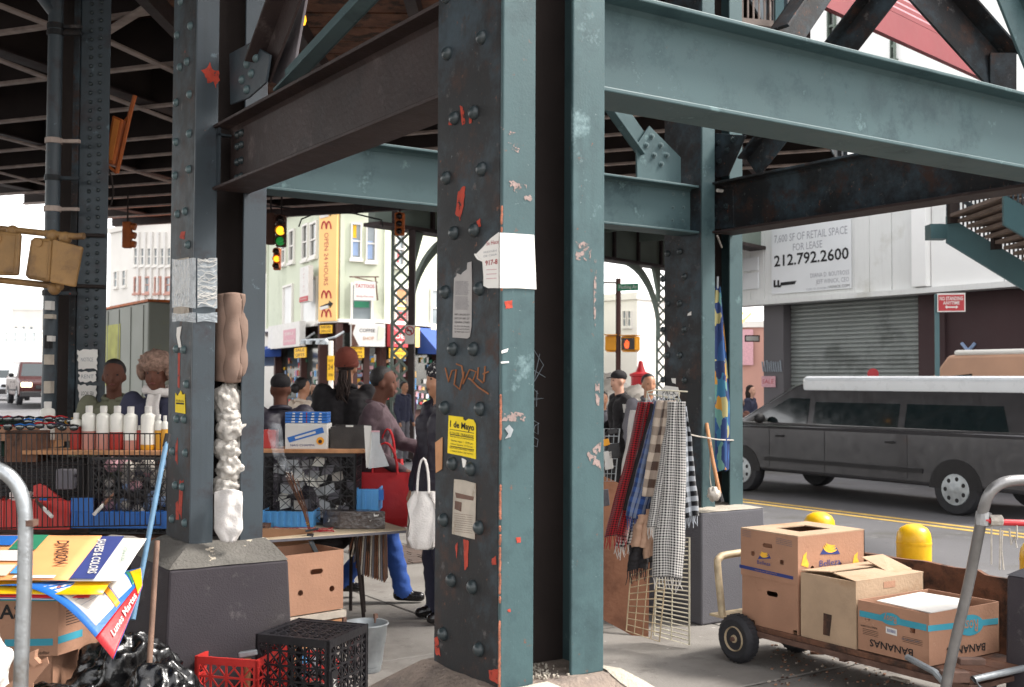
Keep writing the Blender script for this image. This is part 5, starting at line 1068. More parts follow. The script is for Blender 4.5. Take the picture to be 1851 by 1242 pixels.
def car(label, cat, name, loc, rz, L, Wd, lower, green, wins, col, roofm=None, wheels=(.9, 4.0), r=.33, lit=False, group=None, roof=None, bev=.06):
    """lower, green: side profiles (x,z); green house is narrower. wins: list of polygons (x,z)"""
    t = thing(name, label, cat, loc, rz, group=group)
    hw = Wd / 2
    def body(prof, hw0, nm, m, inset=None, zt=None):
        mb = MB(); k = len(prof); zs = [p[1] for p in prof]; z0, z1 = min(zs), max(zs)
        def y_(z): return hw0 if inset is None else hw0 - inset * (z - z0) / (z1 - z0)
        vs = [(x, -y_(z), z) for x, z in prof] + [(x, y_(z), z) for x, z in prof]
        mb.add(vs, [tuple(range(k)), tuple(range(k, 2 * k))[::-1]] + [(i, k + i, k + (i + 1) % k, (i + 1) % k) for i in range(k)]); return mb.build(nm, m, t, local=True, bevel=bev, seg=3, smooth=35)
    body(lower, hw, 'body', col); body(green, hw - .04, 'cabin', col, .16)
    z0 = min(p[1] for p in green); z1 = max(p[1] for p in green)
    def ys(z): return hw - .04 - .16 * (z - z0) / (z1 - z0)
    for s in (-1, 1):
        for wpoly in wins:
            mb = MB(); k = len(wpoly)
            vs = [(x, s * (ys(z) + .003), z) for x, z in wpoly] + [(x, s * (ys(z) + .011), z) for x, z in wpoly]
            mb.add(vs, [tuple(range(k)), tuple(range(k, 2 * k))] + [(i, (i + 1) % k, k + (i + 1) % k, k + i) for i in range(k)]); mb.build('side_window', 'glass', t, local=True)
    for x in wheels:
        for s in (-1, 1):
            wheel(t, x, s * (hw + .005), r)
            mb = MB(); pts = [(x + (r + .06) * math.cos(a_ / 12 * math.pi), s * (hw + .004), max(.28, r + (r + .06) * math.sin(a_ / 12 * math.pi))) for a_ in range(13)]; mb.prism(pts, (0, s * .004, 0)); mb.build('wheel_arch', 'black', t, local=True)
    fx = max(p[0] for p in lower); zl = .68 * r / .33
    for s in (-1, 1):
        mb = MB(); mb.box((fx - .12, s * (hw - .42), zl), (fx + .012, s * (hw - .06), zl + .16)); mb.build('headlight', 'headl' if lit else 'chrome', t, local=True, bevel=.02)
        mb = MB(); mb.box((-.012, s * (hw - .25), .8), (.1, s * (hw - .03), 1.05)); mb.build('tail_light', 'signred', t, local=True, bevel=.02)
        gx = max(p[0] for p in green); mb = MB(); mb.ell((gx - .75, s * (hw + .1), z0 + .12), (.07, .11, .08), 10, 8); mb.build('wing_mirror', 'black', t, local=True, smooth=True)
    mb = MB(); mb.box((fx - .1, -hw + .03, .3), (fx + .06, hw - .03, .52)); mb.build('front_bumper', 'black', t, local=True, bevel=.04)
    mb = MB(); mb.box((fx - .02, -.35, .6), (fx + .02, .35, .74)); mb.build('grille', 'black', t, local=True, bevel=.01)
    mb = MB(); mb.box((fx + .061, -.16, .36), (fx + .068, .16, .46)); mb.build('number_plate', 'white', t, local=True)
    # windscreen
    g = sorted(green, key=lambda p: -p[0]); a0, a1 = g[0], sorted([p for p in green if p[1] > z0 + (z1 - z0) * .8], key=lambda p: -p[0])[0]
    mb = MB(); A0 = a0; k0 = .12; k1 = .88
    def lp(k_): return (a0[0] + (a1[0] - a0[0]) * k_, a0[1] + (a1[1] - a0[1]) * k_)
    q0, q1 = lp(k0), lp(k1); nx, nz_ = (a0[1] - a1[1]) * -1, (a0[0] - a1[0]); ln = math.hypot(nx, nz_); nx, nz_ = nx / ln, nz_ / ln
    vs = []
    for dd in (.002, .01): vs += [(q0[0] + nx * dd, -ys(q0[1]) + .1, q0[1] + nz_ * dd), (q0[0] + nx * dd, ys(q0[1]) - .1, q0[1] + nz_ * dd), (q1[0] + nx * dd, ys(q1[1]) - .1, q1[1] + nz_ * dd), (q1[0] + nx * dd, -ys(q1[1]) + .1, q1[1] + nz_ * dd)]
    mb.hexa(vs); mb.build('windscreen', 'glass', t, local=True)
    mb = MB()
    for s in (-1, 1):
        for x_ in (wheels[0] + .75, (wheels[0] + wheels[1]) / 2 + .25, wheels[1] - .6): mb.box((x_, s * (hw - .002), .42), (x_ + .008, s * (hw + .003), z0 - .03))
        mb.box((wheels[0] + .5, s * (hw + .0), .52), (wheels[1] - .5, s * (hw + .018), .58))
    mb.build('door_seams', 'black', t, local=True)['kind'] = 'stuff'
    for s in (-1, 1):
        for x_ in (wheels[0] + .95, wheels[1] - .9): mb = MB(); mb.box((x_, s * (hw + .003), z0 - .16), (x_ + .16, s * (hw + .03), z0 - .13)); mb.build('door_handle', 'black', t, local=True, bevel=.008)
    if roof: mb = MB(); mb.box(*roof); mb.build('roof_panel', roofm, t, local=True, bevel=.08, seg=4)
    return t
# dark minivan on the road, heading up the street (towards +Y)
van_low = [(0, .35), (5.2, .35), (5.28, .6), (5.2, .82), (4.55, 1.08), (0, 1.1), (-.04, .7)]
van_gr = [(4.5, 1.06), (3.45, 1.72), (3.2, 1.78), (.35, 1.8), (.08, 1.6), (.02, 1.06)]
van_w = [[(3.15, 1.12), (4.15, 1.12), (3.5, 1.50), (3.15, 1.50)], [(1.75, 1.12), (3.05, 1.12), (3.05, 1.45), (1.75, 1.45)], [(.3, 1.12), (1.65, 1.12), (1.65, 1.45), (.4, 1.45)]]
UV_ = CAM.x + 13.2; KX = 1.17
van_low, van_gr = [[(x * KX, z) for x, z in q] for q in (van_low, van_gr)]; van_w = [[(x * KX, z) for x, z in q] for q in van_w]
car('dark grey minivan, its roof painted white as sky reflection, passing on the road', 'minivan', 'minivan', (UV_ + .95, CAM.y + 8.15, -.15), R(90), 6.1, 1.9, van_low, van_gr, van_w, 'carpaint', wheels=(1.1, 5.0), r=.34, roof=((.1, -.79, 1.56), (3.9, .79, 1.84)), roofm='carwhite')  # white roof panel stands in for the sky mirrored in the grey roof
# tan cargo truck in the next lane
tr_low = [(0, .5), (5.6, .5), (5.6, 1.1), (5.5, 1.25), (0, 1.25)]
tr_gr = [(5.5, 1.24), (4.9, 1.95), (4.7, 2.22), (.1, 2.26), (0, 1.24)]
tk = car('tan cargo van standing behind the dark grey minivan', 'cargo van', 'cargo_van', (CAM.x + 17.6, CAM.y + 7.2, -.15), R(90), 5.6, 2.0, tr_low, tr_gr, [[(4.2, 1.3), (5.2, 1.3), (4.75, 1.85), (4.2, 1.9)]], 'tan', wheels=(1.1, 4.6), r=.36, roof=((.2, -.8, 2.2), (4.6, .8, 2.3)), roofm='cream_wall')
mb = MB(); mb.box((.6, .6, 2.31), (1.8, .75, 2.36)); mb.build('roof_marker', 'amber_b', tk, local=True)
# box truck behind the left stall
bt = thing('box_truck', 'grey green box truck passing behind the two people at the left', 'truck', wc(267, 22) + V((1.15, 3.2, -.15)), R(90))
mb = MB(); mb.box((-3.2, -1.15, .75), (1.6, 1.15, 3.25)); mb.build('cargo_box', 'truckbox', bt, local=True, bevel=.04)
mb = MB(); mb.box((-3.22, -1.17, 3.251), (1.62, 1.17, 3.30)); mb.build('top_rail', 'orange', bt, local=True)
mb = MB(); mb.prism([(1.7, -1.0, .5), (3.3, -1.0, .5), (3.35, -1.0, 1.2), (3.0, -1.0, 1.35), (2.6, -1.0, 2.15), (1.7, -1.0, 2.2)], (0, 2.0, 0)); mb.build('cab', 'greyc', bt, local=True, bevel=.06)
mb = MB(); mb.box((-3.1, -.8, .4), (3.2, .8, .745)); mb.build('chassis', 'black', bt, local=True)
for x_ in (-2.2, 2.5):
    for s in (-1, 1): wheel(bt, x_, s * 1.12, .42, .25)
for s in (-1, 1):
    for k in range(5): mb = MB(); mb.box((-2.9 + k * .9, s * 1.151, .8), (-2.86 + k * .9, s * 1.165, 3.2)); mb.build('side_rib', 'truckbox', bt, local=True)
    mb = MB(); mb.box((-1.2, s * 1.152, 1.6), (.4, s * 1.16, 2.9)); mb.build('side_emblem', mat('dull yellow emblem', srgb('#9a9a50'), .8), bt, local=True)
# cars at the far left
sd_low = [(0, .3), (4.3, .3), (4.35, .75), (3.3, .95), (0, .98), (-.03, .6)]
sd_gr = [(3.3, .94), (2.75, 1.42), (.7, 1.46), (.1, .96)]
su_gr = [(3.5, 1.0), (2.9, 1.62), (.2, 1.68), (0, 1.0)]; su_low = [(0, .35), (4.4, .35), (4.45, .85), (3.5, 1.02), (0, 1.04)]
car('maroon suv with one headlight lit, coming from the far left', 'car', 'parked_car', wc(55, 46) + UP * .6, YAW + R(-60), 4.4, 1.8, su_low, su_gr, [[(.4, 1.08), (3.1, 1.08), (2.75, 1.52), (.5, 1.56)]], mat('maroon car paint', srgb('#3d1613'), .3, 0, .05, 2, 0), wheels=(.8, 3.6), lit=True)
car('pale hazy car at the left edge behind the maroon one', 'car', 'parked_car', wc(6, 54) + UP * .6, YAW + R(-62), 4.3, 1.75, sd_low, sd_gr, [[(.6, 1.0), (2.8, 1.0), (2.5, 1.36), (.9, 1.38)]], 'carwhite', wheels=(.8, 3.5))
# ================================================================ PEOPLE
def head_mesh(parts_only=False):
    pass
def person(label, loc, face, h=1.7, top='dark', legs='dark', skin='skin', hair='hair', hat=None, pose=None, build=1.0, coat=False, hands=True, scarf=None, hairstyle='short', vox=.014, look=0, group=None, shoes='shoe', stripe=None):
    """loc: point between the feet; face: world heading angle (0 = +X); local +y is forward, +x is the person's right"""
    t = thing('person', label, 'person', loc, face - R(90), group=group)
    k = h / 1.75; b_ = build
    J = dict(pel=(0, 0, .95), waist=(0, 0, 1.10), chest=(0, .0, 1.32), neck=(0, .0, 1.47), head=(0, .02, 1.625),
             shR=(.185, 0, 1.42), shL=(-.185, 0, 1.42), elR=(.25, -.02, 1.14), elL=(-.25, -.02, 1.14), haR=(.25, .08, .88), haL=(-.25, .08, .88),
             hiR=(.09, 0, .92), hiL=(-.09, 0, .92), knR=(.1, .02, .50), knL=(-.1, .02, .50), anR=(.11, -.02, .09), anL=(-.11, -.02, .09))
    if pose: J.update(pose)
    J = {a: V(c) for a, c in J.items()}
    prims = []  # (mat, p, q, r0, r1)
    def cap(m, p, q, r0, r1): prims.append((m, V(p), V(q), r0, r1))
    T, L, S, O = 0, 1, 2, 3
    x = V((1, 0, 0)); cst = J['chest']; pl = J['pel']; sx = (J['shR'] - J['shL']).normalized()
    for s in (-1, 1):
        cap(T, pl + sx * s * .075 * b_, J['waist'] + sx * s * .07 * b_, .105 * b_, .098 * b_)
        cap(T, J['waist'] + sx * s * .07 * b_, cst + sx * s * .085 * b_, .1 * b_, .112 * b_)
        cap(T, cst + sx * s * .08 * b_, J['neck'] - UP * .02, .1 * b_, .055)
        if coat: cap(T, pl + sx * s * .08 * b_, pl + sx * s * .1 * b_ - UP * .3, .12 * b_, .13 * b_)
    for a in ('R', 'L'):
        cap(T, J['sh' + a], J['el' + a], .066 * b_, .052 * b_); cap(T, J['el' + a], J['ha' + a].lerp(J['el' + a], .06), .052 * b_, .04 * b_)
        cap(L, J['hi' + a], J['kn' + a], .092 * b_, .066 * b_); cap(L, J['kn' + a], J['an' + a], .064 * b_, .058 * b_)
        hd = (J['ha' + a] - J['el' + a]).normalized(); cap(S, J['ha' + a], J['ha' + a] + hd * .08, .028, .034)
        ft = V((0, 1, 0)); an = J['an' + a]; fz = an.z - .05
        cap(O, an - UP * .03 - ft * .03, an - UP * .045 + ft * .13, .045, .036)
    hdp = J['head']; cap(S, J['neck'] - UP * .03, hdp - UP * .04, .055, .055)
    # remeshed body
    mb = MB()
    for m, p, q, r0, r1 in prims:
        d = (q - p); n = max(2, int(d.length / .03)); rot = UP.rotation_difference(d.normalized() if d.length > 1e-6 else UP).to_matrix(); ln = d.length
        prof = [(0, -r0)] + [(r0 * math.sin(i * math.pi / 8), -r0 * math.cos(i * math.pi / 8)) for i in range(1, 4)] + [(r0, 0), (r1, ln)] + [(r1 * math.sin(math.pi / 2 - i * math.pi / 8), ln + r1 * math.sin(i * math.pi / 8)) for i in range(1, 4)] + [(0, ln + r1)]
        mb.lathe(p, prof, 14, d if ln > 1e-6 else UP, caps=False)
    # head: skull, jaw, nose, ears, brow
    Rh = Matrix.Rotation(look, 3, 'Z')
    def hp(v): return hdp + Rh @ V(v)
    mb.ell(hp((0, 0, .03)), (.074, .092, .092), 16, 12); mb.ell(hp((0, .028, -.045)), (.054, .06, .062), 14, 10, Rh); mb.ell(hp((0, .085, -.022)), (.013, .022, .02), 8, 6); mb.ell(hp((0, .078, .005)), (.01, .02, .03), 8, 6)
    mb.ell(hp((0, .066, .036)), (.05, .026, .014), 10, 6); mb.ell(hp((0, .073, -.058)), (.024, .014, .016), 10, 6); mb.ell(hp((0, .06, -.09)), (.022, .022, .018), 8, 6)
    for s in (-1, 1): mb.ell(hp((s * .076, -.01, -.01)), (.012, .022, .034), 8, 6); mb.ell(hp((s * .036, .056, -.03)), (.026, .026, .03), 8, 6)
    me = bpy.data.meshes.new('b'); me.from_pydata(mb.v, [], mb.f); o = bpy.data.objects.new('b', me); C.objects.link(o)
    # triangulated volumes may be closed only by poles: voxel remesh unites everything
    rm_ = o.modifiers.new('r', 'REMESH'); rm_.mode = 'VOXEL'; rm_.voxel_size = vox; rm_.use_smooth_shade = True
    sm = o.modifiers.new('s', 'SMOOTH'); sm.iterations = 2; sm.factor = .5
    dg = bpy.context.evaluated_depsgraph_get(); me2 = bpy.data.meshes.new_from_object(o.evaluated_get(dg)); bpy.data.objects.remove(o)
    nv = len(me2.vertices); co = np.empty(nv * 3); me2.vertices.foreach_get('co', co); co = co.reshape(-1, 3)
    best = np.full(nv, 9.); bi = np.zeros(nv, int)
    allp = prims + [(S, hdp + UP * .03, hdp - UP * .05, .085, .07)]
    for m, p, q, r0, r1 in allp:
        p, q = np.array(p), np.array(q); d = q - p; L2 = max(d @ d, 1e-9); tt = np.clip(((co - p) @ d) / L2, 0, 1); dist = np.linalg.norm(co - p - tt[:, None] * d, axis=1) - (r0 + (r1 - r0) * tt)
        u = dist < best; best[u] = dist[u]; bi[u] = m
    # folds in the clothing
    nrm = np.empty(nv * 3); me2.vertices.foreach_get('normal', nrm); nrm = nrm.reshape(-1, 3)
    sd = random.uniform(0, 50)
    for i in range(nv):
        if bi[i] in (0, 1):
            c_ = V(co[i]); f = noise.noise(V((c_.x * 9 + sd, c_.y * 9, c_.z * 16))) * .011 + noise.noise(V((c_.x * 22, c_.y * 22 + sd, c_.z * 34))) * .005; co[i] += nrm[i] * f
    me2.vertices.foreach_set('co', (co * k).ravel())
    me2.materials.clear()
    for m in (top, legs, skin, shoes): me2.materials.append(M[m])
    mi = [int(np.bincount(bi[list(p.vertices)]).argmax()) for p in me2.polygons]; me2.polygons.foreach_set('material_index', mi); me2.shade_smooth()
    if hands:  # five fingers on each hand, joined into the same mesh
        bm = bmesh.new(); bm.from_mesh(me2); fb_ = MB()
        for a in ('R', 'L'):
            hd = (J['ha' + a] - J['el' + a]).normalized(); sd_ = hd.cross(UP); sd_ = sd_.normalized() if sd_.length > .1 else V((1, 0, 0)); pn = hd.cross(sd_)
            base = J['ha' + a] + hd * .1
            for i in range(4):
                o_ = base + sd_ * (i - 1.5) * .017; ln = (.062, .072, .068, .052)[i]; cu_ = pn * .02
                fb_.tube([(o_ - hd * .02) * k, (o_ + hd * ln * .5 + cu_ * .3) * k, (o_ + hd * ln * .85 + cu_) * k], [.0088, .008, .0065], 6)
            th = J['ha' + a] + hd * .05 - sd_ * .03; fb_.tube([th * k, (th + hd * .03 - sd_ * .022) * k, (th + hd * .06 - sd_ * .028) * k], [.0105, .0095, .0075], 6)
        n0 = len(bm.verts); vsn = [bm.verts.new(v) for v in fb_.v]
        for f in fb_.f:
            try: ff = bm.faces.new([vsn[i] for i in f]); ff.material_index = 2; ff.smooth = True
            except ValueError: pass
        bm.to_mesh(me2); bm.free()
    bo = bpy.data.objects.new('body', me2); C.objects.link(bo); bo.parent = t
    def kid(mb_, nm, m, smooth=True):
        mb_.v = [tuple(V(v) * k) for v in mb_.v]; return mb_.build(nm, m, t, local=True, smooth=smooth)
    for s in (-1, 1):
        m_ = MB(); m_.ell(hp((s * .03, .072, .012)), (.0125, .009, .0075), 8, 6); kid(m_, 'eye', 'ink')
    m_ = MB(); m_.ell(hp((0, .083, -.058)), (.021, .008, .0065), 10, 6); kid(m_, 'mouth', mat('lips', srgb('#6b3a35'), .5, 0, .05, 9, 0))
    if not hat or hairstyle in ('long', 'locks', 'bun'):
        m_ = MB(); m_.ell(hp((0, -.016, .046)), (.083, .094, .088), 16, 10, fn=lambda d: 1 + .05 * noise.noise(d * 6) - (.14 if (d.y > .35 and d.z < .45) else 0)); kid(m_, 'hair', hair)
    if hairstyle == 'long':
        m_ = MB(); m_.ell(hp((0, -.05, -.07)), (.1, .07, .17), 14, 10, fn=lambda d: 1 + .16 * noise.noise(d * 5)); kid(m_, 'hair', hair)
    if hairstyle == 'bun':
        m_ = MB(); m_.ell(hp((0, -.1, .0)), (.05, .06, .06), 12, 8, fn=lambda d: 1 + .2 * noise.noise(d * 5)); kid(m_, 'hair_bun', hair)
    if hairstyle == 'locks':
        for i in range(22):
            a_ = -math.pi / 2 + random.uniform(-.9, .9); r_ = .075; m_ = MB(); p0 = hp((r_ * math.cos(a_) * .8, r_ * math.sin(a_) - .02, -.02)); ln = random.uniform(.16, .30)
            m_.tube([p0, p0 + V((random.uniform(-.015, .015), -.03, -ln * .4)), p0 + V((random.uniform(-.03, .03), -.05, -ln * .75)), p0 + V((random.uniform(-.04, .04), -.045, -ln))], [.010, .0095, .009, .005], 6); kid(m_, 'hair_lock', hair)
    if hat == 'beanie':
        m_ = MB(); m_.ell(hp((0, -.015, .075)), (.098, .11, .10), 18, 12, fn=lambda d: 1 + .015 * noise.noise(d * 7)); kid(m_, 'knit_cap', 'knit')
        m_ = MB(); m_.lathe(hp((0, -.008, .03)), [(.088, -.025), (.097, -.02), (.1, .0), (.098, .028), (.09, .03)], 20, squash=1.0, caps=False); kid(m_, 'cap_band', 'knit')
    if hat == 'cap':
        m_ = MB(); m_.ell(hp((0, -.006, .06)), (.082, .1, .075), 16, 10); kid(m_, 'cap', 'dark'); m_ = MB(); m_.prism([hp(q) for q in ((-.06, .06, .045), (-.045, .135, .035), (.045, .135, .035), (.06, .06, .045))], (0, 0, .008)); kid(m_, 'cap_peak', 'dark', False)
    if hat == 'fur':
        m_ = MB(); m_.ell(hp((0, -.005, .085)), (.115, .125, .085), 28, 18, fn=lambda d: 1 + .16 * noise.noise(d * 9) + .1 * noise.noise(d * 22)); kid(m_, 'fur_hat', 'fur')
        for s in (-1, 1): m_ = MB(); m_.ell(hp((s * .095, -.01, .03)), (.04, .07, .065), 16, 12, fn=lambda d: 1 + .2 * noise.noise(d * 10)); kid(m_, 'ear_flap', 'fur')
    if hat == 'knitpattern':
        m_ = MB(); m_.ell(hp((0, -.01, .055)), (.09, .105, .09), 16, 10); kid(m_, 'knit_hat', mat('black white knit', srgb('#26242a'), .95, 0, .2, 30, .5, 120, chips=[(srgb('#c9c4c0'), 38, .56)]))
    if scarf:
        m_ = MB(); pts = [J['neck'] + V((.08 * math.cos(i / 12 * 2 * math.pi), .075 * math.sin(i / 12 * 2 * math.pi) + .01, .02 + .012 * math.sin(i))) for i in range(12)]; m_.tube(pts, .032, 8, closed=True); kid(m_, 'scarf_loop', scarf)
        m_ = MB(); m_.sheet(lambda u, v: J['neck'] + V((-.05 + u * .09 + .01 * math.sin(v * 8), .105 + .012 * math.sin(u * 9) + .02 * math.sin(v * 3), .0 - v * .42)), 8, 14, .012); kid(m_, 'scarf_tail', scarf)
    # collar and front closing line of the jacket
    m_ = MB(); pts = [J['neck'] + V((.075 * math.cos(a_), .062 * math.sin(a_), .0 - .018 * math.sin(a_))) for a_ in [R(110) + i / 12 * R(320) for i in range(13)]]; m_.tube(pts, [.014] + [.02] * 11 + [.014], 6); kid(m_, 'collar', top)
    if stripe:
        for z_ in (1.28, 1.22): m_ = MB(); m_.lathe((0, cst.y, z_), [(.2 * b_, -.008), (.204 * b_, 0), (.2 * b_, .008)], 20, squash=.62, caps=False); kid(m_, 'sweater_stripe', stripe)
    return t
def ground(px, Z, z=0): p = wc(px, Z); return V((p.x, p.y, z))
FYAW = math.atan2(FW.y, FW.x)          # heading straight away from the camera
tow = FYAW + math.pi                     # facing the camera
# behind the left stall
person('woman in an olive jacket looking sideways behind the left stall, dark hair pulled back', ground(208, 8.3), tow + R(4), 1.74, 'olive', 'dark', 'skin', 'hair', look=R(8), build=1.05, vox=.012, pose=dict(elR=(.27, .02, 1.14), haR=(.22, .2, 1.0), elL=(-.27, .02, 1.14), haL=(-.22, .2, 1.0)))
person('man in a brown fur hat and white scarf looking down beside the left column', ground(288, 7.9), tow - R(0), 1.78, 'navy', 'dark', 'skin', 'hair', 'fur', scarf='scarfw', build=1.08, vox=.012, pose=dict(head=(0, .06, 1.6), haR=(.15, .25, 1.05), haL=(-.15, .25, 1.05), elR=(.27, .02, 1.15), elL=(-.27, .02, 1.15)))
# vendor in a rust knit hat seen from behind
person('person seen from behind in a rust knit hat with long locks and a black coat', ground(626, 9.6), FYAW, 1.83, 'dark', 'dark', 'skin_l', 'dread', 'beanie', hairstyle='locks', coat=True, build=1.22, vox=.012)
# walker with the red bag
wlk = person('walking person in brown and plum with a big red bag, blue trousers and black shoes', ground(680, 8.3), YAW + R(2), 1.70, 'plumgrey', 'denim', 'skin', 'hair', hairstyle='short', build=1.12, vox=.013, coat=False,
       pose=dict(haR=(.2, .22, .98), elR=(.28, -.08, 1.15), elL=(-.2, .18, 1.16), haL=(-.1, .4, 1.12), knR=(.09, .12, .5), anR=(.1, .22, .09), knL=(-.1, .06, .5), anL=(-.11, -.26, .12), head=(0, .06, 1.62)))
bgp = thing('shopping_bag', 'big red cloth bag carried by the walking person', 'bag', atd(695, 930, 8.0))
def bag(parent, c, w, h, d, m, handles=True, crease=.02):
    mb = MB(); c = V(c); n = 14
    rings = []
    for j, zz in enumerate((0, .04, .2, .5, .8, 1)):
        k_ = (.8, .98, 1.04, 1.0, .97, .9)[j]; dd = (.7, 1.0, 1.1, .9, .6, .35)[j]
        rings.append([c + RT * (w / 2 * k_ * math.copysign(abs(math.cos(a_)) ** .5, math.cos(a_))) + FW * (d / 2 * dd * math.copysign(abs(math.sin(a_)) ** .5, math.sin(a_))) + UP * (h * zz) + V((noise.noise(V((a_ * 2, zz * 5, w * 9))), noise.noise(V((a_ * 2, zz * 5, 3 + w * 9))), 0)) * crease for a_ in [i / 20 * 2 * math.pi for i in range(20)]])
    vs = [p for r_ in rings for p in r_]; L = 20
    fs = [(i * L + j, i * L + (j + 1) % L, (i + 1) * L + (j + 1) % L, (i + 1) * L + j) for i in range(5) for j in range(L)] + [tuple(range(L))[::-1]]
    mb.add(vs, fs); mb.build('bag_body', m, parent, smooth=True)
    if handles:
        for s in (-1, 1):
            mb = MB(); pts = [c + UP * h * .97 + FW * s * .02 + RT * (w * .22 * math.cos(a_)) + UP * (.22 * math.sin(a_)) for a_ in [i / 10 * math.pi for i in range(11)]]; mb.tube(pts, .007, 6); mb.build('handle', m, parent)
bag(bgp, atd(695, 952, 8.02), .40, .38, .16, 'redbag')
b2 = thing('shopping_bag', 'red tote slung at the walking person\'s hip, above the big red bag', 'bag', atd(712, 868, 8.1)); bag(b2, atd(700, 880, 8.15), .24, .2, .12, 'redbag')
# person at the right in the dark puffer with a white plastic bag
person('person in a dark puffer jacket and patterned knit hat beside the nearest column', ground(800, 7.6), tow - R(65), 1.72, 'puffer', 'navy', 'skin_l', 'hair', 'knitpattern', build=1.3, coat=True, vox=.014, pose=dict(elL=(-.27, .0, 1.14), haL=(-.27, .05, .88), elR=(.27, .02, 1.14), haR=(.27, .1, .88)))
b3 = thing('plastic_bag', 'white plastic carrier bag hanging beside the nearest column', 'bag', atd(762, 990, 7.0)); bag(b3, atd(764, 992, 7.2), .17, .36, .12, 'scarfw', crease=.05)
# passers at the left of the shop view
person('stooping person in a dark coat right of the left column, seen from behind', ground(508, 8.5), FYAW + R(15), 1.64, 'puffer', 'dark', 'skin', 'hair', 'cap', build=1.4, coat=True, vox=.015)
person('woman with black hair tied up in a white top walking away', ground(545, 12.5), FYAW - R(50), 1.62, 'creamc', 'denim', 'skin_l', 'hair', hairstyle='bun', vox=.015, build=1.05)
person('small distant woman in a grey jacket and jeans crossing left of the rust knit hat', ground(567, 26, -.15), tow, 1.66, 'greyc', 'denim', 'skin_p', 'hair', hairstyle='long', vox=.02, hands=False)
person('distant shopper in a blue cap right of the rust knit hat', ground(652, 30, -.15), tow + R(30), 1.7, 'creamc', 'dark', 'skin_p', 'hair', 'cap', vox=.022, hands=False)
person('distant person in navy leaning beside the lattice column', ground(730, 24, -.15), tow + R(60), 1.72, 'navy', 'greyc', 'skin_l', 'hair', vox=.022, hands=False)
person('distant person in a blue coat farther behind at the lattice column', ground(742, 28, -.15), tow - R(60), 1.66, 'plum', 'dark', 'skin', 'hair', vox=.022, hands=False)
# right gap
person('man in a black coat and black cap standing in profile, holding a white paper cup', ground(1121, 13.0), tow + R(-75), 1.72, 'dark', 'dark', 'skin_p', 'hair', 'cap', coat=True, vox=.014, build=1.08, pose=dict(haR=(.2, .25, .98), elR=(.26, .0, 1.14), haL=(-.2, .25, 1.0)))
mb = MB(); pc = atd(1131, 746, 12.75); mb.lathe(pc, [(.025, 0), (.035, .09), (.037, .095)], 12); mb.build('paper_cup', 'white', tag=('white paper cup in the hand of the man in the black cap', 'cup'))
person('man in a grey sweater with red stripes behind the scarves', ground(1172, 12.5), tow + R(12), 1.68, 'greyc', 'dark', 'skin_l', 'hair', vox=.014, stripe='redmetal', build=1.08)
person('small person in red far behind the man in the black cap', ground(1103, 26, -.15), tow + R(40), 1.7, 'redmetal', 'dark', 'skin_l', 'hair', vox=.022, hands=False)
person('person in a pale hood at the left edge of the middle gap', ground(1090, 16, -.15), tow, 1.6, 'greyc', 'dark', 'skin_l', 'hair', vox=.022, hands=False)
person('woman with long dark curly hair in a dark coat before the pillar', ground(1356, 23, -.15), tow + R(60), 1.68, 'navy', 'dark', 'skin_p', 'dread', hairstyle='long', coat=True, vox=.018, hands=False, build=1.15)
person('person in a fur hooded tan coat at the minivan nose', ground(1334, 20, -.15), tow + R(10), 1.45, 'brownc', 'dark', 'skin_l', 'hair', 'fur', vox=.02, hands=False, build=1.2)
# heap of white bags by the far kerb
for k, (px, py, Z, s) in enumerate(((1100, 735, 18, .35), (1106, 712, 18.2, .32), (1150, 722, 18, .3), (1160, 738, 17.8, .28), (1142, 742, 17.6, .25), (1096, 700, 18.5, .3))):
    p = atd(px, py, Z); mb = MB(); sd = k * 7.1; mb.ell(p, (s, s * .8, s * .75), 20, 14, fn=lambda d: 1 + .25 * noise.noise(d * 3 + V((sd, 0, 0))) + .08 * noise.noise(d * 11)); mb.build('garbage_bag', 'whitebag', smooth=True, tag=('white bag in the heap behind the black capped man, ' + ('lowest left', 'middle left', 'beside the red alarm post', 'lowest right', 'between the two men', 'topmost left')[k], 'bag', 'white bags heaped at the far kerb'))
# ================================================================ THE STREET STALL (left and middle)
ZT_ = 6.95
def cf(px, py, Z): return atd(px, py, Z)
# ---- folding table right of the left column
def tabletop(name, label, pts4, th, m, edge=None, legs=()):
    t = thing(name, label, 'table', sum((V(p) for p in pts4), V()) / 4 - UP * 0)
    mb = MB(); mb.prism(pts4, -UP * th); mb.build('table_top', m, t, bevel=.003)
    for a, b in legs: mb = MB(); mb.tube([a, b], .0125, 8); mb.build('leg', 'steel_dark', t)
    return t
zt = .625
tp = [atz(430, 982, zt), atz(742, 956, zt), atz(716, 948, zt), atz(430, 955, zt)]
tp = [atz(440, 978, zt), atz(742, 957, zt), W((690 - 925) / F * 7.9, 7.9, zt), W((430 - 925) / F * 7.9, 7.9, zt)]
lg = atz(640, 962, zt)
tb = tabletop('folding_table', 'folding table with a pale worn top right of the left column', tp, .018, mat('pale laminate', srgb('#cdbb9f'), .6, 0, .12, 6, .1), legs=[(lg + FW * .05 - UP * .02, atz(658, 1122, 0)), (atz(560, 966, zt) + FW * .1 - UP * .02, atz(560, 966, zt) + FW * .1 - UP * (zt - .01)), (tp[2] - RT * .15 - UP * .02, tp[2] - RT * .1 - FW * .05 - UP * (zt - .005)), (tp[3] + RT * .8 - UP * .02, tp[3] + RT * .8 - UP * (zt - .005))])
mb = MB(); mb.tube([atd(630, 965, 7.5), atd(655, 1000, 7.55)], .006, 6); mb.build('leg_strut', 'steel_dark', tb)
mb = MB(); e0, e1 = tp[0], tp[1]; mb.obox(e0 - UP * .02 - FW * .004, e1 - e0, UP * .016, FW * .003); mb.build('edge_band', 'greyc', tb)
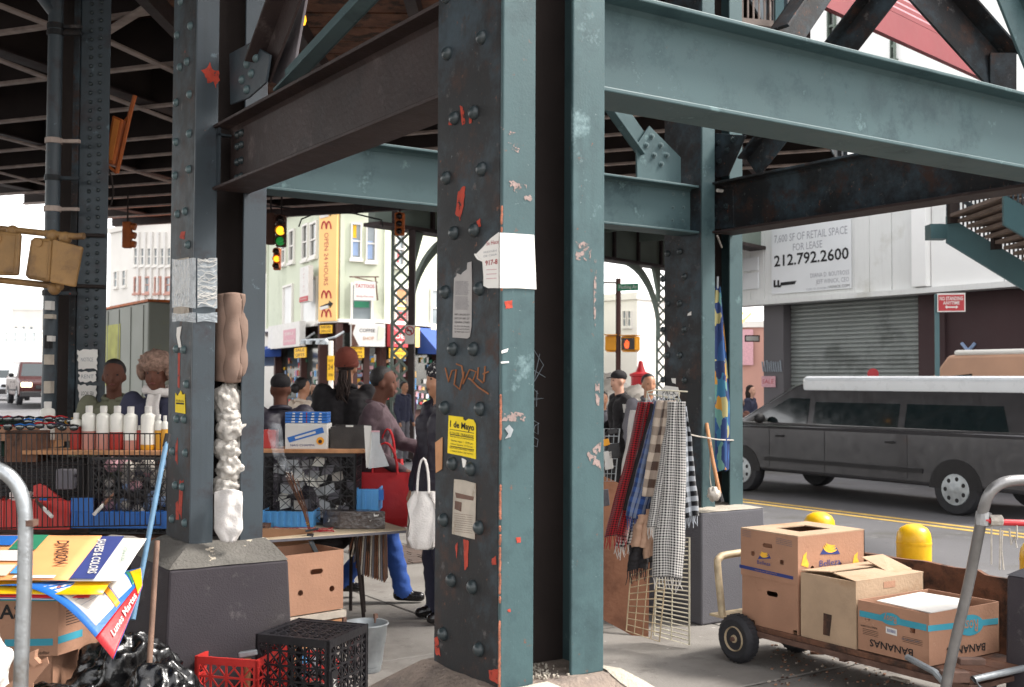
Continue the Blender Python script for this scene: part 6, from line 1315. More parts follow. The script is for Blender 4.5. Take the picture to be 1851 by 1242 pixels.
# spring clamp on the table edge
cl = thing('spring_clamp', 'black spring clamp with grey handle pinching the table edge', 'clamp', atz(562, 966, zt)); p = atz(562, 968, zt) - FW * .02
mb = MB(); mb.bar(p + UP * .03 - RT * .03, p + UP * .045 + RT * .05, .025, .012); mb.bar(p - UP * .03, p - UP * .1 + RT * .045 - FW * .03, .03, .01, (0, 1, 0)); mb.lathe(p - UP * .0 - RT * .0, [(.016, -.02), (.016, .02)], 10, RT); mb.build('jaws', 'steel_soot_shade', cl, bevel=.003)
# left part of the stall: plank table running left
zl = .66
ts = thing('stall_table', 'rough plank table of the stall behind the left column', 'table', W(-3.0, 6.9, 0))
for k in range(5):
    mb = MB(); o = W(-3.9, 6.72 + k * .2, zl - .03 + random.uniform(-.004, .004)); mb.obox(o, RT * 2.32, FW * .19, UP * .03); mb.build('plank', 'wood_dark', ts, bevel=.004)
for x_, z_ in ((-3.7, 6.85), (-1.75, 7.5), (-3.7, 7.6), (-2.6, 6.85)): mb = MB(); mb.obox(W(x_, z_, 0), RT * .05, FW * .05, UP * (zl - .035)); mb.build('leg', 'wood_dark', ts)
mb = MB(); mb.sheet(lambda u, v: W(-3.5 + u * 1.9, 6.70, zl - .035 - v * .05 + .015 * noise.noise(V((u * 14, v * 3, 1)))), 40, 3, .02); mb.build('splintered_edge', 'wood_dark', ts)
wtp = thing('rolled_plastic', 'white plastic roll tucked under the table edge beside the blue stick', 'plastic roll', atd(215, 985, 6.5)); mb = MB(); mb.tube([atd(168, 982, 6.55), atd(200, 976, 6.5), atd(240, 978, 6.5), atd(276, 985, 6.5)], [.012, .03, .028, .012], 8); mb.build('roll', 'whitebag', wtp)
# dark cloth skirt behind the stall so nothing floats
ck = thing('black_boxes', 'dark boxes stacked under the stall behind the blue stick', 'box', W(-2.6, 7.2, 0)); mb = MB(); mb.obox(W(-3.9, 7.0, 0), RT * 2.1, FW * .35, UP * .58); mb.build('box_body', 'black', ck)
# shelf boards
sb = thing('shelf_board', 'raw wooden shelf board under the row of bottles', 'shelf', atd(200, 820, 7.0)); mb = MB(); a_, b_ = atd(40, 808, 7.0), atd(312, 820, 7.0); z_ = 1.155
mb.obox(V((a_.x, a_.y, z_ - .025)), V((b_.x - a_.x, b_.y - a_.y, 0)), FW * .3, UP * .025); mb.build('board', 'wood', sb, bevel=.003)
sb2 = thing('shelf_board', 'wooden shelf board under the incense boxes, right of the left column', 'shelf', atd(570, 815, 7.0)); mb = MB(); a_, b_ = atd(470, 815, 7.6), atd(658, 815, 7.6); z_ = atd(560, 812, 7.62).z
mb.obox(V((a_.x, a_.y, z_ - .025)), V((b_.x - a_.x, b_.y - a_.y, 0)), FW * .3, UP * .025); mb.build('board', 'wood', sb2, bevel=.003)
# ---- bottles of oil
def bottle(px, top, w_px, liq, fill, label, Z=7.12, zb=1.156, small=False):
    p = wc(px, Z); h = (1.6 + (686 - top) / F * Z) - zb; r = w_px / 2 / F * Z
    t = thing('oil_bottle', label, 'bottle', V((p.x, p.y, zb)), group='translucent oil bottles on the shelf board')
    prof = [(r * .9, 0), (r, .01), (r, h * .74), (r * .93, h * .79), (r * .5, h * .83), (r * .42, h * .85)]
    mb = MB(); mb.lathe((0, 0, h * fill + .001), [(r, 0)] + [(a, b - h * fill) for a, b in prof if b > h * fill + .004], 16, caps=True); mb.build('bottle_body', 'bottle', t, local=True, smooth=50)
    mb = MB(); mb.lathe((0, 0, 0), [(r * .9, 0), (r, .01), (r, h * fill)], 16); mb.build('liquid', liq, t, local=True, smooth=50)
    mb = MB(); mb.lathe((0, 0, h * .85), [(r * .5, 0), (r * .5, h * .14), (r * .42, h * .15)], 14); mb.build('bottle_cap', 'white', t, local=True, smooth=50)
    return t
for a in ((140, 748, 20, 'liqred', .62, 'short bottle two thirds full of red oil, leftmost in the front row'), (163, 735, 25, 'liqpink', .42, 'tall bottle with rose brown oil next to the short red one'), (189, 735, 25, 'liqpink', .38, 'tall bottle with pale rose oil, third from the left in the row'),
          (214, 735, 25, 'liqred', .40, 'tall bottle with bright red oil in the middle of the row'), (238, 736, 25, 'liqpink', .22, 'nearly empty tall bottle right of the bright red one'), (270, 735, 26, 'liqamber', .12, 'wide tall bottle, almost clear, left of the two slim yellow ones'),
          (289, 750, 14, 'liqamber', .55, 'slim bottle half full of yellow oil beside the left column'), (300, 752, 13, 'liqamber', .60, 'slimmest yellow oil bottle touching the left column')):
    bottle(*a)
bottle(254, 770, 9, 'liqred', .8, 'tiny red bottle in the gap between the tall ones'); bottle(88, 728, 26, 'bottle', .1, 'single large empty bottle standing apart at the left', Z=7.4, zb=1.2)
mb = MB(); p_ = wc(88, 7.4); mb.cbox(V((p_.x, p_.y, 1.177)), RT * .16, FW * .16, UP * .043); mb.build('wooden_block', 'wood', tag=('wooden block under the single large bottle', 'block'))
# ---- wire grid panel in front
wg = thing('wire_grid_panel', 'dark wire grid panel standing along the front of the stall', 'wire panel', atd(150, 955, 6.6))
ZG = 6.62
for k in range(33):
    x_ = -8 + k * 9.3
    if x_ > 292: break
    mb = MB(); mb.tube([atd(x_, 783, ZG), atd(x_ + 1, 957 - x_ * .03, ZG)], .0032, 5); mb.build('wire', 'wire_black', wg)
for ya, yb in ((783, 784), (840, 840), (900, 898), (955, 949)): mb = MB(); mb.tube([atd(-20, ya, ZG + .012), atd(291, yb, ZG + .012)], .0038, 5); mb.build('cross_wire', 'wire_black', wg)
mb = MB(); mb.tube([atd(-20, 770, 7.3), atd(110, 758, 7.5), atd(112, 800, 7.5)], .003, 5); mb.tube([atd(-20, 763, 7.3), atd(130, 760, 7.5)], .003, 5); mb.build('loose_wire', 'wire_black', wg)
# ---- crates
def crate_panel(mb, o, ax, az, n, nx, nz_, t=.008, b=.016, diag=True, rim=True, d=.012):
    """lattice panel from corner o spanned by ax, az, thickness vector n*d"""
    o, ax, az, n = V(o), V(ax), V(az), V(n).normalized() * d; L, Hh = ax.length, az.length; a, z = ax.normalized(), az.normalized()
    if rim:
        mb.obox(o, ax, n, z * b); mb.obox(o + az - z * b * 1.6, ax, n, z * b * 1.6); mb.obox(o + z * b, a * b, n, az - z * b * 2.6); mb.obox(o + ax - a * b + z * b, a * b, n, az - z * b * 2.6)
    nn = n * .6
    for i in range(1, nx): mb.obox(o + a * (L * i / nx - t / 2) + z * b + n * .2, a * t, nn, az - z * b * 2.6)
    for j in range(1, nz_): mb.obox(o + z * (Hh * j / nz_ - t / 2) + a * b + n * .25, ax - a * b * 2, nn * .9, z * t)
    if diag:
        for i in range(nx):
            for j in range(nz_):
                p0 = o + a * L * i / nx + z * Hh * j / nz_ + n * .5; p1 = p0 + a * L / nx + z * Hh / nz_; q0 = p0 + a * L / nx; q1 = p0 + z * Hh / nz_
                if diag == 'x' or (i + j) % 2 == 0: mb.bar(p0, p1, t * .7, d * .4, n)
                if diag == 'x' or (i + j) % 2 == 1: mb.bar(q0, q1, t * .7, d * .45, n)
def crate(label, o, yaw, w, dpt, h, m, nx=4, nz_=3, bottom=True, top=False, diag='x', group=None, tilt=0, t=.008, name='milk_crate', b=.016, fronts=None):
    tt = thing(name, label, 'crate', o, yaw, group=group, rot=None if not tilt else Matrix.Rotation(yaw, 3, 'Z') @ Matrix.Rotation(tilt, 3, 'X'))
    X, Y, Zv = V((1, 0, 0)), V((0, 1, 0)), V((0, 0, 1))
    for nm, oo, ax, nn in (('front_side', (0, 0, 0), X * w, Y), ('left_side', (0, dpt, 0), -Y * dpt, X), ('right_side', (w - .012, 0, 0), Y * dpt, X), ('back_side', (w, dpt - .012, 0), -X * w, Y)):
        mb = MB(); crate_panel(mb, oo, ax, Zv * h, nn, nx, nz_, t, b, diag); mb.build(nm, m, tt, local=True)
    if bottom: mb = MB(); crate_panel(mb, (0.013, 0.013, .001 if not top else .001), X * (w - .026), Y * (dpt - .026), Zv, nx, nx, t, b, diag); mb.build('base', m, tt, local=True)
    if top: mb = MB(); crate_panel(mb, (0.013, 0.013, h - .014), X * (w - .026), Y * (dpt - .026), Zv, nx, nx, t, b, diag); mb.build('top_grid', m, tt, local=True)
    return tt
# black bread crates on edge behind the grid and right of the column
crate('black lattice crate under the bottle shelf, behind the wire grid', W((165 - 925) / F * 6.85, 6.85, .667), YAW, .52, .3, .46, 'blackp', 9, 7, diag='x', t=.006, name='bread_crate', b=.01)
crate('black lattice crate under the incense shelf, right of the left column', W((476 - 925) / F * 7.62, 7.62, .627), YAW, .63, .28, .485, 'blackp', 6, 5, diag='x', t=.006, name='bread_crate', b=.018)
# clothes-like contents seen through the lattices
random.seed(5)
ct = thing('bagged_goods', 'white and pale bagged goods inside the black lattice crate by the bottles', 'bagged goods', W(-2.4, 7.05, .67), kind='stuff')
mb = MB()
for k in range(30):
    p = W(random.uniform(-2.5, -2.1), random.uniform(6.93, 7.08), random.uniform(.78, 1.08)); mb.k = random.choice((0, 0, 0, 1, 2)) ; mb.ell(p, (random.uniform(.025, .05),) * 3, 8, 6)
mb.build('goods', ['whitebag', 'awnl', 'pink'], ct, smooth=True)
ct2 = thing('bagged_goods', 'jumble of small packets inside the lattice crate right of the column', 'bagged goods', W(-1.3, 7.75, .63), kind='stuff')
mb = MB()
for k in range(34):
    p = W(random.uniform(-1.6, -1.08), random.uniform(7.66, 7.84), random.uniform(.68, 1.05)); mb.k = random.choice((0, 1, 2, 3)); mb.cbox(p, RT * .07 + UP * random.uniform(-.03, .03), FW * .03, UP * .06 + RT * random.uniform(-.03, .03))
mb.build('goods', ['whitebag', 'greyc', 'clearbag', 'bottle'], ct2)
# red and blue trays
def tray(label, x0, x1, y0, y1, Z, m, wing=False):
    a, b = atd(x0, y1, Z), atd(x1, y1, Z); h = atd(x0, y0, Z).z - a.z; L = (b - a).length; t = thing('plastic_tray', label, 'tray', a, YAW)
    mb = MB(); mb.box((0, 0, 0), (L, .02, h)); mb.box((0, .26, 0), (L, .28, h * .8)); mb.box((0, .02, 0), (.012, .26, h)); mb.box((L - .012, .02, 0), (L, .26, h)); mb.box((.012, .02, 0), (L - .012, .26, .012)); mb.build('tray_body', m, t, local=True, bevel=.003)
    n = int(L / .045)
    for i in range(n): mb = MB(); mb.box((i * .045 + .008, -.008, .01), (i * .045 + .03, -.0005, h * (.98 if i % 3 else 1.06))); mb.build('rib', m, t, local=True)
    return t
t_ = tray('red ribbed plastic tray behind the wire grid', -30, 126, 905, 957, 6.72, 'red')
mb = MB(); p = atd(60, 905, 6.86); q_ = [p + RT * a + UP * b for a, b in ((0, 0), (0, .09), (.03, .1), (.07, .09), (.12, .05), (.16, .02), (.19, 0))]; mb.prism(q_, FW * .02); mb.build('end_wall', 'red', t_)
t_ = tray('blue ribbed plastic tray behind the wire grid', 128, 312, 925, 955, 6.72, 'blue')
mb = MB(); mb.obox(atd(128, 925, 6.72), RT * .13, FW * .02, UP * .08); mb.build('end_wall', 'blue', t_)
tray('light blue plastic tray end resting on the folding table', 468, 566, 925, 953, 7.5, 'bluel')
t_ = tray('blue slotted basket behind the film wrapped box', 640, 684, 884, 925, 7.7, 'bluel')
mb = MB(); mb.obox(atd(640, 896, 7.71) - UP * .03, RT * .2, FW * .02, UP * .07); mb.build('end_wall', 'blue', t_)
# chisels / folded knives with white handles sticking out
for a, b, lb in (((60, 900), (94, 934), 'white handled tool stuck through the grid over the red tray'), ((206, 892), (170, 930), 'white handled tool stuck through the grid over the blue tray')):
    t = thing('hand_tool', lb, 'tool', atd(b[0], b[1], 6.6)); p, q_ = atd(*a, 6.75), atd(*b, 6.58); m_ = p.lerp(q_, .55)
    mb = MB(); mb.tube([m_, q_], .011, 8); mb.build('handle', 'white', t); mb = MB(); mb.tube([p, m_], [.006, .012], 6); mb.build('shaft', 'wood_dark', t)
# goods behind the grid on the left: wire baskets, sunglasses, cartons
wb = thing('wire_basket', 'stacked black wire baskets behind the grid at the left', 'basket', atd(90, 900, 6.95))
for k in range(11):
    mb = MB(); y_ = 838 + k * 7.2; mb.tube([atd(-10, y_ + 2, 6.95), atd(60, y_, 6.9), atd(110, y_ - 2, 6.9), atd(142, y_ - 6, 7.1)], .0035, 5); mb.build('wire', 'wire_black', wb)
mb = MB(); mb.obox(atd(-30, 900, 7.2), RT * .62, FW * .2, UP * .25); mb.build('dark_liner', 'black', wb)
random.seed(21)
gl_cols = ['redmetal', 'blackp', 'blue', 'blackp', 'redmetal', 'navy', 'blackp', 'plum']
for k in range(14):
    px = 6 + (k % 7) * 19 + random.uniform(-3, 3); py = (772 if k < 7 else 760) + random.uniform(-3, 3); Z = 7.0 if k < 7 else 7.25; p = atd(px, py, Z)
    t = thing('sunglasses', 'sunglasses', 'sunglasses', p, YAW + random.uniform(-.3, .3), group='sunglasses laid out over the wire grid'); m_ = gl_cols[k % 8]
    cn = {'redmetal': 'red', 'blackp': 'black', 'blue': 'blue', 'navy': 'navy', 'plum': 'plum'}[m_]
    t['label'] = '%s framed sunglasses, %s in the %s row above the wire grid' % (cn, ('first', 'second', 'third', 'fourth', 'fifth', 'sixth', 'seventh')[k % 7] + ' from the left', 'front' if k < 7 else 'back')
    for s in (-1, 1):
        mb = MB(); mb.ell((s * .034, 0, 0), (.028, .006, .02), 10, 6); mb.build('lens', 'glass', t, local=True, smooth=True)
        mb = MB(); mb.tube([(s * .062, 0, .01), (s * .066, .06, .008), (s * .062, .13, -.01)], .003, 5); mb.build('temple', m_, t, local=True)
    mb = MB(); mb.tube([(-.064, -.004, .012), (-.03, -.006, .02), (0, -.006, .012), (.03, -.006, .02), (.064, -.004, .012)], .0045, 6); mb.build('frame', m_, t, local=True)
gt = thing('display_box', 'brown patterned box behind the grid under the sunglasses', 'box', atd(40, 860, 7.1)); mb = MB(); mb.obox(atd(8, 835, 7.05), RT * .2, FW * .2, UP * .19); mb.build('box_body', 'wood_dark', gt); mb = MB(); mb.obox(atd(-40, 770, 7.6) - UP * .1, RT * .6, FW * .3, UP * .09); mb.build('box_lid', 'card', gt)
gb = thing('green_bin', 'dark green bin rim at the left edge behind the stall', 'bin', atd(8, 760, 8)); mb = MB(); mb.lathe(atd(-8, 780, 8.0), [(.2, -.6), (.22, .0), (.25, .01), (.25, .04), (.15, .09), (0, .11)], 20, caps=False); mb.build('bin_body', mat('dark green plastic', srgb('#24443a'), .5), gb, smooth=40)
yb_ = thing('yellow_cap', 'bright yellow folded cap behind the short red bottle', 'cap', atd(130, 760, 7.4)); mb = MB(); mb.ell(atd(132, 762, 7.35), (.055, .05, .025), 12, 8); mb.build('cloth', 'yellowp', yb_, smooth=True)
# cartons and packets seen through the grid
for k, (x0, y0, w_, h_, m_, lb) in enumerate(((100, 875, .1, .12, 'greyc', 'grey tub behind the blue tray end'), (70, 905, .05, .05, 'blue', 'small blue packet behind the red tray wall'), (16, 898, .12, .06, 'white', 'white packet lying over the red tray'))):
    t = thing('packet', lb, 'packet', atd(x0, y0, 6.85)); mb = MB(); mb.obox(atd(x0, y0 + 10, 6.85), RT * w_, FW * .08, UP * h_); mb.build('packet_body', m_, t, bevel=.006)
# ---- incense boxes on the right shelf
ib = thing('incense_box', 'white incense box with a blue stripe picture under blue packets', 'box', atd(553, 812, 7.65), YAW)
w1, h1 = (592 - 516) / F * 7.65, (812 - 766) / F * 7.65
mb = MB(); mb.box((-w1 / 2, 0, 0), (w1 / 2, .2, h1)); mb.build('carton', 'white', ib, local=True, bevel=.003)
fi = Face(wc(500, 7.65), wc(620, 7.65))
mb = MB(); fi.ppoly(mb, [(519, 791), (583, 772), (586, 782), (523, 800)], .001, .003); mb.build('blue_label', 'blue', ib)
mb = MB(); fi.ppoly(mb, [(533, 790), (570, 779), (571, 783), (534, 794)], .0032, .004); mb.build('white_label', 'white', ib)
mb = MB(); c_ = fi.P(*fi.hit(579, 797), .003); mb.lathe(c_, [(.026, 0), (.026, .002)], 20, fi.n); mb.build('orange_seal', 'amber_b', ib); mb = MB(); mb.lathe(c_ - UP * .004, [(.013, .0022), (.013, .004)], 14, fi.n); mb.build('brown_dot', 'dkbrown', ib)
fi.txt('NAG CHAMPA', 547, 805, 4, 'blue_ink', ib, d=.003, wpx=44)
for k in range(4):
    zz = atd(553, 765 - k * 5, 7.65).z; t = thing('incense_packet', 'blue and white incense packet, ' + ('lowest', 'second', 'third', 'topmost')[k] + ' of four on the white box', 'packet', W((553 - 925) / F * 7.65, 7.67, zz), YAW, group='blue incense packets')
    mb = MB(); mb.box((-w1 / 2, 0, .0005), (w1 / 2, .16, .0168)); mb.build('packet_body', 'blue', t, local=True, bevel=.002)
    for x_ in (-.1, -.05, .03, .08): mb = MB(); mb.box((x_ + k * .003, -.0015, .004), (x_ + .025, -.0002, .013)); mb.build('white_print', 'white', t, local=True)
    mb = MB(); mb.box((.0, -.0014, .002), (.007, -.0002, .015)); mb.build('red_print', 'inkred', t, local=True)
dbx = thing('display_box', 'dark open box with torn edge right of the incense box', 'box', atd(630, 812, 7.7), YAW)
w2 = (660 - 594) / F * 7.7; h2 = (812 - 772) / F * 7.7
mb = MB(); mb.box((-w2 / 2, 0, 0), (w2 / 2, .006, h2)); mb.box((-w2 / 2, .19, 0), (w2 / 2, .196, h2 * 1.05)); mb.box((-w2 / 2, .006, 0), (-w2 / 2 + .005, .19, h2)); mb.box((w2 / 2 - .005, .006, 0), (w2 / 2, .19, h2)); mb.build('carton', mat('dark grey brown carton', srgb('#3d3937'), .7, 0, .25, 12, .2), dbx, local=True); mb = MB(); mb.box((-.02, .0, h2), (.03, .004, h2 + .012)); mb.build('torn_flap', 'white', dbx, local=True)
wp_ = thing('hanging_board', 'narrow white plastic strip hanging at the shelf end', 'board', atd(668, 848, 7.5)); f7 = Face(wc(600, 7.5), wc(750, 7.5)); mb = MB(); f7.ppoly(mb, [(658, 769), (671, 770), (674, 842), (662, 846)], 0, .004); mb.build('strip', 'white', wp_)
zb_ = thing('zip_bag', 'clear zip bag with brown incense cones hanging at the shelf end', 'bag', atd(690, 845, 7.45)); mb = MB(); f7.ppoly(mb, [(672, 778), (687, 778), (687, 800), (704, 842), (666, 847), (672, 800)], .012, .02); mb.build('plastic', 'clearbag', zb_)
mb = MB(); f7.ppoly(mb, [(675, 805), (684, 802), (690, 835), (676, 838)], .004, .011); mb.build('brown_content', 'wood_dark', zb_); mb = MB(); f7.pbox(mb, 672, 778, 687, 781, .021, .023); mb.build('zip_strip', 'pink', zb_)
rbx = thing('red_packet', 'red packet on the shelf right next to the left column', 'packet', atd(485, 812, 7.7)); mb = MB(); mb.obox(atd(474, 812, 7.7), RT * .09, FW * .1, UP * .13); mb.build('packet_body', 'red', rbx, bevel=.003)
# incense sticks, thread and smoke
isk = thing('incense_bundle', 'bundle of burning incense sticks tied with yellow thread', 'incense', atz(562, 962, zt))
b0 = atd(560, 960, 7.35); random.seed(4)
for k in range(14):
    tpx = 515 + random.uniform(0, 24); tpy = 858 + random.uniform(-6, 10); mb = MB(); a_ = b0 + RT * random.uniform(-.006, .006) + FW * random.uniform(-.006, .006); b_ = atd(tpx, tpy, 7.3 + random.uniform(-.02, .04)); md = a_.lerp(b_, .35) + RT * .01
    mb.tube([a_, md, b_], .0026, 5); mb.build('stick', 'wood_dark', isk)
    mb = MB(); mb.ell(b_, .004, 6, 4); mb.build('ash_tip', 'white', isk)
mb = MB(); mb.tube([b0.lerp(atd(527, 860, 7.32), t_) + RT * .009 * math.cos(t_ * 190) + FW * .009 * math.sin(t_ * 190) for t_ in [.12 + i * .004 for i in range(12)]], .002, 5); mb.build('yellow_thread', 'yellowp', isk)
smk = bpy.data.materials.new('incense smoke'); t_, b_ = nodes_of(smk); b_.inputs['Base Color'].default_value = (.75, .8, .86, 1); b_.inputs['Roughness'].default_value = 1
g_ = t_.nodes.new('ShaderNodeNewGeometry'); n_ = nz(t_, g_.outputs['Position'], 14, 4); lw_ = t_.nodes.new('ShaderNodeLayerWeight'); lw_.inputs[0].default_value = .4
iv = t_.nodes.new('ShaderNodeMath'); iv.operation = 'SUBTRACT'; iv.inputs[0].default_value = 1; t_.links.new(lw_.outputs['Facing'], iv.inputs[1]); ml = t_.nodes.new('ShaderNodeMath'); ml.operation = 'MULTIPLY'; t_.links.new(ramp(t_, n_, .3, .9), ml.inputs[0]); t_.links.new(iv.outputs[0], ml.inputs[1]); m2 = t_.nodes.new('ShaderNodeMath'); m2.operation = 'MULTIPLY'; m2.inputs[1].default_value = .5; t_.links.new(ml.outputs[0], m2.inputs[0]); t_.links.new(m2.outputs[0], b_.inputs['Alpha'])
M['smoke'] = smk
mb = MB(); mb.tube([atd(*p, 7.3) for p in ((524, 856), (515, 842), (504, 822), (500, 800), (497, 780), (500, 765))], [.012, .026, .036, .045, .05, .03], 14); mb.build('incense_smoke', 'smoke', smooth=True, tag=('pale blue smoke rising from the incense sticks', 'smoke', None, 'stuff'))
th_ = thing('red_string', 'tangled red string lying on the folding table', 'string', atz(540, 960, zt)); random.seed(9)
mb = MB(); p = atz(500, 962, zt + .004); pts = []
for i in range(90):
    pts.append(V((p.x, p.y, zt + .005 + abs(noise.noise(V((i * .3, 0, 0)))) * .05)) + RT * (.17 + .15 * math.sin(i * .33) + .05 * math.cos(i * 1.1)) + FW * (.03 + .03 * math.sin(i * .7)))
mb.tube(pts, .0016, 4); mb.build('string', 'inkred', th_)
# film wrapped dark box on the table
fbx = thing('wrapped_box', 'long dark box wrapped in shiny film on the folding table', 'box', atz(634, 955, zt), YAW + R(4)); w3 = .30
mb = MB(); p = atz(640, 953, zt + .001); o_ = thing.__call__ if False else None
mb.obox(atz(614, 957, zt) + UP * .002, RT * .295 + FW * .02, FW * .11 - RT * .13, UP * .115); mb.build('box_body', 'foilbox', fbx, bevel=.004)
# newspapers hanging in a carrier under the table: pleated dark paper
nwp = thing('newspaper_stack', 'stack of dark old magazines standing fanned under the folding table', 'magazines', atd(670, 1050, 7.5))
for i in range(16):
    a = atd(640 + i * 3.4, 958, 7.45 + .01 * i); b = atd(630 + i * 4.2, 1032 + i * 1.4 - (0 if i > 3 else (4 - i) * 9), 7.42 + .01 * i); b = V((a.x + (b.x - a.x), a.y + (b.y - a.y), b.z))
    mb = MB(); mb.obox(b, (a - b), FW * .2, RT * .009); mb.build('magazine', ('wood_dark', 'paper_old', 'greyc', 'wood_dark')[i % 4], nwp)
drk = thing('cloth_bundle', 'black cloth bundle under the folding table', 'cloth', atd(600, 990, 7.6)); mb = MB(); mb.ell(atd(600, 978, 7.6), (.13, .1, .07), 20, 12, fn=lambda d: 1 + .2 * noise.noise(d * 4)); mb.build('cloth', 'dark', drk, smooth=True)
# ---- boxes, crates and bucket on the pavement
def holes_box(label, o, ax, ay, h, m='card', open_top=True, name='cardboard_box', holes=(), group=None, inner='card_in', sag=0):
    """corrugated box built of four walls and a floor; holes: (wall 0/1, u, v, w, h) dark slots cut right through the wall"""
    o, ax, ay = V(o), V(ax), V(ay); t = thing(name, label, 'box', o + ax / 2 + ay / 2, group=group); th = .006; a, b = ax.normalized(), ay.normalized(); up = UP
    def wall(nm, p, e, n, hs):
        # grid wall with rounded slot openings: build as strips around rectangular slot
        L = e.length; ed = e.normalized(); mb = MB()
        if not hs: mb.obox(p, e, n * th, up * h)
        else:
            xs = sorted({0, L} | {q for (u, v, w, hh) in hs for q in (u * L - w / 2, u * L + w / 2)}); zs = sorted({0, h} | {q for (u, v, w, hh) in hs for q in (v * h - hh / 2, v * h + hh / 2)})
            for x0, x1 in zip(xs, xs[1:]):
                for z0, z1 in zip(zs, zs[1:]):
                    cx, cz = (x0 + x1) / 2, (z0 + z1) / 2
                    if any(abs(cx - u * L) < w / 2 and abs(cz - v * h) < hh / 2 for u, v, w, hh in hs):
                        # round the slot ends with corner wedges
                        u, v, w, hh = [q for q in hs if abs(cx - q[0] * L) < q[2] / 2 and abs(cz - q[1] * h) < q[3] / 2][0]; r = min(w, hh) / 2; n_ = 5
                        for sx_ in (-1, 1):
                            for sz_ in (-1, 1):
                                C0 = p + ed * (u * L + sx_ * (w / 2)) + up * (v * h + sz_ * (hh / 2)); cc = p + ed * (u * L + sx_ * (w / 2 - r)) + up * (v * h + sz_ * (hh / 2 - r))
                                arc = [cc + ed * sx_ * r * math.cos(k_ / n_ * math.pi / 2) + up * sz_ * r * math.sin(k_ / n_ * math.pi / 2) for k_ in range(n_ + 1)]
                                mb.prism([C0] + arc, n * th)
                        continue
                    mb.obox(p + ed * x0 + up * z0, ed * (x1 - x0), n * th, up * (z1 - z0))
        return mb.build(nm, m, t)
    wall('near_side', o, ay, a, [q[1:] for q in holes if q[0] == 0]); wall('end_side', o + a * th, ax - a * th, b, [q[1:] for q in holes if q[0] == 1])
    wall('far_side', o + ax - a * th, ay, a, []); wall('back_side', o + ay - b * th + a * th, ax - a * 2 * th, b, [])
    mb = MB(); mb.obox(o + a * th + b * th + up * .004, ax - a * 2 * th, ay - b * 2 * th, up * th); mb.build('base', inner, t)
    if not open_top: mb = MB(); mb.obox(o + up * (h + .0005), ax, ay, up * th); mb.build('lid', m, t)
    return t
zb1 = .20
pb = atz(527, 1118, zb1); 
ux = V((1, 0, 0)); vy = V((0, 1, 0))
A_ = atd(525, 1118, 6.75); B_ = atd(620, 1104, 7.0); e_ = V((B_.x - A_.x, B_.y - A_.y, 0))
A2_ = V((A_.x, A_.y, zb1)); nrm_ = V((-e_.y, e_.x, 0)).normalized()
bxu = holes_box('open cardboard box with an oval hand hole under the folding table', A2_ - e_ * .3, nrm_ * .35, e_ * 1.3, .36, holes=[(0, .60, .68, .09, .032), (0, .37, .36, .036, .036), (0, .83, .36, .036, .036)])
mb = MB(); c0 = A2_ - e_ * .3 + UP * .361; mb.prism([c0 + nrm_ * .35, c0 + nrm_ * .35 + e_ * 1.3, c0 + nrm_ * .32 + e_ * 1.25 + UP * .09, c0 + nrm_ * .33 + e_ * .2 + UP * .13], nrm_ * .005); mb.build('raised_flap', 'card_in', bxu)
bxd = thing('wooden_crate', 'low worn wooden crate carrying the open box under the table', 'crate', A2_ - UP * zb1); 
for k in range(4):
    mb = MB(); mb.obox(A2_ - e_ * .35 - nrm_ * .02 - UP * (.005 + .05 * k + .043), e_ * 1.38, nrm_ * .4, UP * .04); mb.build('board', 'paper_old' if k % 2 == 0 else 'wood', bxd)
# black milk crate in front
kc = crate('black milk crate standing on end in front of the pier', atd(462, 1146, 5.5) - UP * .35, YAW - R(20), .40, .40, .35, 'blackp', 6, 5, top=True, t=.009, b=.024)
fk = None
kf = Matrix.Rotation(YAW - R(20), 3, 'Z'); ko = V(kc.location)
for k in range(1):
    mb = MB(); mb.obox(ko + kf @ V((.40, .02, .02)), kf @ V((.004, 0, 0)), kf @ V((0, .06, 0)), UP * .18); mb.build('side_plate', 'blackp', kc)
    text('DAIRY', ko + kf @ V((.4055, .05, .11)), UP, -(kf @ V((0, 1, 0))), .04, 'white', kc)
# red milk crate
kr = crate('red milk crate with a hammer in it, left of the black crate', atd(352, 1186, 5.5) * 1 - UP * .28, YAW - R(14), .33, .33, .28, 'red', 4, 3, t=.010, b=.022)
hm = thing('hammer', 'wooden handled hammer standing in the red crate', 'hammer', atd(445, 1240, 5.45)); mb = MB(); mb.tube([atd(446, 1262, 5.5), atd(448, 1190, 5.5)], .016, 10); mb.build('handle', 'wood', hm); mb = MB(); mb.bar(atd(432, 1184, 5.5), atd(466, 1178, 5.5), .028, .028); mb.build('hammer_head', 'galv', hm, bevel=.006)
kr2 = crate('second red milk crate half hidden behind the black one', atd(500, 1205, 5.95) - UP * .26, YAW + R(20), .33, .3, .26, 'red', 4, 3, t=.010, b=.022)
for k, m_ in enumerate(('whitebag', 'green_sign', 'wood', 'bluel', 'greyc')):
    p = atd(505 + k * 16, 1190, 6.05); mb = MB(); mb.ell(p - UP * .05, (.045, .04, .06), 12, 8, fn=lambda d: 1 + .2 * noise.noise(d * 3 + V((k, 0, 0)))); mb.build('packet', m_, smooth=True, tag=(('white crumpled', 'green', 'brown', 'light blue', 'grey')[k] + ' bundle lying in the half hidden red crate', 'bundle'))
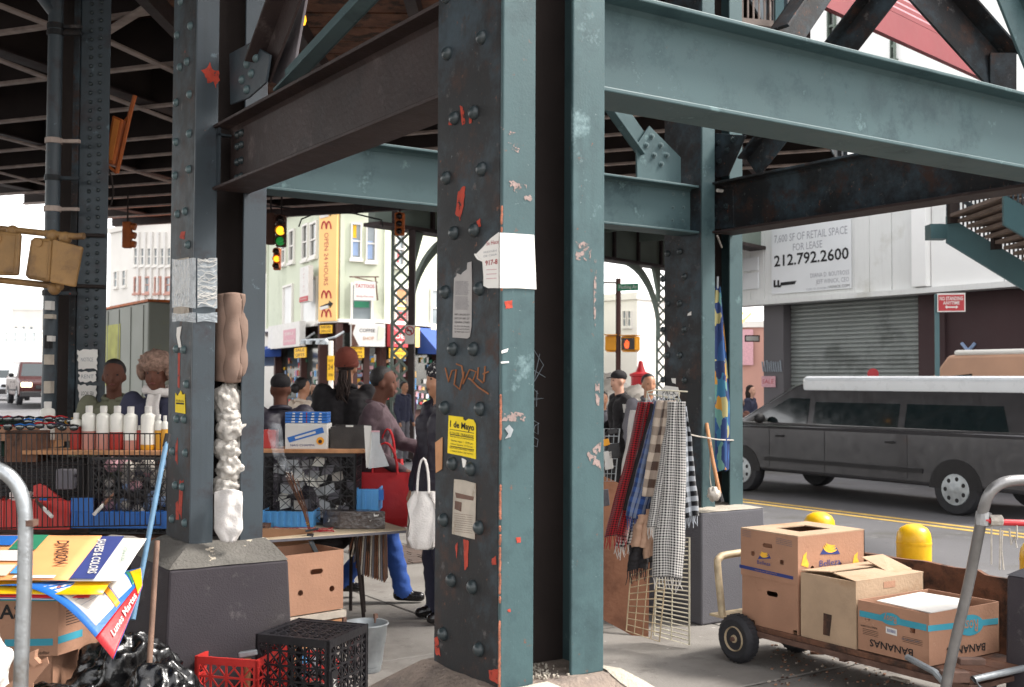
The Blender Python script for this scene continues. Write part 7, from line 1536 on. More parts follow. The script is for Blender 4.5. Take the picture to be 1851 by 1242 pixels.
# galvanised bucket
bkp = atz(661, 1212, 0); bk = thing('bucket', 'dented galvanised bucket with paint stains beside the black crate', 'bucket', bkp)
mb = MB(); mb.lathe((0, 0, 0), [(.082, .0), (.085, .005), (.086, .03), (.09, .033), (.104, .15), (.108, .155), (.118, .25), (.124, .256), (.124, .264), (.116, .262), (.104, .15), (.083, .03), (.08, .012)], 28, caps=False); mb.lathe((0, 0, .008), [(.001, 0), (.082, .002)], 24, caps=False); mb.build('pail', 'galv', bk, local=True, smooth=40)
mb = MB(); mb.tube([V((.122 * math.cos(a), .122 * math.sin(a) , .258)) + V((.0, .0, .0)) + V((0, .0, -.0)) for a in [R(-60) + i / 12 * R(170) for i in range(13)]], .004, 6); mb.build('wire_handle', 'galv', bk, local=True); 
for s in (-1, 1): mb = MB(); mb.cbox((.12 * s * .8, .075, .262), (.02, 0, 0), (0, .02, 0), (0, 0, .05)); mb.build('handle_lug', 'rustmetal', bk, local=True)
# ---- sticks leaning on the left pier
mb = MB(); st1 = thing('blue_stick', 'blue painted stick leaning against the left column', 'stick', atd(250, 1060, 5.3)); mb.tube([atd(240, 1120, 5.2), atd(302, 793, 5.6)], .0125, 10); mb.build('shaft', mat('chipped blue paint', srgb('#5b7f9c'), .6, 0, .2, 9, .3, 40, chips=[(srgb('#b9c4c9'), 14, .66)]), st1, smooth=40); mb = MB(); mb.tube([atd(299, 808, 5.585), atd(304, 785, 5.61)], .016, 8); mb.build('tip', 'black', st1)
mb = MB(); st2 = thing('wooden_stick', 'worn brown broomstick standing before the left pier', 'stick', atz(266, 1262, 0)); mb.tube([atd(264, 1300, 4.9), atd(284, 978, 5.2)], .0125, 10); mb.build('shaft', mat('brown broomstick', srgb('#7d6253'), .8, 0, .25, 9, .3), st2, smooth=40)
# ---- teaching posters sliding over a box
random.seed(2)
pp_ = ['redmetal', 'yellowp', 'white', 'bluel', 'white', 'amber_b', 'paper', 'wood']
zc = .765
def poster_pile_top(u, v, k): pass
Pl = [W((x_ - 925) / F * z_, z_, 0) for x_, z_ in ((-60, 4.75), (215, 4.75), (215, 5.25), (-60, 5.25))]
def PQ(u, v, z): # u to the right, v away
    a = W(-2.45 + u * 0, 4.55 + v * .62, z); return W(-2.35 + u * .72 + v * -.06, 4.58 + v * .58, z + v * .115)
M['division orange'] = mat('division orange', srgb('#eba369'), .7, 0, .06, 5, 0)
posters = [
 ('white teaching poster with subtraction columns, low in the pile', 0.02, 0.98, 0.0, .9, 0.735, 'white'),
 ('yellow teaching poster edged in red under the top sheets', 0, 1.0, -.06, .9, 0.75, 'yellowp'),
 ('orange teaching poster headed division on top of the pile', .0, .78, .06, .98, .778, 'division orange'),
 ('navy and white teaching poster headed shapes and colors on the pile', .62, 1.06, .1, .98, .768, 'white')]
def sheet_thing(label, fn, m, nu=10, nv=8, th=.0025):
    t = thing('teaching_poster', label, 'poster', fn(.5, .5), group='teaching posters on the banana box'); mb = MB(); mb.sheet(fn, nu, nv, th); mb.build('sheet', m, t, smooth=True); return t
def flat(u0, u1, v0, v1, z): return lambda u, v: PQ(u0 + (u1 - u0) * u, v0 + (v1 - v0) * v, z + .004 * noise.noise(V((u * 3, v * 3, z * 40))))
for lb, u0, u1, v0, v1, z, m_ in posters:
    f_ = flat(u0, u1, v0, v1, z); t = sheet_thing(lb, f_, m_); rgt = (PQ(1, 0, 0) - PQ(0, 0, 0)).normalized(); fw_ = (PQ(0, 1, 0) - PQ(0, 0, 0)).normalized()
    def pt(x0, x1, y0, y1, mm, nm='printed_panel', dz=.0075):
        mb = MB(); mb.prism([f_(x0, y0) + UP * dz, f_(x1, y0) + UP * dz, f_(x1, y1) + UP * dz, f_(x0, y1) + UP * dz], UP * .0006); return mb.build(nm, mm, t)
    if 'division' in lb:
        for (x0, x1, y0, y1, mm) in ((.0, .13, .5, .95, 'yellowp'), (.14, .36, .72, .95, 'blue'), (.37, .58, .62, .97, 'green_sign'), (.05, .3, .45, .66, 'plum'), (.31, .55, .36, .6, 'white'), (.1, .3, .2, .4, 'amber_b'), (.0, .3, .03, .16, 'green_sign'), (.34, .54, .05, .28, 'green_wall'), (.55, .66, .1, .3, 'bluel'), (.6, .9, .0, .06, 'white')): pt(x0, x1, y0, y1, mm)
        text('DIVISION', f_(.80, .55) + UP * .0085, -fw_ * .95 + rgt * .25, rgt, .075, 'dkbrown', t, bold=.02)
        text('4 x 2', f_(.2, .85) + UP * .0085, rgt, fw_, .03, 'white', t)
    elif 'shapes' in lb:
        pt(.3, .68, .0, 1, 'blue_ink'); pt(.0, .3, .0, .5, 'redmetal'); text('SHAPES & COLORS', f_(.5, .5) + UP * .0085, -fw_ * .97 + rgt * .15, rgt, .052, 'white', t, bold=.02); text('LETTERS & WORDS', f_(.85, .55) + UP * .0085, -fw_ * .97 + rgt * .15, rgt, .022, 'green_sign', t)
    elif 'yellow' in lb: text('9 9 9   6 6 6', f_(.6, .1) + UP * .006, rgt, fw_, .045, 'inkred', t)
    else: text('- - - 12', f_(.9, .1) + UP * .006, rgt, fw_, .04, 'inkred', t)
for k in range(5): # layered edges below
    z = .73 - k * .006; t = sheet_thing(('red', 'lilac', 'white', 'blue', 'green')[k] + ' edged teaching poster, number %s from the bottom of the pile' % ('five', 'four', 'three', 'two', 'one')[k], flat(-.02, .92 - .03 * k, -.03 + .012 * k, .9, z), ('redmetal', 'plum', 'white', 'blue', 'green_sign')[k])
# the two that droop over the edge towards us
def droop(u, v):  # u along width, v from pile to the hanging corner
    a = atd(70 + 110 * u, 1046 - 6 * u, 4.62); b = atd(240, 1030, 4.9); c = atd(208, 1190, 4.35)
    p0 = atd(-20, 1060, 4.6).lerp(atd(252, 1046, 5.05), u); p1 = atd(205, 1192, 4.45).lerp(atd(258, 1060, 4.75), u); s = v
    q = p0.lerp(p1, s); q = q + UP * (.10 * math.sin(math.pi * s) * (1 - .4 * u)); return q
t = thing('teaching_poster', 'blue edged teaching poster drooping over the box corner with a red lettered border', 'poster', atd(200, 1100, 4.6), group='teaching posters on the banana box')
mb = MB(); mb.sheet(droop, 16, 18, .003); mb.build('sheet', 'blue', t, smooth=True)
def dpatch(u0, u1, v0, v1, m_, off=.004, n=10):
    mb = MB(); mb.sheet(lambda u, v: droop(u0 + (u1 - u0) * u, v0 + (v1 - v0) * v) + (-FW * .8 + UP * .3).normalized() * off, n, n, .0008); return mb.build('printed_panel', m_, t, smooth=True)
dpatch(0, 1, .86, 1.0, 'redmetal', .005); dpatch(.86, 1.0, .5, .98, 'yellowp', .007); dpatch(.1, .45, .3, .82, 'white'); dpatch(.55, .8, .3, .8, 'white'); dpatch(.46, .54, .3, .84, 'amber_b', .005); dpatch(.82, .86, .4, .8, 'green_sign', .005)
pA_, pB_ = droop(.12, .93), droop(.85, .93); rr_ = (pB_ - pA_).normalized(); uu_ = (droop(.5, .86) - droop(.5, 1)).normalized(); nn_ = rr_.cross(uu_)
if nn_.dot(CAM - pA_) < 0: nn_ = -nn_
text('Lunes Martes', pA_.lerp(pB_, .5) + nn_ * .012, rr_, uu_ if rr_.cross(uu_).dot(CAM - pA_) > 0 else -uu_, .042, 'white', t, bold=.02)
for k in range(9):
    for (u0, u1) in ((.14, .42), (.58, .77)):
        v_ = .36 + k * .05; mb = MB(); mb.tube([droop(u0 + (u1 - u0) * i / 4, v_) + (-FW * .8 + UP * .3).normalized() * .006 for i in range(5)], .0012, 4); mb.build('text_line', 'inkgrey', t)
# banana box below the posters
ob = atd(104, 1186, 4.95); bA = V((ob.x, ob.y, .40)); d1_ = (-RT * 1 - FW * .12).normalized(); d2_ = (RT * .30 + FW * .95).normalized()
bb = holes_box('banana box under the teaching posters, half turned at the left edge', bA, d1_ * .52, d2_ * .38, .30, holes=[(0, .5, .45, .045, .05)])
fbb = Face((bA.x, bA.y), (bA.x + d1_.x, bA.y + d1_.y)); fbe = Face((bA.x, bA.y), (bA.x + d2_.x, bA.y + d2_.y))
def onb(f, mb, s0, s1, z0, z1, d=.0015): return f.box(mb, s0, s1, z0, z1, .0006, d)
sgn = 1 if fbb.r.dot(d1_) > 0 else -1
mb = MB(); onb(fbb, mb, .02, .22, .40 + .045, .40 + .075); mb.build('teal_band', 'teal_ink', bb); mb = MB(); onb(fbe, mb, .0, .16, .40 + .05, .40 + .082); onb(fbe, mb, .22, .38, .40 + .05, .40 + .082); mb.build('teal_band', 'teal_ink', bb)
text('BANANAS', fbb.P(.34, .40 + .19), -fbb.r, UP, .085, 'ink', bb, d=.002, bold=.02) ; text('Product of Ecuador', fbb.P(.12, .415), -fbb.r, UP, .022, 'ink', bb, d=.002)
for k in range(6): mb = MB(); onb(fbe, mb, .05, .15, .58 - k * .012, .583 - k * .012, .0012); mb.build('text_line', 'ink', bb)
# support under it: carton and black bags
t = holes_box('lower torn cardboard box under the black bags at the left edge', W(-1.95, 4.35, 0), (RT * .55), FW * .42, .26)
t2 = holes_box('brown box supporting the banana box behind the black bags', W(-2.5, 5.0, 0), RT * .5, FW * .4, .39, open_top=False)
random.seed(14)
def crumple(label, c, r, m, name='garbage_bag', cat='bag', amp=.35, n=(84, 56), group=None):
    sd = random.uniform(0, 99)
    def fn(d):
        a = noise.noise(d * 2.2 + V((sd, 0, 0))); b = abs(noise.noise(d * 5 + V((0, sd, 0)))); c_ = abs(noise.noise(d * 9 + V((0, 0, sd)))); ph = math.atan2(d.y, d.x); return 1 + amp * (.6 * a - .3 * b - .1 * c_) + amp * .22 * max(0, d.z + .2) * math.sin(ph * 9 + 5 * a) * (1 - abs(d.z) ** 4)
    mb = MB(); mb.ell(c, r, *n, fn=fn); o = mb.build(name, m, smooth=True, tag=(label, cat, group)); return o
crumple('shiny black garbage bag tied in a knot under the drooping poster', W(-1.66, 4.42, .30), (.09, .09, .11), 'bagblack', amp=.4)
crumple('wide shiny black garbage bag spread before the left pier', W(-1.48, 4.85, .17), (.2, .18, .24), 'bagblack', amp=.32)
crumple('low black garbage bag at the bottom left behind the silver tube', W(-1.87, 4.55, .17), (.26, .2, .2), 'bagblack', amp=.32)
crumple('dull black garbage bag behind the others below the banana box corner', W(-1.72, 5.15, .2), (.24, .16, .26), 'bagblack', amp=.4)
pb_ = crumple('white paper bag with green print at the left edge', W(-2.08, 4.4, .48), (.15, .12, .17), 'paper', 'paper_bag', amp=.25)
for k, (dx, dz, w_) in enumerate(((.05, .05, .03), (.02, -.03, .035), (.07, -.08, .025))):
    mb = MB(); mb.ell(W(-2.08 + dx, 4.285 + abs(dz) * .1, .48 + dz), (w_, .006, w_ * .7), 10, 6); mb.build('green_print', 'green_sign', pb_)
ft = thing('torn_cardboard', 'torn cardboard flap sticking up beside the white paper bag', 'cardboard', atd(50, 1210, 4.3)); mb = MB(); mb.prism([atd(*p, 4.32) for p in ((8, 1242), (55, 1205), (85, 1188), (88, 1200), (60, 1235), (58, 1290), (8, 1290))], FW * .006); mb.prism([atd(*p, 4.3) for p in ((50, 1182), (64, 1176), (62, 1190), (72, 1200), (60, 1206), (50, 1196))], FW * .03); mb.build('flap', 'card', ft)
# ---- silver hand truck tube in the left foreground
hb = thing('hand_truck_handle', 'bent silver tube handle in the left foreground', 'handle', atd(38, 1242, 2.6))
pts = [atd(*p, 2.6) for p in ((-160, 838), (-90, 838), (-30, 842), (0, 850), (22, 866), (38, 892), (45, 925), (46, 970), (44, 1060), (40, 1160), (36, 1300), (30, 1700))]
def smoothp(P, n=4):
    out = []
    for i in range(len(P) - 1):
        p0, p1, p2, p3 = P[max(i - 1, 0)], P[i], P[i + 1], P[min(i + 2, len(P) - 1)]
        for j in range(n):
            t = j / n; out.append(.5 * ((2 * p1) + (p2 - p0) * t + (2 * p0 - 5 * p1 + 4 * p2 - p3) * t * t + (3 * p1 - p0 - 3 * p2 + p3) * t ** 3))
    return out + [P[-1]]
mb = MB(); mb.tube(smoothp(pts), .0165, 20); mb.build('tube', 'alu', hb, smooth=40); mb = MB(); mb.cbox(atd(57, 945, 2.6), RT * .02, FW * .03, UP * .014); mb.build('bracket', 'rustmetal', hb)
# ---- things stuffed into the left column
cu = thing('seat_cushion', 'beige tufted seat cushion pushed into the hollow of the left column', 'cushion', atd(415, 690, 5.9))
def cyl(px, py, Z=5.86): return atd(px, py, Z)
def cush(u, v):
    px = 390 + u * 50; py = 533 + v * 156; q = math.sin(math.pi * min(1, max(0, u))) ** .5; z = 5.93 - .07 * q - .02 * math.sin(v * math.pi) - .012 * abs(math.sin(u * math.pi * 2.5)) + .008 * math.sin(v * 16 + u * 5); return atd(px, py, z)
mb = MB(); mb.sheet(cush, 24, 40, .03); mb.build('cushion_cover', 'cushion', cu, smooth=True)
mb = MB(); mb.tube([atd(432, 540 + i * 12, 5.85 + .008 * math.sin(i)) + RT * .004 * math.sin(i * 2) for i in range(13)], .018, 8); mb.build('rolled_edge', 'cushion', cu, smooth=True)
for k in range(3): mb = MB(); mb.tube([atd(398 + k * 7, 545 + k * 4, 5.83), atd(401 + k * 5, 600, 5.84), atd(400 + k * 6, 655, 5.84)], .004, 5); mb.build('tie_ribbon', 'wood', cu)
cols = [(412, 724, .078, .075), (418, 772, .078, .07), (412, 812, .078, .06), (417, 845, .078, .06), (411, 880, .078, .06), (414, 750, .07, .05)]
for k, (px, py, rx, rz_) in enumerate(cols):
    crumple('crumpled white plastic bag in the left column, ' + ('uppermost, right under the cushion', 'second from the top', 'third from the top', 'fourth from the top', 'fifth, above the hanging white cloth', 'small one between the two uppermost')[k], atd(px, py, 5.88), (rx, .07, rz_ * 1.2), 'filmbag', 'plastic_bag', amp=.42, n=(56, 36), group='plastic bags stuffed in the left column')
wc_ = thing('white_cloth', 'white cloth hanging out at the foot of the left column', 'cloth', atd(412, 978, 5.8)); mb = MB()
def clth(u, v):
    w = 1 if v < .75 else 1 - (v - .75) / .25 * .55; px = 388 + (.5 + (u - .5) * w) * 50; py = 890 + v * 90 - 6 * (1 - v) * math.sin(u * 3); return atd(px, py, 5.74 - .04 * math.sin(math.pi * u) + .012 * math.sin(u * 9 + v * 4) + .012 * noise.noise(V((u * 4, v * 6, 2))))
mb.sheet(clth, 18, 22, .004); mb.build('cloth', 'scarfw', wc_, smooth=True)
# tape, papers on the left column
wrp = thing('film_wrap', 'bands of clear film wound round the left column over old notices', 'film wrap', V((.06, 2.84, 1.8)))
mb = MB(); f_ = Face((0, 2.846), (1, 2.846))
def band(y0, y1, amp=6, d=.006):
    mb = MB(); mb.sheet(lambda u, v: f_.P(*f_.hit(356 + u * 36, y0 + (y1 - y0) * v + amp * math.sin(u * 5 + v * 9) * .3), d + .004 * noise.noise(V((u * 6, v * 14, y0)))), 14, 16); mb.build('film', 'tape', wrp, smooth=True)
    mb = MB(); mb.sheet(lambda u, v: flL.P(*flL.hit(313 + u * 43, y0 + (y1 - y0) * v + amp * .3 * math.sin(u * 5 + v * 9)), d + .004 * noise.noise(V((u * 6, v * 14, y0 + 5)))), 14, 16); mb.build('film', 'tape', wrp, smooth=True)
band(468, 556); band(566, 582, 4)
random.seed(31)
for k in range(34):
    y = random.uniform(470, 552); mb = MB(); mb.tube([f_.P(*f_.hit(356 + i * 7, y + random.uniform(-5, 5)), .010) for i in range(6)], .0012, 4); mb.build('film_crease', 'white', wrp)
vn = thing('paper_notice', 'torn paper strip lettered van under clear film on the left column', 'paper', flL.P(*flL.hit(325, 570), .004))
mb = MB(); flL.ppoly(mb, [(315, 470), (342, 465), (344, 500), (342, 530), (343, 568), (336, 574), (328, 570), (314, 573), (316, 540), (314, 500)], .002, .004); mb.build('sheet', 'paper_old', vn)
for st, y in (('VAN', 478), ('VAN', 536)): flL.txt(st, 328, y, 11, 'ink', vn, d=.0045, wpx=20)
yl = thing('paper_notice', 'small torn yellow flyer low on the left column', 'paper', flL.P(*flL.hit(327, 747), .004)); mb = MB(); flL.ppoly(mb, [(318, 710), (322, 716), (328, 706), (331, 714), (335, 712), (336, 748), (318, 745)], .002, .004); mb.build('sheet', 'yellow', yl); flL.txt('FERIA', 327, 725, 4, 'ink', yl, d=.0045, wpx=14)
mb = MB(); flL.pbox(mb, 320, 728, 334, 731, .0045, .005); mb.build('print_bar', 'ink', yl)
wp2 = thing('paper_notice', 'narrow torn white strip between rivets on the left column', 'paper', flL.P(*flL.hit(325, 630), .004)); mb = MB(); flL.ppoly(mb, [(321, 592), (329, 590), (326, 610), (329, 628), (324, 628), (320, 606)], .002, .004); mb.build('sheet', 'paper', wp2)
# ================================================================ FLYERS ON THE NEAREST COLUMN
ny = thing('flyer', 'yellow flyer headed 1 de mayo on the dark face of the nearest column', 'flyer', fl.P(*fl.hit(835, 828), .002))
Q4 = [(812, 751), (838, 754), (838, 758), (842, 761), (848, 757), (857, 759), (861, 768), (861, 830), (836, 824), (810, 819)]
mb = MB(); fl.ppoly(mb, Q4, .0012, .0024); mb.build('sheet', 'yellow', ny)
# the flyer is printed slightly askew, following its edges
def ftxt(f, st, px, py, hpx, m, par, wpx, slope, d, **k):
    s, z = f.hit(px, py); s2, z2 = f.hit(px + 20, py + 20 * slope); p0, p1 = f.P(s, z), f.P(s2, z2); r = (p1 - p0).normalized(); u = f.n.cross(r)
    if r.cross(u).dot(f.n) < 0: u = -u
    size = abs(f.hit(px, py - hpx)[1] - z) / .7; o = text(st, p0, r, u, size, m, par, d=d, **k); me = o.data; inv = WM[par.name].inverted(); rl = (inv.to_3x3() @ r).normalized(); c = inv @ p0
    e_ = [(v.co - c).dot(rl) for v in me.vertices]; w = max(e_) - min(e_); s1 = abs(f.hit(px + wpx / 2, py)[0] - f.hit(px - wpx / 2, py)[0]) / max(.2, abs(r.dot(f.r))); mid = (max(e_) + min(e_)) / 2
    for v, q_ in zip(me.vertices, e_): v.co += rl * ((q_ - mid) * s1 / w - q_)
    return o
SL = .17
ftxt(fl, '1 de Mayo', 836.5, 770, 11, 'ink', ny, 44, SL, .0028, bold=.03)
for st, y, h_, w_ in (('EL DIA DEL TRABAJADOR', 786, 5, 43), ('MARCHA POR LOS INMIGRANTES', 792, 2.6, 43), ('Viernes mayo 1  12:00 pm', 799, 3.6, 40), ('Union Square, 14 Street', 805, 3.4, 40), ('LEGALIZACION PARA TODOS', 812, 3.6, 43), ('COALICION 1 DE MAYO', 818, 3, 40)): ftxt(fl, st, 836, y, h_, 'ink', ny, w_, SL, .0028)
for y in (779.5, 788.8, 809.5): mb = MB(); p = [fl.P(*fl.hit(815, y - 3.6), .0026), fl.P(*fl.hit(858, y + 3.6), .0026)]; mb.tube(p, .0011, 4); mb.build('rule', 'ink', ny)
# long white notice
ln = thing('paper_notice', 'long narrow white notice with a torn top on the nearest column', 'paper', fl.P(*fl.hit(835, 610), .002))
mb = MB(); fl.ppoly(mb, [(822, 503), (826, 499), (827, 494), (834, 497), (838, 492), (845, 487), (846, 475), (853, 473), (854, 520), (853, 590), (850, 609), (846, 612), (819, 610), (820, 560)], .0012, .0024); mb.build('sheet', mat('grey white notice', srgb('#a8a4a2'), .85, 0, .1, 12, .2), ln)
for k in range(26):
    if k == 13: continue
    y = 509 + k * 2.0; mb = MB(); mb.tube([fl.P(*fl.hit(824, y - .4), .0026), fl.P(*fl.hit(850 - random.uniform(0, 4), y + .2), .0026)], .0006, 3); mb.build('text_line', 'greyc', ln)
for st, y in (('WE CAN DO IT!', 569), ('MAY DAY MAY 1ST', 576), ('GENERAL STRIKE', 583), ('No Work, No Shopping', 590), ('No School, No Banks', 595), ('Spread the word', 600)): ftxt(fl, st, 836.5, y, 3.6 if y < 586 else 2.6, 'ink', ln, 27, .03, .0027)
# faded brown poster
fp = thing('paper_notice', 'water stained brown poster under the yellow flyer on the nearest column', 'paper', fl.P(*fl.hit(838, 975), .002))
mb = MB(); fl.ppoly(mb, [(822, 866), (840, 868), (861, 874), (861, 900), (859, 975), (838, 970), (818, 965), (820, 910)], .0012, .0024); mb.build('sheet', 'paper_old', fp)
mb = MB(); fl.ppoly(mb, [(824, 890), (858, 898), (857, 905), (826, 900)], .0025, .003); fl.ppoly(mb, [(824, 905), (836, 908), (835, 925), (823, 920)], .0025, .003); mb.build('faded_print', 'rustmetal', fp)
for k in range(9): mb = MB(); y = 928 + k * 4; mb.tube([fl.P(*fl.hit(823, y), .0027), fl.P(*fl.hit(855, y + 4), .0027)], .0006, 3); mb.build('text_line', 'rustmetal', fp)
# white flyer folded round the corner
wf = thing('flyer', 'big white flyer wrapped round the corner of the nearest column', 'flyer', fr.P(*fr.hit(930, 522), .002))
mb = MB(); fr.ppoly(mb, [(902.5, 421), (935, 423), (964, 425), (966, 470), (968, 523), (935, 521), (902.5, 521)], .002, .0045); mb.build('sheet', 'paper', wf)
flb = Face((-.0045, 0), (-.0045, 1))
mb = MB(); fl.ppoly(mb, [(903.5, 420), (888, 432), (875, 447), (862, 460), (864, 468), (874, 471), (876, 500), (876, 517), (884, 521), (903.5, 521)], .002, .0045); mb.build('folded_part', 'paper', wf)
fl.txt('Se Hace', 893, 439, 7.5, 'inkred', wf, d=.005, wpx=22); fl.txt('917-8', 891, 475, 9, 'inkred', wf, d=.005, wpx=22, bold=.02); fl.txt('MUDANZAS', 889, 455, 3.4, 'inkgrey', wf, d=.005, wpx=24); fl.txt('DE CASA', 889, 462, 3.4, 'inkgrey', wf, d=.005, wpx=24)
for k in range(3): mb = MB(); mb.tube([fl.P(*fl.hit(882, 488 + k * 8), .005), fl.P(*fl.hit(900, 487 + k * 8), .005)], .0012, 4); mb.build('text_line', 'pink', wf)
mb = MB(); mb.tube([fl.P(*fl.hit(862, 460), .007), fl.P(*fl.hit(868, 468), .009), fl.P(*fl.hit(876, 472), .007)], .003, 6); mb.build('curled_corner', 'paper', wf)
# scraps
for k, (f_, pts, m_, lb) in enumerate(((fr, [(906, 634), (918, 630), (916, 636), (906, 639)], 'paper', 'small white paper scrap under the faded stamp on the nearest column'), (fr, [(905, 654), (919, 653), (919, 656), (905, 657)], 'paper', 'thin white tape scrap on the nearest column'), (fr, [(912, 775), (920, 768), (927, 777), (922, 790), (912, 793), (918, 784)], 'galv', 'curled silver tape scrap on the nearest column'), (fl, [(836, 828), (844, 832), (842, 845), (838, 845)], 'paper', 'tiny white scrap between the rivets under the yellow flyer'), (fl, [(788, 800), (801, 790), (800, 848), (789, 855)], 'wood', 'ochre paper remnant at the left edge of the nearest column'))):
    t = thing('paper_scrap', lb, 'paper scrap', f_.P(*f_.hit(*pts[0]), .002)); mb = MB(); f_.ppoly(mb, pts, .0012, .003); mb.build('scrap', m_, t)
# flyers on the scarf column
fBk = Face((BX, BY), (BX, BY + 1))
pk_ = thing('paper_notice', 'torn white sticker lettered pack above the scarves', 'paper', fBk.P(*fBk.hit(1212, 715), .002)); mb = MB(); fBk.ppoly(mb, [(1190, 708), (1204, 697), (1226, 700), (1230, 712), (1214, 722), (1190, 716)], .002, .004); mb.build('sheet', 'paper', pk_); fBk.txt('PACK', 1211, 710, 8, 'ink', pk_, d=.005, wpx=24)
for k, (pts, lb) in enumerate(((([(1244, 567), (1250, 563), (1250, 570), (1243, 571)]), 'white paper scrap at the right edge of the dark face of the scarf column'), (([(1206, 616), (1212, 620), (1211, 628), (1207, 622)]), 'white paper scrap in the middle of the dark face of the scarf column'), (([(1214, 684), (1222, 684), (1222, 694), (1216, 692)]), 'small grey scrap just above the pack sticker'))):
    t = thing('paper_scrap', lb, 'paper scrap', fBk.P(*fBk.hit(*pts[0]), .002)); mb = MB(); fBk.ppoly(mb, pts, .002, .004); mb.build('scrap', 'paper', t)
# ================================================================ SCARVES ON A WIRE RACK
plaid('red black check', '#8f1a22', '#140f11', 14, 60); plaid('houndstooth', '#c9c6c2', '#17161b', 13, 66); plaid('houndstooth_b', '#bdb9b5', '#17161b', 10, 46); plaid('blue plaid', '#2a4478', '#10142a', 4, 12, '#8d9ab5'); plaid('brown check', '#b5a698', '#49372f', 2.0, 5.5); plaid('black white check', '#b6bcc4', '#121318', 2, 11); plaid('navy plaid', '#20263c', '#4d6a9c', 3, 10); plaid('dark check', '#2a2b35', '#5c6170', 4, 9)
mat('tan felt', srgb('#ab8a74'), .95, 0, .1, 8, .3); MATS and M.update({k: MATS[k] for k in ('red black check', 'houndstooth', 'houndstooth_b', 'blue plaid', 'brown check', 'black white check', 'navy plaid', 'dark check', 'tan felt')})
rk = thing('wire_rack', 'cream wire rack with hangers holding the scarves', 'rack', atd(1200, 1100, 6.9))
fk_ = Face(wc(1150, 6.75), wc(1250, 6.75))
mb = MB()
for pts in ([(1168, 728), (1170, 708), (1185, 705), (1243, 708)], [(1172, 712), (1228, 722)], [(1228, 708), (1224, 745)]): mb.tube([atd(*p, 6.8) for p in pts], .005, 6)
mb.build('rail', 'wire', rk)
for k in range(7):
    x_ = 1170 + k * 9; mb = MB(); mb.tube([atd(x_, 710 + k * .5, 6.8), atd(x_ + 3, 718, 6.78), atd(x_ - 6, 734, 6.76)], .0028, 5); mb.tube([atd(x_ + 3, 718, 6.78), atd(x_ + 10, 735, 6.76)], .0028, 5); mb.build('hanger', 'galv', rk)
random.seed(77)
def scarf(label, top, bot, Z, m, w0, w1, fringe=True, th=.012, folds=2, fm=None, wave=0):
    """hangs from image point top to bottom bot; w0,w1 widths in px; real depth Z"""
    t = thing('scarf', label, 'scarf', atd(bot[0], bot[1], Z), group='scarves hanging on the wire rack'); sd = random.uniform(0, 40)
    def fn(u, v):
        w = 1.38 * (w0 + (w1 - w0) * min(1, v * 1.3)); cx = top[0] + (bot[0] - top[0]) * (v ** 1.15) + wave * math.sin(v * 3.1); cy = top[1] + (bot[1] - top[1]) * v
        d = .03 * math.sin(u * math.pi) + .014 * math.sin(u * math.pi * 2 * folds + v * 2 + sd) * (1 - .3 * v) + .012 * noise.noise(V((u * 2, v * 7, sd))); cx += 2.2 * noise.noise(V((v * 5, sd, u)))
        return atd(cx + (u - .5) * w, cy + 3 * math.sin(u * 4 + sd) * v, Z - d)
    mb = MB(); mb.sheet(fn, 14, 46, th); mb.build('cloth', m, t, smooth=True)
    if fringe:
        mb = MB()
        for i in range(11):
            p = fn(i / 10, 1); mb.tube([p + UP * .005, p - UP * .03 + RT * random.uniform(-.006, .006), p - UP * random.uniform(.05, .085) + RT * random.uniform(-.012, .012)], [.0035, .0028, .0018], 5)
        o = mb.build('fringe', fm or m, t); o['kind'] = 'stuff'
    return t
scarf('black scarf hanging lowest behind the tan pieces', (1196, 800), (1160, 1018), 6.86, 'dark', 30, 30, folds=2)
scarf('cream edge of a scarf at the far left of the rack', (1148, 742), (1128, 880), 6.92, 'scarfw', 8, 9, fringe=False, folds=1)
scarf('red and black checked scarf, leftmost long one on the rack', (1165, 727), (1113, 970), 6.74, 'red black check', 18, 26, folds=2)
scarf('fine black and white checked scarf half hidden behind the red checked one', (1174, 728), (1124, 985), 6.8, 'houndstooth_b', 14, 18)
scarf('plain black scarf left of the blue plaid one', (1190, 730), (1148, 925), 6.72, 'dark', 22, 30)
scarf('blue plaid scarf in the middle of the rack', (1198, 725), (1150, 935), 6.68, 'blue plaid', 20, 26)
scarf('wide brown and cream checked scarf in the middle of the rack', (1206, 724), (1180, 895), 6.64, 'brown check', 22, 30, fringe=False)
scarf('dark grey checked scarf end below the brown and cream one', (1194, 880), (1178, 960), 6.7, 'dark check', 22, 26)
scarf('left strand of the big houndstooth scarf', (1219, 726), (1186, 955), 6.6, 'houndstooth', 16, 20)
scarf('long houndstooth scarf, brightest and right of the middle', (1222, 726), (1206, 1045), 6.58, 'houndstooth', 22, 36, folds=2)
scarf('black white and grey checked scarf, rightmost on the rack', (1232, 735), (1243, 935), 6.66, 'black white check', 14, 26)
scarf('tan felt scarf folded below the blue plaid one', (1162, 930), (1158, 990), 6.66, 'tan felt', 18, 20, fringe=False)
scarf('second tan felt scarf behind the houndstooth', (1176, 920), (1172, 1008), 6.68, 'tan felt', 12, 14, fringe=False)
scarf('black scarf with a small white label, lowest at the left', (1155, 985), (1150, 1030), 6.7, 'dark', 26, 24)
mb = MB(); fk_.ppoly(mb, [(1149, 1010), (1153, 1011), (1152, 1021), (1148, 1020)], .03, .035); mb.build('scarf_label', 'white', tag=('tiny white label at the lower end of the black scarf', 'label'))
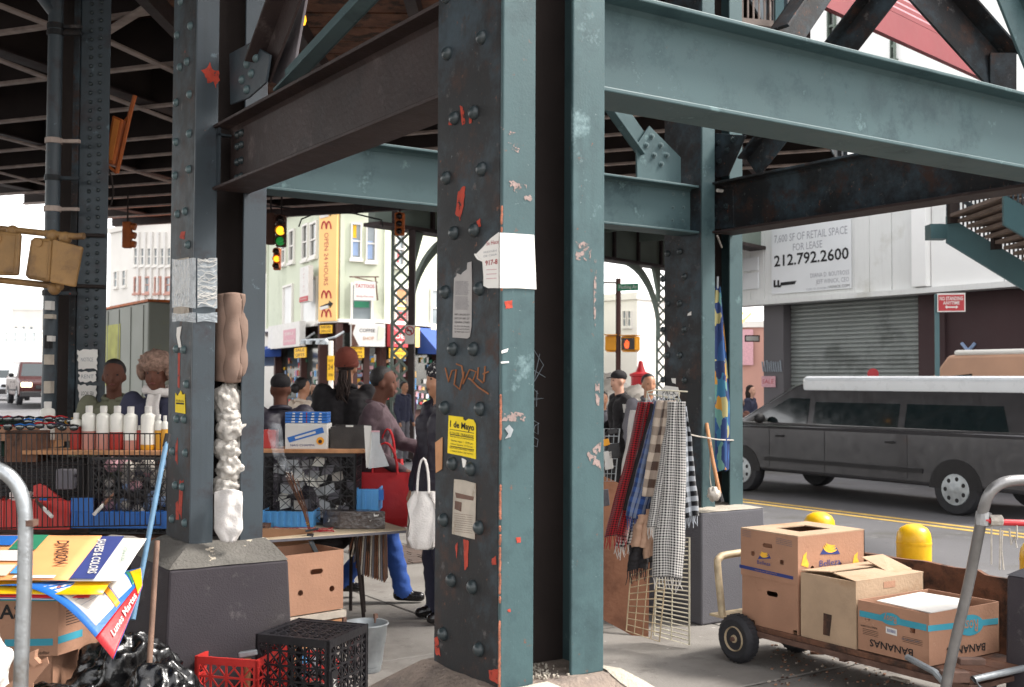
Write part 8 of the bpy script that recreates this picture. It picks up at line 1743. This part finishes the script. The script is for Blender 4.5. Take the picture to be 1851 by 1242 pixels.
# cream wire grilles
def grille(label, c4, Z4, nh, nv, m, r=.0042, name='wire_grille'):
    P4 = [atd(*p, z) for p, z in zip(c4, Z4)]; t = thing(name, label, 'wire grille', (P4[2] + P4[3]) / 2)
    mb = MB(); mb.tube(P4, r * 1.5, 6, closed=True); mb.build('frame', m, t)
    for i in range(1, nh): a = P4[0].lerp(P4[3], i / nh); b = P4[1].lerp(P4[2], i / nh); mb = MB(); mb.tube([a, b], r, 5); mb.build('wire', m, t)
    for i in range(1, nv): a = P4[0].lerp(P4[1], i / nv); b = P4[3].lerp(P4[2], i / nv); mb = MB(); mb.tube([a + FW * .004, b + FW * .004], r, 5); mb.build('cross_wire', m, t)
    return t
grille('cream wire grille leaning on the grey pier, closely barred', [(1190, 975), (1246, 972), (1246, 1166), (1182, 1148)], [6.95, 6.82, 6.85, 7.0], 24, 2, 'wire')
grille('rusty cream wire grille leaning left of the closely barred one', [(1140, 1040), (1205, 1020), (1192, 1160), (1132, 1140)], [6.85, 6.72, 6.7, 6.85], 9, 4, 'wire_rust', .0032)
grille('small wire display rack with glasses left of the scarves', [(1092, 775), (1120, 775), (1112, 870), (1090, 870)], [7.0, 7.0, 7.0, 7.0], 7, 3, 'galv', .003, 'display_rack')
ply_ = thing('plywood_board', 'reddish plywood board leaning behind the scarves', 'board', atd(1130, 1150, 7.3)); mb = MB(); mb.prism([atd(1090, 860, 7.7), atd(1176, 900, 7.55), atd(1172, 1165, 7.15), atd(1086, 1118, 7.3)], FW * .012); mb.build('board', 'ply', ply_)
for k, (px, py, w_, h_, m_, lb) in enumerate(((1110, 815, .07, .09, 'blackp', 'black case hanging on the display rack'), (1100, 832, .05, .11, 'white', 'white card hanging on the display rack'), (1094, 800, .05, .04, 'amber_b', 'orange packet at the top left of the display rack'), (1092, 900, .06, .10, 'greyc', 'grey rimmed mirror low on the display rack'), (1108, 780, .06, .03, 'blackp', 'black sunglasses at the top of the display rack'))):
    p = atd(px, py, 6.93); t = thing('rack_item', lb, 'item', p); mb = MB(); mb.cbox(p, RT * w_ + UP * .01, FW * .012, UP * h_ - RT * .01); mb.build('item_body', m_, t, bevel=.004)
# blue patterned umbrella with a wooden cane, tied to the column
um = thing('folded_umbrella', 'folded blue and yellow patterned parasol standing in the scarf column', 'parasol', atd(1292, 905, 7.75))
umat = bpy.data.materials.new('parasol print'); M['umb'] = umat; t_, b_ = nodes_of(umat); b_.inputs['Roughness'].default_value = .8
g_ = t_.nodes.new('ShaderNodeNewGeometry'); mp_ = t_.nodes.new('ShaderNodeMapping'); mp_.inputs['Scale'].default_value = (22, 22, 9); t_.links.new(g_.outputs['Position'], mp_.inputs[0]); vo = t_.nodes.new('ShaderNodeTexVoronoi'); vo.inputs['Scale'].default_value = 1.0; vo.distance = 'CHEBYCHEV'; t_.links.new(mp_.outputs[0], vo.inputs['Vector'])
cr = t_.nodes.new('ShaderNodeValToRGB'); cr.color_ramp.interpolation = 'CONSTANT'; e_ = cr.color_ramp.elements
for i, (pos_, c_) in enumerate(((0, '#1b3263'), (.25, '#2a6484'), (.42, '#1b2b54'), (.55, '#5b8880'), (.68, '#b5802c'), (.76, '#234a7c'), (.92, '#9f9666'))):
    el_ = e_[i] if i < 2 else e_.new(pos_); el_.position = pos_; el_.color = (*srgb(c_), 1)
sp_ = t_.nodes.new('ShaderNodeSeparateColor'); t_.links.new(vo.outputs['Color'], sp_.inputs[0]); t_.links.new(sp_.outputs[0], cr.inputs[0]); t_.links.new(cr.outputs[0], b_.inputs['Base Color'])
def umf(u, v):
    r = (.02 + .075 * min(1, v * 1.6)) * (1 + .22 * math.sin(u * 2 * math.pi * 5)) ; a = u * 2 * math.pi; c = atd(1297 - 7 * v, 520 + v * 330, 7.9 - .05 * v); return c + RT * r * math.cos(a) + FW * r * .8 * math.sin(a) + UP * .01 * math.sin(u * 2 * math.pi * 5)
mb = MB(); mb.sheet(umf, 60, 30); mb.build('cover', 'umb', um, smooth=True)
mb = MB(); mb.tube([atd(1297, 500, 7.9), atd(1290, 865, 7.86)], .01, 8); mb.build('pole', 'galv', um)
cn = thing('wooden_cane', 'brown wooden cane with a black foot leaning before the parasol', 'cane', atd(1303, 905, 7.6)); mb = MB(); mb.tube([atd(1277, 765, 7.75), atd(1287, 825, 7.68), atd(1302, 898, 7.6)], .0125, 8); mb.build('shaft', 'wood', cn, smooth=40); mb = MB(); mb.tube([atd(1300, 893, 7.605), atd(1304, 908, 7.59)], .02, 8); mb.build('rubber_foot', 'black', cn)
cdn = thing('tied_string', 'pale string tied across the scarf column and parasol', 'string', atd(1270, 790, 7.5)); mb = MB(); mb.tube([atd(1232, 782, 7.2), atd(1262, 789, 7.55), atd(1300, 795, 7.7), atd(1326, 796, 7.9)], .005, 6); mb.tube([atd(1284, 795, 7.7), atd(1283, 860, 7.72), atd(1286, 885, 7.7)], .004, 6); mb.build('string', 'rope', cdn)
cdn2 = thing('hanging_strap', 'pale strap hanging in the hollow of the scarf column', 'strap', atd(1287, 520, 7.9)); mb = MB(); mb.tube([atd(1282, 425, 7.9), atd(1279, 490, 7.9), atd(1287, 518, 7.88)], .006, 6); mb.tube([atd(1296, 425, 7.9), atd(1305, 448, 7.9)], .008, 6); mb.build('strap', 'rope', cdn2)
crumple('crumpled clear plastic at the foot of the parasol', atd(1290, 893, 7.55), (.045, .04, .05), 'whitebag', 'plastic_scrap', 'plastic scrap', amp=.5, n=(20, 14))
# ================================================================ CART WITH BOXES
CU = CAM.x; CVv = CAM.y
def cv(u, v, z=0): return V((CU + u, CVv + v, z))
ct_ = thing('flatbed_cart', 'low flatbed cart with pneumatic wheels and a bent tube handle', 'cart', cv(5.0, 4.0))
for k in range(4):
    mb = MB(); mb.box(tuple(cv(4.73 + k * .145, 3.25, .195)), tuple(cv(4.73 + k * .145 + .138, 4.85, .222))); mb.build('deck_board', 'wood_dark', ct_, bevel=.003)
for u_ in (4.72, 5.28): mb = MB(); mb.box(tuple(cv(u_, 3.2, .165)), tuple(cv(u_ + .035, 4.86, .194))); mb.build('side_rail', 'rustmetal', ct_)
for v_ in (3.3, 4.0, 4.62): mb = MB(); mb.box(tuple(cv(4.757, v_, .14)), tuple(cv(5.278, v_ + .035, .164))); mb.build('cross_member', 'rustmetal', ct_)
def pneu(c, r=.135, w=.09):
    c = V(c); mb = MB(); mb.lathe(c - V((w / 2, 0, 0)), [(r * .48, .01), (r * .8, 0), (r * .95, .012), (r, w * .3), (r, w * .7), (r * .95, w - .012), (r * .8, w), (r * .48, w - .01)], 30, (1, 0, 0)); wh = mb.build('wheel', 'rubber', ct_, smooth=40)
    mb = MB(); mb.lathe(c - V((w / 2 + .002, 0, 0)), [(0, .006), (r * .16, .006), (r * .18, .02), (r * .42, .024), (r * .5, .0), (r * .53, .012)], 24, (1, 0, 0), caps=False); mb.build('rim', 'wire_rust', wh, smooth=40)
    mb = MB(); mb.lathe(c - V((w / 2 + .012, 0, 0)), [(.013, 0), (.013, .02)], 10, (1, 0, 0)); mb.build('hub', 'rustmetal', wh)
    mb = MB()
    for i in range(30): a_ = i / 30 * 2 * math.pi; mb.cbox(c + V((0, math.cos(a_), math.sin(a_))) * (r + .0008), V((w * .55, 0, 0)), V((0, -math.sin(a_), math.cos(a_))) * .008, V((0, math.cos(a_), math.sin(a_))) * .004)
    mb.build('tread', 'rubber', wh)['kind'] = 'stuff'
wz = .137
pneu(cv(4.70, 4.71, wz)); pneu(cv(5.17, 4.71, wz)); pneu(cv(5.02, 3.42, .115), .112, .07)
mb = MB(); mb.tube([cv(4.66, 4.71, wz), cv(5.24, 4.71, wz)], .011, 8); mb.build('axle', 'rustmetal', ct_)
mb = MB()   # cast backrest at the wheel end
pts = [cv(4.72, 4.86, .23), cv(4.72, 4.90, .52), cv(4.74, 4.905, .56), cv(4.80, 4.91, .575), cv(5.1, 4.91, .575), cv(5.16, 4.90, .52), cv(5.16, 4.86, .23)]
mb.tube(smoothp(pts, 3), .022, 10); mb.build('end_guard', 'wire_rust', ct_, smooth=40)
mb = MB(); mb.box(tuple(cv(4.70, 4.80, .223)), tuple(cv(5.18, 4.95, .238))); mb.build('end_plate', 'wire_rust', ct_, bevel=.004)
# handle
hp_ = [atd(1706, 1262, 5.2), atd(1722, 1180, 5.12), atd(1750, 1060, 5.02), atd(1772, 950, 4.9), atd(1778, 920, 4.87), atd(1788, 893, 4.85), atd(1806, 876, 4.84), atd(1830, 869, 4.85), atd(1880, 868, 4.9), atd(1960, 872, 5.0), atd(1990, 890, 5.05), atd(2000, 930, 5.1), atd(1995, 1100, 5.3), cv(5.30, 3.16, .12)]
mb = MB(); mb.tube(smoothp(hp_, 4), .0235, 18); mb.build('tube_handle', 'tubegrey', ct_, smooth=40)
mb = MB(); mb.tube([atd(1780, 940, 4.86), atd(1810, 944, 4.86), atd(1990, 950, 5.0)], .014, 10); mb.build('cross_bar', 'redmetal', ct_)
mb = MB(); mb.lathe(atd(1777, 938, 4.88), [(.032, -.03), (.034, 0), (.032, .03)], 12, (.2, 0, 1)); mb.build('bar_clamp', 'tubegrey', ct_)
mb = MB()
for i in range(9): c_ = atd(1790 + i * 2.4, 941, 4.86); mb.tube([c_ + UP * .021 * math.cos(a_) + FW * .021 * math.sin(a_) for a_ in [j / 8 * 2 * math.pi for j in range(8)]], .004, 5, closed=True)
mb.build('rope_winding', 'rope', ct_)['kind'] = 'stuff'
for pts in ([(1792, 948), (1792, 1020)], [(1808, 955), (1807, 1030)], [(1812, 960), (1810, 992), (1814, 1030)], [(1824, 955), (1828, 985), (1834, 970), (1838, 990)], [(1838, 950), (1838, 975)]):
    mb = MB(); mb.tube([atd(*p, 4.86) for p in pts], .004, 5); mb.build('rope_end', 'rope', ct_)
mb = MB(); mb.tube([cv(4.78, 3.2, .16), atd(1760, 1228, 5.25), atd(1851, 1208, 5.4)], .016, 10); mb.tube([atd(1640, 1188, 5.5), atd(1690, 1215, 5.3), atd(1712, 1240, 5.2)], .016, 8); mb.build('tow_bar', 'galv', ct_, smooth=40)
mb = MB(); mb.cbox(atd(1725, 1222, 5.25), RT * .12, FW * .06, UP * .05); mb.cbox(atd(1755, 1195, 5.3), RT * .12, FW * .05, UP * .03); mb.build('coupling', 'rustmetal', ct_, bevel=.005)
# boxes, lower ones first
Z0b = .2225
def bx(label, u0, v0, du, dv, z, h, **k): return holes_box(label, cv(u0, v0, z), V((du, 0, 0)), V((0, dv, 0)), h, **k)
bB = bx('plain cardboard box with a hand slot under the open topped banana box', 4.75, 4.31, .54, .42, Z0b + .0, .268, holes=[(0, .45, .72, .085, .028), (0, .05, .03, .03, .03), (0, .8, .03, .03, .03)])
bA_ = bx('cardboard banana box with a square opening in its lid, topmost on the cart', 4.745, 4.305, .55, .43, Z0b + .2695, .262, holes=[(0, .52, .72, .075, .024), (0, .78, .5, .026, .026), (0, .27, .42, .026, .026), (1, .2, .32, .028, .028), (1, .62, .32, .028, .028)], name='banana_box')
# lid with opening
mb = MB(); z1 = Z0b + .2695 + .2625
for a0, a1, b0, b1 in ((0, .55, 0, .12), (0, .55, .31, .43), (0, .15, .12, .31), (.40, .55, .12, .31)): mb.box(tuple(cv(4.745 + a0, 4.305 + b0, z1)), tuple(cv(4.745 + a1, 4.305 + b1, z1 + .006)))
mb.build('lid', 'card_pale', bA_)
fa0 = Face((CU + 4.745, CVv + 4.0), (CU + 4.745, CVv + 5.0)); fa1 = Face((CU + 4.0, CVv + 4.305), (CU + 6.0, CVv + 4.305))
def bananas(f, cx, cy, s, parent, fill=True):
    if fill: mb = MB(); f.ppoly(mb, [(cx - 19 * s, cy + 12 * s), (cx - 12 * s, cy), (cx + 12 * s, cy - 2 * s), (cx + 19 * s, cy + 11 * s)], .001, .002); mb.build('emblem_field', 'blue_ink', parent)
    for k in range(3):
        mb = MB(); top = []; bot = []
        for i in range(9):
            t = i / 8; a = math.pi * (1.0 - .75 * t); rx, ry = (15 - k * 2.5) * s, (12 - k * 2) * s; wd_ = 2.6 * s * math.sin(math.pi * (t * .9 + .05)) + .4 * s
            x_ = cx + 2 * s + rx * math.cos(a) * -1 * -1 ; y_ = cy + (2 - k * 3) * s + ry * math.sin(a) * .8 - 6 * s
            top.append((x_, y_ - wd_)); bot.append((x_, y_ + wd_))
        f.ppoly(mb, top + bot[::-1], .0022 + k * .0005, .0026 + k * .0005); mb.build('banana_print', 'banana', parent)
bananas(fa1, 1500, 991, .95, bA_); bananas(fa0, 1382, 1003, .62, bA_)
fa1.txt('Belleza', 1500, 1017, 11, 'blue_ink', bA_, d=.002, wpx=38); fa0.txt('Belleza', 1381, 1018, 7, 'blue_ink', bA_, d=.002, wpx=24)
for x0 in (1448, 1540):
    mb = MB(); pts = [(x0, 1022), (x0 + 4, 1004), (x0 + 10, 998), (x0 + 9, 1008), (x0 + 14, 1020), (x0 + 12, 1026)]; fa1.ppoly(mb, pts, .001, .002); mb.build('banana_print', 'banana', bA_)
mb = MB(); fa0.ppoly(mb, [(1337, 1020), (1434, 1042), (1434, 1048), (1337, 1026)], .001, .002); mb.build('blue_band', 'blue_ink', bA_); fa0.txt('PREMIUM BANANAS', 1385, 1034, 2.2, 'card', bA_, d=.0024, wpx=40)
for f_, x0, x1, y0, sl in ((fa0, 1403, 1432, 972, .25), (fa0, 1342, 1358, 958, .25)):
    for k in range(4): mb = MB(); mb.tube([f_.P(*f_.hit(x0, y0 + k * 3.2), .0015), f_.P(*f_.hit(x1, y0 + (x1 - x0) * sl * .9 + k * 3.2), .0015)], .0012, 3); mb.build('text_line', 'greyc', bA_)
bC = bx('faded bulging cardboard box with folded flaps in the middle of the cart', 4.75, 3.918, .555, .372, Z0b, .345, m='card_pale', name='cardboard_box')
for k, pts in enumerate(([(0, 0), (.555, 0), (.5, .17), (.05, .19)], [(0, .372), (.555, .372), (.52, .2), (.04, .2)], )):
    z = Z0b + .3455 + k * .006; P_ = [cv(4.75 + a, 3.918 + b, z + (.012 if i > 1 else 0)) for i, (a, b) in enumerate(pts)]; mb = MB(); mb.prism(P_, UP * .005); mb.build('flap', 'card_pale', bC)
mb = MB(); mb.prism([cv(5.12, 4.0, z1 - .185), cv(5.3, 3.99, z1 - .18), cv(5.27, 4.16, z1 - .12), cv(5.14, 4.2, z1 - .13)], UP * .005); mb.build('lifted_flap', 'card_pale', bC)
mb = MB(); fc0 = Face((CU + 4.75, CVv + 3), (CU + 4.75, CVv + 5)); fc1 = Face((CU + 4, CVv + 3.918), (CU + 6, CVv + 3.918)); fc1.ppoly(mb, [(1597, 1052), (1618, 1049), (1618, 1061), (1597, 1063)], .0008, .0018); mb.build('tape_patch', 'card', bC)
mb = MB(); fc0.ppoly(mb, [(1489, 1108), (1504, 1112), (1500, 1150), (1488, 1147)], .0008, .0018); mb.build('tape_patch', 'wood_dark', bC)
bD = bx('open cardboard box printed bananas upside down, nearest on the cart', 4.75, 3.48, .575, .425, Z0b + .006, .252, name='banana_box', holes=[(0, .86, .68, .028, .028), (0, .22, .62, .028, .028)])
fd0 = Face((CU + 4.75, CVv + 3), (CU + 4.75, CVv + 4)); fd1 = Face((CU + 4, CVv + 3.48), (CU + 6, CVv + 3.48))
mb = MB(); fd0.ppoly(mb, [(1554, 1103), (1675, 1129), (1675, 1141), (1554, 1114)], .0008, .0016); mb.build('teal_band', 'teal_ink', bD)
mb = MB(); fd1.ppoly(mb, [(1677, 1131), (1804, 1117), (1804, 1128), (1677, 1142)], .0008, .0016); mb.build('teal_band', 'teal_ink', bD)
def oval(f, cx, cy, rx, ry, sl, parent, st, inv_):
    mb = MB(); f.ppoly(mb, [(cx + rx * math.cos(a), cy + ry * math.sin(a) + sl * rx * math.cos(a)) for a in [i / 24 * 2 * math.pi for i in range(24)]], .0018, .0024); mb.build('oval_emblem', 'teal_ink', parent)
    s, z = f.hit(cx, cy); s2, z2 = f.hit(cx + 10, cy + 10 * sl); r = (f.P(s2, z2) - f.P(s, z)).normalized(); u = f.n.cross(r); u = u if r.cross(u).dot(f.n) > 0 else -u
    if inv_: r, u = -r, -u
    size = abs(f.hit(cx, cy - ry * 1.15)[1] - z) / .7; text(st, f.P(s, z), r, u, size, 'card', parent, d=.003, bold=.01, sx=.8)
oval(fd0, 1610, 1119, 19, 11, .2, bD, 'Rosy', True); oval(fd1, 1753, 1130, 24, 19, -.1, bD, 'Rosy', True)
def inv_text(f, st, cx, cy, hpx, wpx, sl, m_, par):
    s, z = f.hit(cx, cy); s2, z2 = f.hit(cx + 10, cy + 10 * sl); r = (f.P(s2, z2) - f.P(s, z)).normalized(); u = f.n.cross(r); u = u if r.cross(u).dot(f.n) > 0 else -u
    r, u = -r, -u; size = abs(f.hit(cx, cy - hpx)[1] - z) / .7; o = text(st, f.P(s, z), r, u, size, m_, par, d=.002, bold=.015)
    me = o.data; inv = WM[par.name].inverted(); rl = (inv.to_3x3() @ r).normalized(); c = inv @ f.P(s, z); e_ = [(v.co - c).dot(rl) for v in me.vertices]; w = max(e_) - min(e_); s1 = (f.P(*f.hit(cx + wpx / 2, cy + wpx / 2 * sl)) - f.P(*f.hit(cx - wpx / 2, cy - wpx / 2 * sl))).length; mid = (max(e_) + min(e_)) / 2
    for v, q_ in zip(me.vertices, e_): v.co += rl * ((q_ - mid) * s1 / w - q_)
inv_text(fd0, 'BANANAS', 1611, 1170, 13, 78, .25, 'ink', bD); inv_text(fd1, 'BANANAS', 1746, 1172, 14, 70, -.12, 'ink', bD)
inv_text(fd0, 'PRODUCT OF ECUADOR', 1571, 1133, 3, 30, .2, 'ink', bD); inv_text(fd0, 'NET WT 40 LBS', 1646, 1157, 3, 32, .2, 'greyc', bD)
for k in range(4): mb = MB(); mb.tube([fd0.P(*fd0.hit(1560, 1136 + k * 3), .0015), fd0.P(*fd0.hit(1588, 1143 + k * 3), .0015)], .001, 3); mb.tube([fd0.P(*fd0.hit(1632, 1150 + k * 3), .0015), fd0.P(*fd0.hit(1668, 1159 + k * 3), .0015)], .001, 3); mb.build('text_line', 'ink', bD)['kind'] = 'stuff'
mb = MB(); fd0.ppoly(mb, [(1602, 1132), (1622, 1138), (1622, 1150), (1602, 1144)], .0026, .0034); mb.build('barcode_sticker', 'white', bD)
mb = MB()
for k in range(7): fd0.ppoly(mb, [(1605 + k * 2.2, 1136 + k * .6), (1606 + k * 2.2, 1136.3 + k * .6), (1606 + k * 2.2, 1142 + k * .6), (1605 + k * 2.2, 1141.7 + k * .6)], .0036, .0042)
mb.build('bars', 'blue_ink', bD)['kind'] = 'stuff'
mb = MB(); mb.prism([cv(4.80, 3.50, .472), cv(5.02, 3.49, .482), cv(5.26, 3.62, .470), cv(5.2, 3.86, .478), cv(4.84, 3.86, .470)], UP * .005); mb.build('inner_sheet', 'white', bD)
# wooden planter board behind the cart, debris
pb2 = thing('timber_board', 'long weathered brown timber board standing behind the cart', 'board', cv(6.12, 4.0))
mb = MB(); mb.sheet(lambda u, v: cv(6.1 + .006 * noise.noise(V((u * 9, v * 6, 0))), 1.8 + u * 3.85, v * (.485 + .012 * noise.noise(V((u * 18, 0, 3))) - (.02 if .45 < u < .6 else 0))), 70, 8, .04); mb.build('board', 'wood_dark', pb2, smooth=30)
mb = MB(); mb.box(tuple(cv(6.148, 1.8, 0)), tuple(cv(6.2, 5.6, .07))); mb.build('foot_batten', 'wood_dark', pb2)
random.seed(8)
for k, (px, py, L_, m_, lb) in enumerate(((1535, 1184, .3, 'wood', 'pale splintered stick lying under the cart'), (1590, 1196, .12, 'card_pale', 'small scrap of pale wood under the cart near the banana print box'), (1640, 1232, .1, 'paper_old', 'crumpled dirty paper scrap beside the cart coupling'), (1490, 1180, .08, 'wood_dark', 'short dark wood chip behind the cart wheel'))):
    p = atz(px, py, .008); a_ = -.5 + k; mb = MB(); mb.bar(p, p + V((math.cos(a_), math.sin(a_), 0)) * L_ , .03, .012); mb.build('wood_scrap', m_, tag=(lb, 'scrap'))
mb = MB()
for k in range(260):
    p = atz(random.uniform(1390, 1760), random.uniform(1165, 1240), .004); s = random.uniform(.003, .012); mb.k = random.choice((0, 1, 2)); mb.cbox(p, V((s * 2, s, 0)), V((-s * .5, s, 0)), V((0, 0, s * .5)))
mb.build('street_litter', ['wood_dark', 'paper_old', 'card'], tag=('fine brown street litter under the cart', 'litter', None, 'stuff'))
# ---- bollards
def bollard(px, Z, label):
    p = wc(px, Z); t = thing('bollard', label, 'bollard', V((p.x, p.y, 0)), group='yellow bollards along the kerb'); r = .115
    mb = MB(); mb.lathe((0, 0, 0), [(r, 0), (r, .50), (r * 1.02, .501), (r * 1.02, .515), (r, .516), (r, .535), (r * .94, .575), (r * .78, .607), (r * .45, .628), (0, .635)], 28, caps=False); mb.build('post', 'yellowp', t, local=True, smooth=40)
    mb = MB(); mb.lathe((0, 0, 0), [(r + .04, 0), (r + .03, .012), (r, .014)], 20); mb.build('foot', 'rustmetal', t, local=True)
bollard(1480, 8.47, 'yellow bollard half hidden behind the topmost banana box'); bollard(1650, 7.78, 'chipped yellow bollard standing clear behind the timber board'); bollard(1876, 7.05, 'yellow bollard cut off by the right edge')
